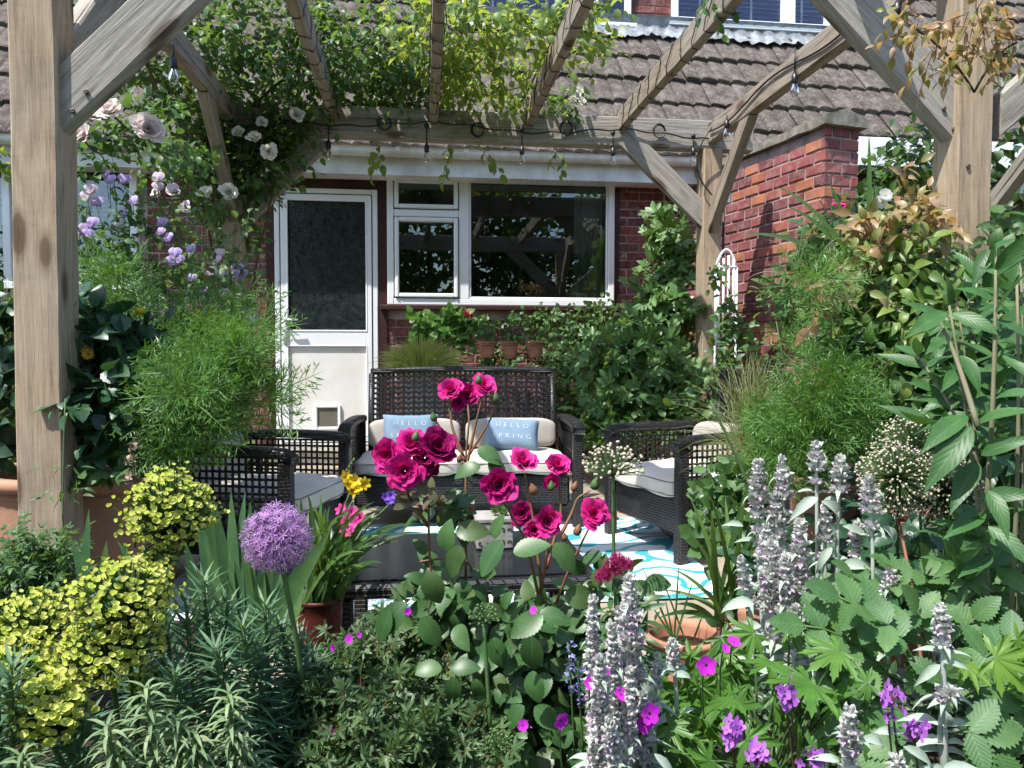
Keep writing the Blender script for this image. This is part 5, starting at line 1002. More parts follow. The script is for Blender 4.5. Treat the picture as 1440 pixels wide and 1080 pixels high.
def leafy(mb,base,top,size,n,tps,tip=1.0,r0=.0,ang=.55,frm=.25):
    P=bez(base,(np.array(tuple(base))+np.array(tuple(top)))/2+rng.normal(0,.015,3),top,14); tube(st,P,np.linspace(.0045,.0025,14),6); t=np.linspace(frm,1,n)+rng.normal(0,.004,n); t=np.clip(t,frm,1)
    Q=np.stack([np.interp(t*13,np.arange(14),P[:,i]) for i in range(3)],1); T=np.array(P[-1]-P[-4]); T/=np.linalg.norm(T); A=np.cross(T,V_(1,.2,0)); A/=np.linalg.norm(A); B=np.cross(T,A); a=np.arange(n)*2.39996
    up=(-.35+1.35*((t-frm)/(1-frm))**2.2)*ang*1.6; D=np.cos(a)[:,None]*A+np.sin(a)[:,None]*B+up[:,None]*T+rvec(n,.07); s=size*(.7+.45*np.sin(np.clip((t-frm)/(1-frm),0,1)*2.6))*tip
    for q in range(len(tps)): k=np.arange(n)%len(tps)==q; mb.inst(tps[q],Q[k],frames(D[k],np.tile(T,(k.sum(),1))+rvec(k.sum(),.1)),s[k])
TE=[leaf(.115,4,.10,c,'lance') for c in(-.15,.05,.25)]
TO=[leaf(.13,4,.15,c,'strap') for c in(.4,.7,.9)]
for x,y,d in((285,815,1.05),(262,850,1.04),(320,850,1.08),(372,850,1.12),(395,880,1.15),(340,880,1.05),(15,935,.88),(300,910,1.0),(245,945,.98),(420,900,1.15),(-5,965,.88),(440,930,1.2),(365,925,1.1),(120,1010,.92),(200,900,1.08),(410,960,1.15),(455,975,1.2),(380,985,1.1),(100,940,1.05),(230,870,1.1)):
    t_=W(x,y,d); b=Vector((t_.x+random.uniform(-.05,.05),t_.y+.05,.12)); leafy(lf,b,t_,.043,175,TE,frm=.25)
for x,y,d in((205,965,.88),(322,972,.92),(150,1020,.86),(250,1010,.9),(275,1030,.9),(30,1060,.85),(345,1050,.95)):
    t_=W(x,y,d); b=Vector((t_.x+random.uniform(-.02,.02),t_.y+.03,.15)); leafy(lo,b,t_,.036,150,TO,ang=.3,frm=.15)
lf.build('foliage',M['euph_leaf'],eu); lo.build('older_foliage',M['euph_old'],eu); st.build('stem',M['stem_green'],eu)
# ---- iris sword leaves
ir=plant('iris','broad sword shaped iris leaves behind the purple allium','iris',320,900,1.5); mb=MB(); 
T2=[((330,850),(325,690),1.6),((345,850),(352,705),1.55),((300,850),(292,680),1.7),((340,870),(300,700),1.5),((360,860),(445,765),1.35),((350,880),(465,745),1.3),((315,870),(275,700),1.6),((370,870),(395,740),1.6),((110,860),(125,715),1.75),((150,860),(100,755),1.7),((135,850),(150,760),1.75),((255,850),(165,760),1.6),((300,880),(260,760),1.6),((390,870),(430,800),1.4),((350,840),(338,720),1.65),((365,850),(372,760),1.5),((320,860),(345,690),1.6)]
blades(mb,None,[(W(a[0],a[1]+60,d),W(b[0],b[1],d)) for a,b,d in T2],.019,sag=.02,n=9)
blades(mb,None,[(W(350+random.uniform(-20,20),940,1.5),W(random.uniform(280,440),random.uniform(760,840),1.5)) for i in range(14)],.016,sag=.05,n=8); mb.build('sword_leaf',M['iris_leaf'],ir)
# ---- purple allium
al=plant('allium','round purple allium globe on a tall stem above the spurge','allium',390,950,1.1); C=np.array(W(390,757,1.08)); rad=49*1.08/F
def star(n=6,w=.16): 
    mb=MB(); p=leaf(w,2,.1,.1,'lance')
    for i in range(n): a=i*2*math.pi/n; mb.inst(p,np.zeros((1,3)),frames(V_(math.cos(a),math.sin(a),.35)[None],V_(0,0,1)[None]),np.ones(1))
    return mb.tpl()
ST6=star()
def umbel(par,C,rad,n,fm,sm,fsize,core=.0,tp=None,zlo=-1,name='flower_head',spread=.10,r=.0006,tips=None):
    u=fib(n,zlo,1)+rvec(n,.06); u/=np.linalg.norm(u,axis=1)[:,None]; q=rng.uniform(1-spread*2,1.0,(n,1)); P=C+u*rad*q; mb=MB(); s_=MB(); mb.inst(tp or ST6,P,toframe(u+rvec(n,.25)),fsize*rng.uniform(.8,1.15,n)); sticks(s_,np.tile(C,(n,1))+u*rad*.04,P,r); o=mb.build(name,M[fm],par); s_.build('flower_stalk',M[sm],par); return o
umbel(al,C,rad,460,'allium_purple','allium_purple',.0088)
u=fib(120)+rvec(120,.1); mb=MB(); mb.inst(BALL,C+u*rad*.86,np.tile(np.eye(3),(120,1,1)),np.full(120,.0016)); mb.build('seed_pod',M['stem_green'],al)
st=MB(); tube(st,bez(W(425,960,1.1),W(412,860,1.08),Vector(C)-Vector((0,0,rad*.2)),9),.0038,8); st.build('stem',M['stem_green'],al)
# ---- red pot with freesias
t_,pp=pot('plant_pot','dark red plastic pot in shade left of the coffee table',450,838,1.65,.052,.17,'redpot',rim=.012)
fr=thing('freesia','freesias with strap leaves, yellow and pink flowers in the dark red pot','freesia',tuple(pp)); mb=MB(); tips=[]
for i in range(85):
    x=random.uniform(385,540); y=random.uniform(690,790)+abs(x-450)*.15; tips.append((pp+Vector(rvec(1,.02)[0])*V_(1,1,.2) if False else pp+Vector((random.uniform(-.04,.04),random.uniform(-.04,.04),-.02)),W(x,y,1.65+random.uniform(-.15,.15))))
for i in range(10): tips.append((pp+Vector((random.uniform(-.03,.03),random.uniform(-.03,.03),-.02)),W(random.uniform(520,620),random.uniform(730,765),1.7)))
blades(mb,None,tips,.0055,sag=.35); mb.build('strap_leaf',M['strap_leaf'],fr); st=MB()
FUN={}
for k in('yellow_petal','bright_pink','blue_violet'):
    q=MB(); 
    for j in range(6): a=j*math.pi/3; q.inst(petal(.62,4,4,.3,-.6,.02,.02,j,base=.25),np.zeros((1,3)),frames(V_(math.cos(a)*.6,math.sin(a)*.6,.9)[None],V_(-math.cos(a),-math.sin(a),.6)[None]),np.ones(1))
    FUN[k]=q.mesh('freesia_flower',M[k])
for k,pts,s_ in(('yellow_petal',((488,680),(500,676),(510,680),(494,690),(484,672),(505,688)),.019),('bright_pink',((482,718),(494,722),(487,735),(500,735),(484,745),(495,748),(507,728)),.017),('blue_violet',((542,700),(550,698),(546,706)),.014)):
    for x,y in pts: P=W(x,y,1.6+random.uniform(-.02,.02)); place('blossom',FUN[k],fr,P,Vector((random.uniform(-.7,.7),-.8,random.uniform(.1,.8))),s_)
    P=W(pts[0][0]+5,pts[0][1]+10,1.61); tube(st,bez(pp,(pp+P)/2+Vector((0,0,.03)),P),.0022,5)
buds(fr,[(W(488+i*3,664-i*5,1.6),(.1*i,-.1,1)) for i in range(4)],r=.0035); st.build('stem',M['stem_green'],fr)
# ---- ROSE BUSH (centre foreground)
rb=plant('rose_bush','rose bush with magenta double roses, red stems and glossy leaves before the coffee table','rose',720,1000,1.38); st,lf,lp=MB(),MB(),MB()
roses=[(634,549,1.45,.026,'hot_rose',(-.2,-.9,.5)),(679,543,1.42,.027,'hot_rose',(.3,-.8,.6)),(657,556,1.47,.026,'magenta_rose',(.0,-1,.3)),(645,566,1.46,.018,'magenta_rose',(-.1,-1,-.2)),
(546,641,1.32,.032,'magenta_rose',(-.5,-.9,.2)),(569,663,1.28,.036,'magenta_rose',(-.1,-1,.1)),(614,632,1.30,.042,'crimson_rose',(.3,-.75,.6)),(580,626,1.34,.035,'magenta_rose',(-.1,-.7,.7)),(598,644,1.33,.030,'crimson_rose',(.1,-1,.1)),(605,658,1.33,.018,'crimson_rose',(.1,-1,-.3)),
(700,682,1.26,.036,'magenta_rose',(.1,-1,.15)),(735,650,1.33,.030,'hot_rose',(.3,-.6,.8)),(783,656,1.36,.028,'hot_rose',(.2,-.7,.6)),(775,676,1.35,.017,'hot_rose',(0,-1,-.3)),(769,733,1.31,.030,'hot_rose',(.1,-1,.2)),(735,722,1.36,.026,'crimson_rose',(-.3,-1,.2)),(752,745,1.33,.020,'magenta_rose',(-.2,-1,.0)),(834,723,1.30,.031,'hot_rose',(.2,-.9,.4))]
for i,(x,y,d,r,m_,D) in enumerate(roses): place('blossom',RM[m_][(i*3)%4],rb,W(x,y,d),Vector(D),r)
hub=[W(650,690,1.42),W(600,760,1.33),W(755,800,1.33),W(835,830,1.32),W(690,860,1.38)]
def stm(*pts,r0=.0036,r1=.0017):
    P=[W(*p) if len(p)==3 and not isinstance(p,Vector) else p for p in pts]; P=np.array([tuple(q) for q in P]); k=len(P); t=np.linspace(0,k-1,k*5); Q=np.stack([np.interp(t,range(k),P[:,i]) for i in range(3)],1)
    for _ in range(2): Q[1:-1]=(Q[:-2]+Q[1:-1]*2+Q[2:])/4
    tube(st,Q,np.linspace(r0,r1,len(Q)),6); return Q
S_=[stm((690,1020,1.4),(655,860,1.42),(655,700,1.43),(655,640,1.44),(660,590,1.44),(657,563,1.46)),stm((655,650,1.43),(635,600,1.44),(632,560,1.45)),stm((655,660,1.43),(668,600,1.43),(680,552,1.42)),stm((660,640,1.43),(690,590,1.42),(695,570,1.42),r0=.0025,r1=.0015),stm((652,640,1.43),(625,610,1.43),(612,590,1.43),r0=.0025,r1=.0015),
 stm((680,1030,1.4),(620,900,1.36),(603,780,1.33),(603,700,1.32),(605,660,1.33)),stm((602,740,1.33),(575,700,1.30),(568,672,1.29)),stm((603,720,1.33),(560,690,1.33),(547,655,1.33)),
 stm((740,1000,1.38),(752,880,1.34),(770,780,1.32),(768,745,1.32)),stm((760,850,1.33),(740,760,1.3),(705,700,1.27)),stm((762,830,1.33),(750,730,1.34),(738,665,1.34)),stm((768,800,1.33),(790,720,1.36),(784,665,1.36)),stm((800,1000,1.36),(770,880,1.34),(800,800,1.32),(832,735,1.31)),stm((790,750,1.34),(805,720,1.35),(812,700,1.35),(830,690,1.35),r1=.0015),stm((700,1000,1.4),(690,860,1.38),(655,780,1.36),(590,790,1.34))]
st.build('stem',M['stem_red'],rb)
B=[((583,620,1.28),.007),((672,540,1.38),.007),((611,592,1.43),.007),((697,566,1.42),.008),((806,690,1.3),.007),((835,688,1.32),.009),((752,695,1.28),.008),((645,650,1.4),.006),((810,752,1.3),.008),((663,720,1.35),.006),((775,690,1.3),.007),((795,760,1.3),.006)]
for p,r in B: buds(rb,[(W(*p),(random.uniform(-.4,.4),-.2,1))],'stem_red' if random.random()<.4 else 'stem_green',r)
# individually placed big leaflets
big=[(628,753,24,1.24,(.1,1)),(690,785,30,1.2,(-.5,-.8)),(748,770,28,1.22,(.9,.3)),(550,870,30,1.2,(-.6,-.7)),(605,890,26,1.2,(.4,-.9)),(637,972,20,1.15,(0,-1)),(673,972,18,1.15,(.2,-1)),(748,922,28,1.1,(0,-1)),(752,968,24,1.12,(.1,-1)),(610,830,28,1.25,(.3,-.9)),(740,880,28,1.2,(-.8,-.5)),(780,865,26,1.22,(.9,.2)),(700,920,24,1.2,(.2,-.9)),(795,785,26,1.24,(.5,-.8)),(650,680,0,1.3,(1,-.3)),(600,940,22,1.18,(-.9,.1)),(655,938,22,1.18,(.9,.2)),(540,880,24,1.2,(-.3,-1)),(700,740,20,1.3,(.3,.9)),(770,1010,24,1.15,(.6,-.5)),(720,1010,24,1.15,(-.6,-.6)),(590,1000,22,1.2,(-.4,-.8)),(820,840,28,1.25,(.9,.0)),(690,640,22,1.36,(.9,-.5)),(655,660,22,1.36,(-.9,-.2)),(700,662,20,1.36,(.5,-.8)),(640,700,24,1.34,(-.8,.3)),(665,745,26,1.3,(.8,.2)),(640,790,24,1.28,(-.2,-1))]
for x,y,r,d,(dx,dy) in big:
    if r<5: continue
    c=np.array(W(x,y,d)); s=r*1.95*d/F; D=dx*np.array(RT)+dy*V_(0,0,1)*.9-np.array(FW)*random.uniform(.05,.35); k=random.randrange(3)
    D/=np.linalg.norm(D); lp.inst(T_rose[k],(c-D*s*.5)[None],frames(D[None],(-np.array(FW)*.8+V_(-.25,0,.75)+rng.normal(0,.2,3))[None]),np.array([s]))
lp.build('foliage',M['rose_leaf'],rb)
blobfol(lf,None,[(645,715,1.4,26,18,.05,.6),(640,820,1.36,55,30,.08,.8),(600,880,1.36,50,40,.1,.9),(700,890,1.34,70,45,.12),(770,890,1.35,70,40,.1),(850,875,1.36,45,40,.08,.8),(700,960,1.3,90,40,.1,.8),(640,1010,1.3,60,40,.1,.7),(780,1030,1.25,60,40,.1,.8),(810,950,1.36,60,50,.12),(720,1040,1.35,110,50,.12,.8),(850,800,1.38,30,18,.05,.6)],8,.11,5,.050,T_rose,up=.2,droop=.35,hint=(-.3,-.6,.7)); lf.build('foliage',M['rose_leaf'],rb)
lf=MB(); blobfol(lf,None,[(578,700,1.3,12,5,.02),(612,700,1.28,10,5,.02)],22,.03,3,.026,T_rose,hint=(-.3,-.6,.7)); lf.build('young_leaf',leafmat('bronze_rose_leaf',[(.10,.09,.05),(.12,.12,.06),(.17,.10,.08)],trans=.25,rough=.35),rb)
# ---- allium seed heads
def seedhead(label,x,y,d,rp,n,stem,mat='seed_cream',sz=.0028,zlo=-1,sm='stem_green',grp='allium seed heads',r=.0006,petal_=False):
    t=plant('allium_seedhead',label,'seed head',x,y,d,group=grp,base=W(*stem)); C=np.array(W(x,y,d)); umbel(t,C,rp*d/F,n,mat,sm,sz,tp=BALL if not petal_ else ST6,zlo=zlo,name='seed_head',spread=.16,r=r); s=MB(); tube(s,bez(W(*stem),(W(*stem)+Vector(C))/2,Vector(C)),.0032,7); s.build('stem',M['stem_green'],t)
    return t
t=seedhead('sparse pale seed head on a tall stem above the crimson flower',862,668,1.25,50,120,(863,830,1.25),sz=.0026,zlo=.05)
seedhead('small green seed head among the rose leaves',680,872,1.15,24,60,(690,1030,1.15),'stem_green',.0022,0,)
seedhead('small green seed head at the bottom centre',700,1050,1.1,26,60,(700,1130,1.1),'stem_green',.0022,0)
seedhead('dense cream and mauve seed globe, left and front of the three by the right pot',1262,672,1.32,57,700,(1262,830,1.4),sz=.0021,r=.0006)
seedhead('dense cream seed globe, rightmost of the three by the right pot',1330,692,1.36,57,700,(1330,820,1.45),sz=.0021,r=.0006)
seedhead('dense mauve tinted seed globe behind and above the other two',1288,632,1.55,58,620,(1300,820,1.6),sz=.0023,r=.0006)
# ---- centranthus
ce=plant('red_valerian','dark crimson clustered flower head beside the coffee table','valerian',865,900,1.25); 
for (x,y,rp) in((862,803,20),(878,795,14),(848,812,12),(868,788,12)):
    C=np.array(W(x,y,1.2)); umbel(ce,C,rp*1.2/F,90,'centranthus','centranthus',.0042,zlo=-.5,tp=T_small if False else ST6)
s=MB(); tube(s,bez(W(870,1000,1.25),W(868,900,1.22),W(864,815,1.21)),.0028,6); s.build('stem',M['stem_green'],ce); lf=MB(); blobfol(lf,None,[(870,870,1.25,25,40,.05),(880,930,1.25,25,40,.05)],20,.06,4,.045,T_lance); lf.build('foliage',M['rose_leaf'],ce)
# ---- fine-leaved ground cover at bottom centre-left
fc=plant('bushy_cranesbill','fine leaved cranesbill mound with tiny magenta flowers at bottom centre','cranesbill',560,1050,1.2); lf,st=MB(),MB()
blobfol(lf,st,[(520,960,1.25,60,50,.13),(470,1010,1.2,50,60,.12,.8),(590,1010,1.2,60,60,.12,.8),(540,1060,1.1,100,40,.1,.8),(530,915,1.35,50,25,.1,.6),(670,1050,1.15,50,35,.1,.6),(430,1060,1.15,60,40,.1,.8),(600,940,1.3,40,30,.1,.5),(580,880,1.3,36,24,.08,.4),(480,930,1.3,35,25,.08,.6),(510,1000,1.1,30,20,.04),(590,1040,1.08,30,18,.04)],26,.08,5,.024,T_fine,droop=.1,up=.6,hint=(-.3,-.7,.7),sr=.0008)
lf.build('foliage',leafmat('cranesbill_leaf',[(.04,.085,.03),(.06,.12,.04),(.12,.19,.07)],trans=.3,rib=0,veins=0),fc); st.build('stem',M['stem_red'],fc)
me=meshof('magenta_flower',T_five2,[M['magenta_small'],M['eye']]); 
for x,y,r in((491,898,7),(468,911,5),(515,1000,7),(466,1027,7),(735,1020,9),(573,860,6),(750,858,6),(505,893,4)): place('blossom',me,fc,W(x,y,1.1),Vector((random.uniform(-.5,.5),-1,random.uniform(.1,.8))),r*1.1/F)
# ---- cranesbill with large magenta flowers between the silver spikes
g2=plant('cranesbill','cranesbill with large magenta dark-eyed flowers among the silver spikes','cranesbill',930,1050,1.1); st=MB(); me2=meshof('magenta_flower_large',T_five,[M['magenta_small'],M['eye']])
for x,y,r,D in((913,1003,17,(.2,-1,.2)),(905,1018,15,(-.1,-1,-.1)),(993,935,16,(-.2,-1,.1)),(788,1013,13,(.5,-1,.0)),(873,977,12,(.3,-.6,.8)),(1032,903,11,(.1,-.5,.9)),(1020,912,8,(.2,-.7,.6)),(830,960,10,(-.1,-1,.3)),(843,1072,10,(-.3,-.9,.2)),(852,945,6,(.3,-1,.4))):
    P=W(x,y,.98); place('blossom',me2,g2,P,Vector(D),r*.98/F); Q=W(x+random.uniform(-10,10),y+90,1.05); tube(st,bez(Q,(P+Q)/2+Vector((0,.02,0)),P+Vector((0,.006,0))),.0012,4)
st.build('stem',M['stem_green'],g2); lf,s2=MB(),MB(); blobfol(lf,s2,[(910,1040,1.15,60,50,.08),(880,960,1.2,30,50,.08,.6),(1000,980,1.15,30,30,.08)],10,.1,4,.04,T_fine,hint=(-.3,-.7,.7)); lf.build('foliage',M['ger_leaf'],g2)
# ---- bright palmate leaved clump lower right
pg=plant('hardy_geranium','bright green cut leaved geranium clump at lower right','geranium',1070,1000,1.05); lf,st=MB(),MB()
def flatleaves(lf,L,tps,st=None,base=None):
    for x,y,r,d in L:
        c=np.array(W(x,y,d)); s=r*d/F; D=rng.normal(0,.6,3)+V_(.1,-.3,.0)+np.array(RT)*rng.normal(0,.6); D[2]=-abs(D[2])*.5; N2=-np.array(FW)*.75+V_(-.25,0,.75)+rng.normal(0,.25,3); lf.inst(tps[rng.integers(0,len(tps))],c[None],frames(D[None],N2[None]),np.array([s]))
        if st is not None: b=np.array(W(base[0]+rng.normal(0,20),base[1],base[2])); tube(st,bez(b,(b+c)/2+V_(0,0,.04),c),.0018,5)
LL=[(1140,960,75,1.0),(1180,915,60,1.02),(1120,1010,60,1.0),(1030,980,65,1.02),(985,1010,55,1.03),(1050,1040,55,.98),(960,1060,50,1.0),(1085,930,55,1.08),(1180,985,55,1.0),(1110,880,50,1.1),(1060,890,45,1.12),(1165,870,50,1.12),(1220,960,40,1.05),(1010,950,40,1.1),(1140,1050,50,.98),(940,1020,45,1.05),(1000,1070,50,.98),(1090,975,50,1.06),(1215,1030,45,1.0),(985,965,35,1.12)]
flatleaves(lf,LL+[(random.uniform(950,1230),random.uniform(890,1090),45,1.15) for i in range(22)],T_palm,st,(1090,1140,1.1)); lf.build('foliage',M['ger_leaf'],pg); st.build('stem',M['stem_green'],pg)
# ---- wallflower purple clusters
wf=plant('wallflower','purple wallflower heads on thin stems at the bottom right','wallflower',1150,1100,.95); st=MB()
for x,y,n,sp_ in((1103,968,9,16),(1030,1028,14,15),(1146,1066,14,16),(1252,975,12,20),(1285,1030,10,16),(1066,1066,10,20),(1248,1000,4,12),(1110,985,4,8)):
    mb=MB(); C=np.array(W(x,y,.93)); P=C+rvec(n,sp_*.5*.93/F)*V_(1,.6,1); mb.inst(T_small,P,toframe(np.tile(-np.array(FW),(n,1))+rvec(n,.45)+V_(0,0,.3)),rng.uniform(.0070,.0092,n)); mb.build('blossom',[M['wall_purple'],M['eye']],wf); b=np.array(W(x+random.uniform(-5,25),1150,.98)); tube(st,bez(b,(b+C)/2,C),.0013,5); sticks(st,np.tile(C-V_(0,0,.012),(n,1)),P,.0007)
st.build('stem',M['stem_brown'],wf)
# ---- toothed pinnate plant (lower right)
tpn=plant('burnet','green toothed leaflets in arching sprays at the right bottom','burnet',1300,1000,1.2); lf,st=MB(),MB()
T_tooth=[leaf(.62,18,.10,c,'oval',serr=.13) for c in(.1,.3)]
def pin(base,tip,n,size):
    P=bez(base,(np.array(tuple(base))+np.array(tuple(tip)))/2+V_(0,0,.04),tip,n+2); tube(st,P,.0018,4); T=np.gradient(P,axis=0); T/=np.linalg.norm(T,axis=1)[:,None]
    Nn=-np.array(FW)*.6+V_(-.2,0,.8)+rng.normal(0,.15,3)
    for i in range(2,n+2):
        S1=np.cross(T[i],Nn); S1/=np.linalg.norm(S1)
        for s in((-1,1) if i<n+1 else (0,)): D=T[i]*.45+S1*s+rng.normal(0,.08,3) if s else T[i]; lf.inst(T_tooth[rng.integers(0,2)],P[i][None],frames(D[None],(Nn+rng.normal(0,.12,3))[None]),np.array([size*rng.uniform(.85,1.1)]))
for bx_,by_,tx,ty,d in((1260,960,1130,880,1.1),(1290,950,1180,840,1.12),(1300,960,1230,870,1.1),(1270,960,1170,960,1.1),(1310,960,1290,860,1.15),(1330,960,1370,870,1.15),(1350,970,1440,900,1.1),(1340,1000,1420,970,1.05),(1300,1020,1200,1010,1.08),(1330,1040,1400,1060,1.0),(1280,1060,1240,1100,1.0),(1360,1000,1450,1040,1.02),(1250,900,1200,810,1.25),(1270,880,1250,800,1.25),(1320,900,1400,820,1.25),(1300,1040,1330,950,1.1),(1240,1000,1180,920,1.15),(1390,1060,1450,990,1.05),(1220,900,1120,830,1.25),(1360,900,1350,800,1.3),(1400,900,1450,840,1.25),(1300,880,1300,800,1.3)):
    pin(W(bx_,by_,d),W(tx,ty,d-.03),random.choice((3,4)),.058)
lf.build('foliage',M['tooth_leaf'],tpn); st.build('stem',M['stem_green'],tpn)
# ---- lobed bright leaves at far right
aq=plant('cut_leaved_plant','bright yellow green cut leaves at the right edge near the bottom','plant',1410,960,1.0); lf=MB(); flatleaves(lf,[(1400,925,60,.98),(1440,950,60,.98),(1360,935,40,1.02),(1430,900,45,1.05),(1450,990,50,1.0)],T_palm); lf.build('foliage',M['feather_lime'] if False else leafmat('bright_cut_leaf',[(.11,.22,.03),(.16,.29,.04)],trans=.4,rib=0,veins=0),aq)
# ---- lupin-like small whorled plant behind
# ---- lambs ear
CAL=leaf(.62,3,.5,-.3,'oval'); SIL=[leaf(.27,9,.42,c,'lance',serr=.03,twist=tw) for c,tw in((.45,.5),(.75,-.6),(1.05,.6))]
def lambs(label,base,spikes,leaves,seed=0):
    x,y,d=base; la=plant('lambs_ear',label,"lamb's ear",x,y,d,group="silver lamb's ear clumps"); st,lf=MB(),MB()
    for (tx,ty,bx_,by_,d_,ln,wd) in spikes:
        b=np.array(W(bx_,by_,d_+.03)); t=np.array(W(tx,ty,d_)); P=bez(b,(b+t)/2+rng.normal(0,.01,3),t,12); tube(st,P,np.linspace(.0042,.0028,12),7); L=np.linalg.norm(t-b); f0=1-ln*d_/F/L; mb,pk=MB(),MB(); nw=max(5,int(ln/12)); T=(t-b)/L; A=np.cross(T,V_(1,0,.1)); A/=np.linalg.norm(A); B=np.cross(T,A)
        for k in range(nw):
            q=f0+(1-f0)*((k/(nw-1))**.72); c=np.array([np.interp(q*11,range(12),P[:,i]) for i in range(3)]); r=wd*.84*d_/F*(1-.55*(k/(nw-1))**2.2)*rng.uniform(.8,1.08)*(.85 if k==0 else 1); n=11
            a=np.arange(n)*2*math.pi/n+k*.5+rng.normal(0,.15,n); out=np.cos(a)[:,None]*A+np.sin(a)[:,None]*B; pp_=c+out*r*rng.uniform(.15,.35,(n,1))+T*rng.normal(0,.0025,(n,1)); D=out+T*.55+rvec(n,.2); mb.inst(CAL,pp_,frames(D,T+rvec(n,.3)),r*rng.uniform(.8,1.15,n)); mb.inst(BALL,c+out*r*rng.uniform(.2,.7,(n,1)),np.tile(np.eye(3),(n,1,1)),np.full(n,.0030))
            if k<nw-1:
                m_=rng.integers(3,7); a=rng.uniform(0,6.28,m_); out=np.cos(a)[:,None]*A+np.sin(a)[:,None]*B; pk.inst(leaf(.6,2,.3,.5),c+out*r*.5,frames(out+T*.3+rvec(m_,.3),np.tile(T,(m_,1))),np.full(m_,r*.62))
            if k%3==0 and k<nw-1:
                m_=2; a=np.array([rng.uniform(0,6.28)]); a=np.concatenate([a,a+math.pi]); out=np.cos(a)[:,None]*A+np.sin(a)[:,None]*B; lf.inst(SIL[1],c+out*r*.3,frames(out+T*.1,np.tile(T,(2,1))),np.full(2,r*1.7))
        top=np.tile(t,(14,1))+rvec(14,.0015); mb.inst(CAL,top,frames(rvec(14,.4)+T*1.3,rvec(14)),np.full(14,wd*d_/F*.55))
        sp_=mb.build('flower_spike',M['silver_pale'],la); pk.build('floret',M['stachys_pink'],sp_)
        for q,s_ in((f0-.05,1.0),(f0*.62,1.25),(f0*.3,1.4)):
            if q<=.05: continue
            c=np.array([np.interp(q*11,range(12),P[:,i]) for i in range(3)]); a=rng.uniform(-.5,.5); out=np.array([math.cos(a),math.sin(a),0]); out=np.stack([out,-out]); lf.inst(SIL[rng.integers(0,3)],np.stack([c,c]),frames(out+V_(0,0,.35),np.tile(V_(0,-.25,1),(2,1))+rvec(2,.15)),np.full(2,.042*s_*rng.uniform(.8,1.1)))
    for (lx,ly,dx,dy,sz,d_) in leaves: D=dx*np.array(RT)+V_(0,0,dy)-np.array(FW)*.2; lf.inst(SIL[rng.integers(0,3)],np.array(W(lx,ly,d_))[None],frames(D[None],(V_(-.2,0,.7)-np.array(FW)*.7)[None]),np.array([sz*.8*d_/F]))
    lf.build('leaf',M['silver'],la); st.build('stem',M['stem_silver'],la); return la
lambs("clump of lamb's ear at bottom centre, nearest the rose bush",(870,1080,1.0),[(885,818,895,1090,1.0,120,24),(833,846,838,1090,1.02,235,19),(860,885,862,1100,.98,200,20),(845,930,850,1120,.94,160,22),(895,900,905,1100,1.0,190,19),(885,945,880,1120,.97,150,18),(858,1020,860,1150,.92,90,22),(925,925,925,1120,1.05,60,15),(945,905,948,1110,1.08,26,18),(870,860,872,1090,1.05,160,18),(838,1000,842,1150,.96,120,20),(905,980,902,1130,1.0,100,18)],[(900,960,.6,-.6,55,1.0),(890,1050,-.5,-.7,50,.95),(925,940,.7,.2,50,1.05),(945,950,.8,.2,55,1.06),(930,970,-.4,.6,45,1.06),(920,1060,.6,-.5,60,.95)])
lambs("tall clump of lamb's ear right of the rug, spikes up to the armchair's height",(1120,950,1.2),[(1066,655,1080,960,1.3,100,20),(1100,650,1105,960,1.3,75,20),(1085,770,1090,960,1.2,130,24),(1125,740,1120,960,1.22,140,23),(1148,628,1152,950,1.3,50,18),(1182,648,1180,950,1.28,45,20),(1222,678,1215,960,1.25,60,20),(1105,790,1110,980,1.18,120,24),(1120,860,1118,1000,1.1,70,26),(1148,898,1150,1010,1.08,40,20),(1160,720,1160,960,1.28,70,20),(1205,740,1200,960,1.28,40,16),(1042,790,1060,960,1.2,60,18),(1250,805,1240,960,1.2,22,16),(1090,700,1095,960,1.3,80,20),(1078,745,1082,960,1.25,110,20)],[(1150,700,-.8,-.4,70,1.28),(1155,705,.8,-.4,70,1.28),(1185,740,.9,-.3,70,1.27),(1180,800,.8,.3,75,1.25),(1240,740,.8,-.6,60,1.25),(1060,850,-.9,.2,75,1.15),(1070,880,-.8,.0,75,1.15),(1155,920,.8,-.6,60,1.08),(1125,860,-.5,-.8,70,1.1),(1200,840,.8,-.1,70,1.2),(1045,740,-.6,.2,40,1.25),(1170,770,-.6,-.6,60,1.25)])
lambs("single lamb's ear stem with a woolly tip at the lower right",(1330,1050,1.0),[(1322,858,1328,1100,.98,48,20),(1335,975,1332,1100,.98,12,22)],[(1322,935,-.9,-.5,62,.98),(1325,930,.9,-.1,58,.98),(1330,1000,.2,-.9,60,.97),(1325,1080,.9,.2,70,.95),(1330,1085,-.9,.3,60,.95)])
lambs("short thick lamb's ear spikes at the bottom edge right of centre",(1195,1090,.9),[(1195,1003,1197,1150,.9,90,24),(1262,1070,1262,1150,.9,30,20)],[(1210,1040,.9,.1,75,.92),(1270,1050,.9,-.4,75,.92),(1230,1030,.9,.2,60,.95),(1180,1070,-.8,.3,60,.92)])
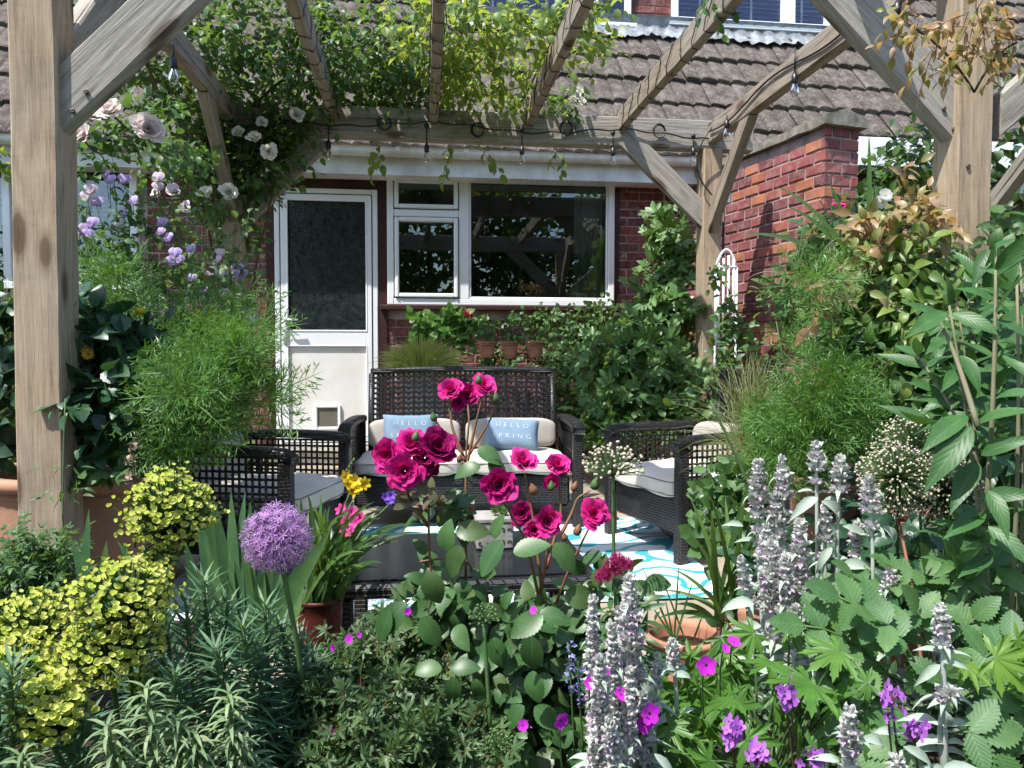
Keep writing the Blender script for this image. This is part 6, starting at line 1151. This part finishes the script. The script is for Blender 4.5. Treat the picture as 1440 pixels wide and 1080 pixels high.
# ---- lavender-blue catmint spike
cm=plant('catmint','pale blue catmint spikes left of the silver spikes','catmint',810,1000,1.15); st=MB(); pb_=leafmat('pale_blue_petal',[(.22,.22,.55),(.32,.32,.62)],rib=0,veins=0,trans=.3)
for x,y,y2 in((800,905,950),(812,930,965)): 
    mb=MB()
    b=np.array(W(x+8,1060,1.15)); t=np.array(W(x,y,1.12)); P=bez(b,(b+t)/2,t,10); tube(st,P,.0015,4); n=40; u=rng.uniform(.55 if x>790 else .8,1,n); Q=np.stack([np.interp(u*9,range(10),P[:,i]) for i in range(3)],1)+rvec(n,.003); mb.inst(leaf(.7,2,.3,.3),Q,frames(rvec(n)+V_(0,0,.3),rvec(n)),rng.uniform(.006,.011,n)); mb.build('flower_spike',pb_,cm)
st.build('stem',M['stem_green'],cm)
# ---- shallow terracotta bowl and day lilies
t_,pq=pot('terracotta_bowl','wide shallow terracotta bowl with dark soil and a spindly plant','' or 962,888,1.95,.105,.11,'terra',rim=.022,taper=.7)
sd_=thing('spindly_plant','thin dark leaved plant growing in the shallow terracotta bowl','plant',tuple(pq)); mb=MB(); blades(mb,None,[(pq+Vector((random.uniform(-.03,.03),0,-.04)),W(x,y,1.95)) for x,y in((902,795),(925,800),(955,790),(935,840),(975,815),(990,860),(950,900),(915,850))],.003,sag=.05); mb.build('leaf',M['rose_leaf'],sd_)
pot('terracotta_pot','pale terracotta pot half hidden right of the shallow bowl',1045,866,1.95,.075,.10,'terra_old',rim=.02,group='small pots on the right')
dl=plant('day_lily','arching day lily leaves between the rug and the silver spikes','day lily',1010,880,1.9); mb=MB(); blades(mb,None,[(W(1020+random.uniform(-20,20),880,1.9),W(x,y,1.85+random.uniform(-.15,.15))) for x,y in((960,740),(970,700),(945,800),(990,780),(1000,720),(930,830),(1050,690),(1060,720),(985,830),(1040,740),(1075,760),(950,850),(995,690),(1020,700),(1080,690),(925,870),(965,870),(1035,830),(1070,640),(1110,680))],.007,sag=.22,n=9); mb.build('strap_leaf',M['strap_leaf'],dl)
ns=plant('nasturtium','rounded leaves with tiny white flowers beside the right armchair','nasturtium',1030,780,2.1); lf,st,wf_=MB(),MB(),MB(); blobfol(lf,st,[(1010,700,2.15,25,40,.08),(1040,720,2.1,35,50,.1),(1010,750,2.1,25,30,.08),(1040,670,2.2,30,20,.08)],34,.08,4,.04,[leaf(.95,4,.08,.2,'heart')],hint=(-.3,-.7,.5)); lf.build('foliage',M['small_leaf'],ns); st.build('stem',M['stem_green'],ns)
P,_=inblob((1000,700,2.1,28,45,.05),16); mb=MB(); mb.inst(T_small,P,toframe(np.tile(-np.array(FW),(16,1))+rvec(16,.3)),rng.uniform(.006,.01,16)); mb.build('blossom',[M['white_petal'],M['yellow_eye']],ns)
# ---- right pots
pot('terracotta_pot','brown terracotta pot behind the cream seed globes','' or 1275,705,1.95,.10,.42,'terra',rim=.03,group='pots on the right')
pot('terracotta_pot','terracotta pot behind the tall silver spikes','' or 1165,668,2.1,.11,.35,'terra_old',rim=.03,group='pots on the right')
# ---- cosmos right
c2=plant('cosmos_plant','feathery green cosmos foliage beneath the golden leaves on the right','cosmos',1150,700,2.1); lf,lf2,st=MB(),MB(),MB()
feathers(lf,[(1155,425,2.3,30,40,.12),(1145,485,2.2,42,45,.12),(1170,550,2.1,60,60,.15),(1130,600,2.1,60,60,.15),(1190,600,2.1,40,50,.12),(1100,640,2.1,50,50,.12),(1150,640,2.1,50,40,.12),(1080,610,2.2,30,50,.1),(1165,390,2.3,24,26,.08)],11,.14)
for x,y in((1160,560),(1140,620),(1180,540),(1110,640),(1140,400),(1120,590),(1185,590)): whorl(lf,x,y,1.95,18,.15)
for x,y in((1140,395),(1130,600),(1160,550),(1120,645)): whorl(lf2,x,y,1.93,10,.045)
lf.build('foliage',M['feather_leaf'],c2); lf2.build('young_shoot',M['feather_lime'],c2)
for i in range(10): stemto(st,W(1150+random.uniform(-30,30),760,2.1),W(random.uniform(1080,1190),random.uniform(400,560),2.1),.0035,.0015,.04)
st.build('stem',M['stem_green'],c2)
# ---- stipa grass
sg2=plant('feather_grass','fine blonde feather grass fountain in front of the back right post','grass',1060,640,2.7); mb=MB(); tips=[]
for i in range(620):
    a=rng.normal(0,1); tips.append((W(1060+rng.normal(0,14),660,2.7+rng.normal(0,.05)),W(1055+a*48,random.uniform(480,640)+abs(a)*25,2.7+rng.normal(0,.15))))
blades(mb,None,tips,.0008,sag=.35,n=6); mb.build('grass_blade',M['stipa'],sg2)
mb=MB(); blades(mb,None,[(W(1120+rng.normal(0,10),400,2.2),W(1120+rng.normal(0,45),random.uniform(300,420),2.2)) for i in range(14)],.0012,sag=.4,n=7); mb.build('outer_blade',M['stipa'],sg2)
sk=plant('seed_stem','dark seed bud on a bare green stem in front of the feather grass','seed head',1035,640,1.7,base=W(1040,650,1.7)); mb=MB(); tube(mb,bez(W(1070,720,1.7),W(1035,640,1.7),W(998,562,1.7)),.003,6); mb.build('stem',M['stem_green'],sk); mb=MB(); n=14; mb.inst(leaf(.4,2,.4,-.2),np.tile(np.array(W(998,562,1.7)),(n,1)),frames(rvec(n,.4)+V_(-.4,0,1),rvec(n)),np.full(n,.022)); mb.build('seed_bud',M['stem_brown'],sk)
# ---- arching grass and pink flower above
cg=plant('arching_leaves','long arching strap leaves rising in front of the brick wall','plant',1225,420,2.3,base=W(1225,420,2.3)); mb=MB(); blades(mb,None,[(W(1222,420,2.3),W(1222,190,2.3)),(W(1215,400,2.3),W(1105,290,2.3)),(W(1218,400,2.25),W(1090,262,2.2)),(W(1226,420,2.3),W(1230,250,2.35)),(W(1230,410,2.3),W(1262,300,2.3)),(W(1210,410,2.3),W(1120,345,2.3)),(W(1214,400,2.25),W(1040,330,2.3)),(W(1212,420,2.3),W(1165,255,2.3))],.009,sag=.25,n=11); mb.build('strap_leaf',M['strap_leaf'],cg)
pf=plant('pink_flower','small magenta flower against the dark brick pier','flower',1180,290,2.4,base=W(1182,380,2.4)); place('blossom',RM['hot_rose'][1],pf,W(1180,290,2.4),Vector((0,-.5,1)),.022); mb=MB(); tube(mb,bez(W(1185,400,2.4),W(1178,340,2.4),W(1180,292,2.4)),.002,5); mb.build('stem',M['stem_green'],pf)
# ---- golden climber right
gc=plant('golden_climber','climber with bronze and golden leaves wrapped round the right post','climber',1360,700,2.4); lf,ly,lg,st=MB(),MB(),MB(),MB()
T_g=[leaf(.46,6,.15,c,'lance',serr=.04) for c in(.2,.45,.7)]
blobfol(lf,st,[(1290,25,2.25,50,30,.12),(1370,45,2.25,60,45,.12),(1420,70,2.3,40,45,.1),(1340,70,2.3,45,30,.1),(1390,15,2.2,60,25,.12),(1270,45,2.3,20,22,.06),(1310,90,2.25,30,20,.06,.5)],5,.10,5,.046,T_g,up=-.2,droop=.5)
blobfol(lf,st,[(1250,300,2.2,60,24,.1),(1285,335,2.2,45,28,.1),(1210,360,2.15,45,26,.1),(1270,255,2.3,30,30,.06,.5),(1190,405,2.05,32,24,.06,.8),(1165,420,2.0,16,16,.04),(1220,320,2.2,40,24,.08),(1310,300,2.2,30,40,.06)],8,.12,5,.058,T_g,up=.0,droop=.5,hint=(-.3,-.7,.5))
blobfol(ly,st,[(1250,370,2.2,60,50,.14),(1310,400,2.2,60,50,.12),(1290,440,2.15,60,50,.12),(1350,440,2.1,30,30,.1),(1220,410,2.15,40,40,.1),(1250,510,1.95,40,22,.06,.7),(1320,350,2.3,20,30,.06)],9,.12,5,.060,T_g,up=.0,droop=.45,hint=(-.3,-.7,.5))
blobfol(lg,st,[(1240,450,2.35,70,70,.15),(1310,480,2.35,90,90,.15),(1390,440,2.4,50,90,.15),(1260,560,2.3,60,50,.12),(1350,580,2.35,80,60,.15),(1425,350,2.5,20,60,.1),(1200,500,2.2,30,60,.08),(1290,520,2.15,70,60,.1),(1360,400,2.2,40,40,.08)],17,.12,5,.066,T_oval,up=.1,droop=.45,hint=(-.3,-.6,.6))
gc1=lf.build('bronze_foliage',M['gold_leaf'],gc); ly.build('yellow_foliage',M['yg_leaf'],gc); lg.build('green_foliage',M['small_leaf'],gc)
for a,b,c in(((1360,600,2.45),(1330,400,2.35),(1290,260,2.3)),((1355,600,2.45),(1260,450,2.3),(1200,370,2.2)),((1370,130,2.35),(1330,60,2.3),(1270,30,2.3)),((1370,130,2.35),(1400,70,2.3),(1430,60,2.3))): tube(st,bez(W(*a),W(*b),W(*c),12),.004,5)
st.build('stem',M['stem_brown'],gc)
wb=plant('white_flowering_shrub','pale leaved shrub between the pier and the white porch board','shrub',1250,400,3.2); lf,st=MB(),MB(); blobfol(lf,st,[(1240,270,3.3,40,40,.15),(1210,310,3.2,50,30,.15),(1160,330,3.1,45,25,.15),(1290,220,3.4,35,40,.15),(1180,370,3.0,60,30,.15),(1230,340,3.1,60,30,.15),(1250,400,3.0,90,60,.2),(1320,300,3.3,40,80,.15),(1120,420,3.1,40,60,.15,.7)],16,.16,6,.055,T_oval,up=.4); lf.build('foliage',M['climb_leaf'],wb); st.build('stem',M['stem_brown'],wb)
fbk=[(1238,285),(1228,300),(1215,320),(1245,275),(1222,310)]
me=meshof('white_bloom',T_five2,[M['white_petal'],M['yellow_eye']])
for x,y in fbk: place('blossom',me,wb,W(x,y,3.05),Vector((0,-1,.3)),.035)
# ---- big leaved shrub at right edge
bs=plant('buddleia','large pointed veined leaves on pale stems at the right edge','buddleia',1390,1000,1.35); lf,st=MB(),MB(); T_big=[leaf(.30,12,.16,c,'lance',serr=.02,twist=tw) for c,tw in((.1,0),(.25,.3),(.4,-.3),(.2,.5))]
LB=[(1335,430,1345,370,50,1.2),(1330,440,1262,470,90,1.15),(1340,440,1395,460,80,1.15),(1350,500,1385,540,70,1.15),(1345,520,1318,560,60,1.15),(1360,585,1275,635,105,1.1),(1365,600,1290,700,125,1.08),(1370,600,1440,560,90,1.1),(1380,640,1440,610,80,1.1),(1375,650,1330,720,100,1.1),(1380,700,1440,690,80,1.1),(1400,440,1440,380,90,1.1),(1400,450,1445,470,70,1.1),(1390,420,1410,300,90,1.25),(1400,380,1450,330,80,1.15),(1410,500,1450,520,60,1.1),(1330,480,1290,500,60,1.2),(1385,640,1350,600,60,1.15),(1385,720,1300,770,90,1.1),(1390,740,1440,780,90,1.1),(1400,560,1460,540,70,1.0),(1370,560,1340,500,70,1.2),(1375,620,1325,640,70,1.2),(1390,690,1420,740,80,1.05),(1395,780,1330,820,80,1.12),(1400,800,1450,830,80,1.12),(1410,300,1450,300,60,1.2),(1390,350,1360,420,70,1.25),(1415,400,1370,350,70,1.22)]
for a,b,x,y,l,d in LB:
    P=np.array(W(a,b,d+.03)); Q=np.array(W(x,y,d-.02)); D=Q-P; D=D/np.linalg.norm(D); lf.inst(T_big[rng.integers(0,4)],P[None],frames(D[None],(V_(-.25,0,.75)-np.array(FW)*.65+rng.normal(0,.2,3))[None]),np.array([l*.98*d/F])); 
for a,b,c in(((1400,1000,1.2),(1385,720,1.15),(1335,430,1.2)),((1385,740,1.15),(1400,560,1.12),(1400,380,1.15)),((1410,1000,1.2),(1440,700,1.1),(1430,400,1.15)),((1375,600,1.12),(1340,480,1.18),(1320,450,1.2))): tube(st,bez(W(*a),W(*b),W(*c),12),np.linspace(.0045,.002,12),7)

blobfol(lf,st,[(1400,470,1.45,45,80,.1),(1405,620,1.42,60,70,.1),(1340,570,1.5,45,45,.08,.8),(1420,760,1.4,50,60,.1),(1350,470,1.5,30,40,.06,.8)],5.5,.14,5,.095,T_big,hint=(-.3,-.6,.7),droop=.3)
for a,b,c,n in(((1400,1000,1.25),(1390,700,1.2),(1345,420,1.25),9),((1385,740,1.2),(1405,540,1.15),(1400,350,1.2),8),((1420,1000,1.25),(1450,700,1.12),(1435,370,1.2),9),((1375,650,1.15),(1335,560,1.2),(1290,500,1.25),5)):
    P=bez(W(*a),W(*b),W(*c),n+3); tube(st,P,np.linspace(.0032,.0016,len(P)),6); T=np.gradient(P,axis=0); T/=np.linalg.norm(T,axis=1)[:,None]
    for i in range(3,n+3):
        an=i*1.57+rng.normal(0,.3); o_=np.array(RT)*math.cos(an)-np.array(FW)*math.sin(an)*.8
        for s_ in(-1,1): Dd=o_*s_+T[i]*.55+V_(0,0,.05)+rng.normal(0,.12,3); lf.inst(T_big[rng.integers(0,4)],P[i][None],frames(Dd[None],(V_(-.25,0,.8)-np.array(FW)*.55+rng.normal(0,.15,3))[None]),np.array([.085*rng.uniform(.75,1.2)*(1-.35*(i/(n+3))**2)]))
lf.build('foliage',M['big_leaf'],bs); st.build('stem',plain('pale_woody_stem',(.20,.17,.12),.8,.2,c2=(.13,.15,.07)),bs)
# dark background shrubs lower right (behind)
rs=plant('evergreen_shrub','dark leafy shrub in the shade behind the right pots','shrub',1350,800,2.0); lf,st=MB(),MB(); blobfol(lf,st,[(1330,740,1.9,110,60,.2),(1400,650,2.0,70,100,.2),(1330,800,1.7,120,50,.2),(1200,740,2.1,60,60,.2),(1150,800,1.8,100,50,.15,.7),(1400,520,2.3,60,80,.2),(1080,800,1.9,50,50,.15,.5)],12,.14,5,.06,T_oval,hint=(-.3,-.6,.6)); lf.build('foliage',M['dahlia_leaf'],rs); st.build('stem',M['stem_brown'],rs)
lp_=plant('whorled_plant','upright stem with whorled narrow leaves among the toothed leaves','plant',1340,830,1.1); lf,st=MB(),MB()
for x,y,r in((1342,790,26),(1350,740,24),(1355,815,28),(1380,760,22)): whorl(lf,x,y,1.15,9,r*2*1.15/F*1.0,tp=T_lance)
tube(st,bez(W(1400,980,1.15),W(1365,880,1.15),W(1342,770,1.15)),.0028,6); tube(st,bez(W(1300,990,1.15),W(1290,820,1.2),W(1252,690,1.4)),.003,6); lf.build('foliage',M['tooth_leaf'],lp_); st.build('stem',M['stem_red'],lp_)
# ---- house planting: fig / wall shrubs
fg=plant('fig_tree','fig tree with broad lobed leaves against the house right of the window','fig',905,650,5.6); lf,st=MB(),MB()
blobfol(lf,st,[(925,350,5.7,14,45,.1,.6),(935,300,5.7,10,28,.1,.6),(930,410,5.6,36,45,.15),(905,470,5.5,42,40,.2),(950,440,5.5,45,50,.2),(870,520,5.3,60,50,.2),(930,520,5.3,60,50,.2),(900,575,5.1,60,45,.2),(955,560,5.2,30,50,.15),(850,580,5.2,40,30,.15),(945,360,5.7,30,60,.15)],19,.28,5,.105,T_fig,up=.3,droop=.3,sr=.004,hint=(-.3,-.7,.5)); lf.build('foliage',M['fig_leaf'],fg)
for a,b,c in(((900,660,5.6),(880,560,5.6),(915,330,5.8)),((905,660,5.6),(940,520,5.6),(950,340,5.7)),((900,660,5.6),(860,560,5.5),(850,480,5.5)),((900,660,5.6),(930,600,5.4),(960,520,5.3))): tube(st,bez(W(*a),W(*b),W(*c),12),np.linspace(.022,.008,12),7)
st.build('branch',M['stem_brown'],fg)
wc=plant('wall_climber','glossy small leaved climber trained along the wall under the window','climber',800,640,6.0); lf,st=MB(),MB(); blobfol(lf,st,[(690,450,6.17,40,9,.03),(740,446,6.17,45,8,.03),(790,470,6.1,40,28,.08),(810,500,6.0,40,30,.1),(725,500,6.22,80,24,.03,.9),(835,470,6.1,35,35,.08),(800,550,6.0,40,40,.1),(820,590,6.0,40,30,.1),(720,520,6.15,50,10,.05,.6),(780,445,6.15,50,12,.05,.7),(850,440,6.15,30,20,.05),(820,535,5.9,50,60,.1)],40,.14,5,.055,T_oval,up=.4,hint=(-.3,-.8,.4)); lf.build('foliage',M['climb_leaf'],wc)
tube(st,[W(800,650,6.1),W(820,540,6.15),W(850,450,6.15)],.01,6); st.build('stem',M['stem_brown'],wc)
wr=plant('runner_bean','light green broad heart shaped leaves with small red flowers left under the window','bean plant',620,520,6.0); lf,st=MB(),MB(); blobfol(lf,st,[(612,450,6.0,32,20,.08),(640,460,6.0,30,25,.08),(600,470,6.0,26,14,.06),(585,470,6.0,14,12,.05,.6),(660,455,6.0,16,16,.05)],42,.12,4,.075,[leaf(.85,4,.08,.2,'heart')],up=.3,hint=(-.3,-.8,.4)); lf.build('foliage',M['ger_leaf'],wr); st.build('stem',M['stem_green'],wr)
mb=MB(); P=np.array([W(660+rng.normal(0,4),444+rng.normal(0,4),5.95) for i in range(10)]); mb.inst(T_small,P,toframe(rvec(10)),np.full(10,.02)); mb.build('blossom',[plain('red_petal',(.6,.02,.03),.6),M['eye']],wr)
# little pots on the wall
for i,(x,lab) in enumerate(((685,'tiny terracotta wall pot, left of the three under the window'),(717,'tiny terracotta wall pot, middle of the three under the window'),(752,'tiny terracotta wall pot, right of the three under the window'))):
    t_,q=pot('wall_pot',lab,x,480,5.75,.066,.125,'terra',rim=.022,group='three tiny pots hung on the house wall'); 
    sp2=thing('pot_seedling',['leafy seedling in the left wall pot','leafy seedling in the middle wall pot','leafy seedling in the right wall pot'][i],'plant',tuple(q),0,'seedlings in the tiny wall pots'); lf,st=MB(),MB(); twigs(lf,st,np.tile(np.array(q),(7,1)),rvec(7,.5)+V_(0,0,1),.15,4,.055,T_oval,droop=.2,hint=(-.3,-.8,.4)); lf.build('leaf',M['climb_leaf'],sp2); st.build('stem',M['stem_green'],sp2)
# golden grass behind sofa
gg=plant('ornamental_grass','tuft of yellow green grass in a pot between the door and the sofa back','grass',592,600,5.4); mb=MB(); tips=[]
for i in range(700):
    a=rng.uniform(-1,1); tips.append((W(592+a*12,535,5.35+rng.normal(0,.05)),W(592+a*66+rng.normal(0,6),478+abs(a)**2*30+rng.uniform(-8,24),5.35+rng.normal(0,.15))))
blades(mb,None,tips,.0035,sag=.3,n=5); mb.build('grass_blade',M['grass'],gg); tips=[(W(600,530,5.35),W(random.uniform(540,680),random.uniform(470,500),5.3)) for i in range(40)]; mb=MB(); blades(mb,None,tips,.0014,sag=.5,n=6); mb.build('seed_stem',M['stipa'],gg)
pot('plant_pot','grey green pot of the ornamental grass behind the sofa',592,540,5.4,.15,.64,'grey',rim=.03)
# small plants and pots right of sofa / under fig
lw=plant('low_planting','low shade plants at the foot of the fig tree','plant',870,680,5.0); lf=MB(); blobfol(lf,None,[(850,610,4.9,40,22,.15),(900,610,4.8,40,20,.15),(830,590,5.1,30,25,.1),(960,600,4.6,30,30,.15),(1010,560,4.8,40,60,.2),(1040,500,4.8,40,60,.2,.8),(1020,430,4.8,16,30,.06,.9),(1030,460,4.8,20,20,.06),(1008,380,4.85,8,30,.04,.9),(1030,600,4.5,40,40,.15)],20,.16,5,.07,T_oval,up=.6); lf.build('foliage',M['climb_leaf'],lw)
# shrubs left by house under the window
ls=plant('leafy_shrub','mid green shrub in front of the left house window','shrub',150,600,4.2); lf,st=MB(),MB(); blobfol(lf,st,[(60,520,4.3,70,100,.3),(160,520,4.2,80,90,.3),(260,560,4.2,70,80,.3),(150,420,4.0,60,40,.2,.6),(300,630,4.1,50,50,.2),(20,600,3.9,70,80,.3)],10,.22,6,.085,T_oval,up=.4); lf.build('foliage',M['climb_leaf'],ls); st.build('stem',M['stem_brown'],ls)
# succulents in square planter
su=thing('succulent','small green succulents in the square planter on the table','succulent',(pt.location.x,pt.location.y,pt.location.z+.088)); mb=MB()
for i in range(6):
    c=np.array(su.location)+V_(rng.uniform(-.035,.035),rng.uniform(-.035,.035),.004); n=22; u=fib(n,.0,1); mb.inst(leaf(.45,3,.2,-.3,'oval'),np.tile(c,(n,1)),frames(u+V_(0,0,.2),np.tile(V_(0,0,1),(n,1))+u*-.5),rng.uniform(.014,.022,n))
mb.build('rosette',M['small_leaf'],su)
# understorey ground cover (uncountable)
n=2600; P=np.stack([rng.uniform(-1.6,2.2,n),rng.uniform(.45,1.62,n),np.full(n,.05)],1); lf=MB(); twigs(lf,None,P,rvec(n,.5)+V_(0,0,1.2),rng.uniform(.05,.3,n),5,.034,[leaf(.5,3,.15,.3)],droop=.2); o=lf.build('ground_cover',M['hedge_leaf']); o['kind']='stuff'; o['label']='low dark foliage filling the bed under the flowers'
# indoor plant on the window sill
ip=thing('house_plant','spiky house plant in a pale pot behind the window pane','house plant',(X_(815,400),YH+.2,wz0)); mb=MB(); blades(mb,None,[(Vector((X_(815,400),YH+.2,wz0+.10)),Vector((X_(815,400)+rng.normal(0,.2),YH+.22+rng.normal(0,.05),wz0+.28+rng.normal(0,.08)))) for i in range(26)],.006,sag=.4); mb.build('leaf',M['strap_leaf'],ip); mb=MB(); lathe(mb,[(0,wz0),(.05,wz0),(.075,wz0+.13),(.068,wz0+.13),(.06,wz0+.08),(0,wz0+.08)],(X_(822,400),YH+.2,0),20); mb.build('pot',M['gutter'],ip); mb=MB(); bx(mb,(wx0,YH+.1,wz0-.03),(wx1,YH+.38,wz0)); mb.build('window_sill',M['upvc'],house,smooth=False)
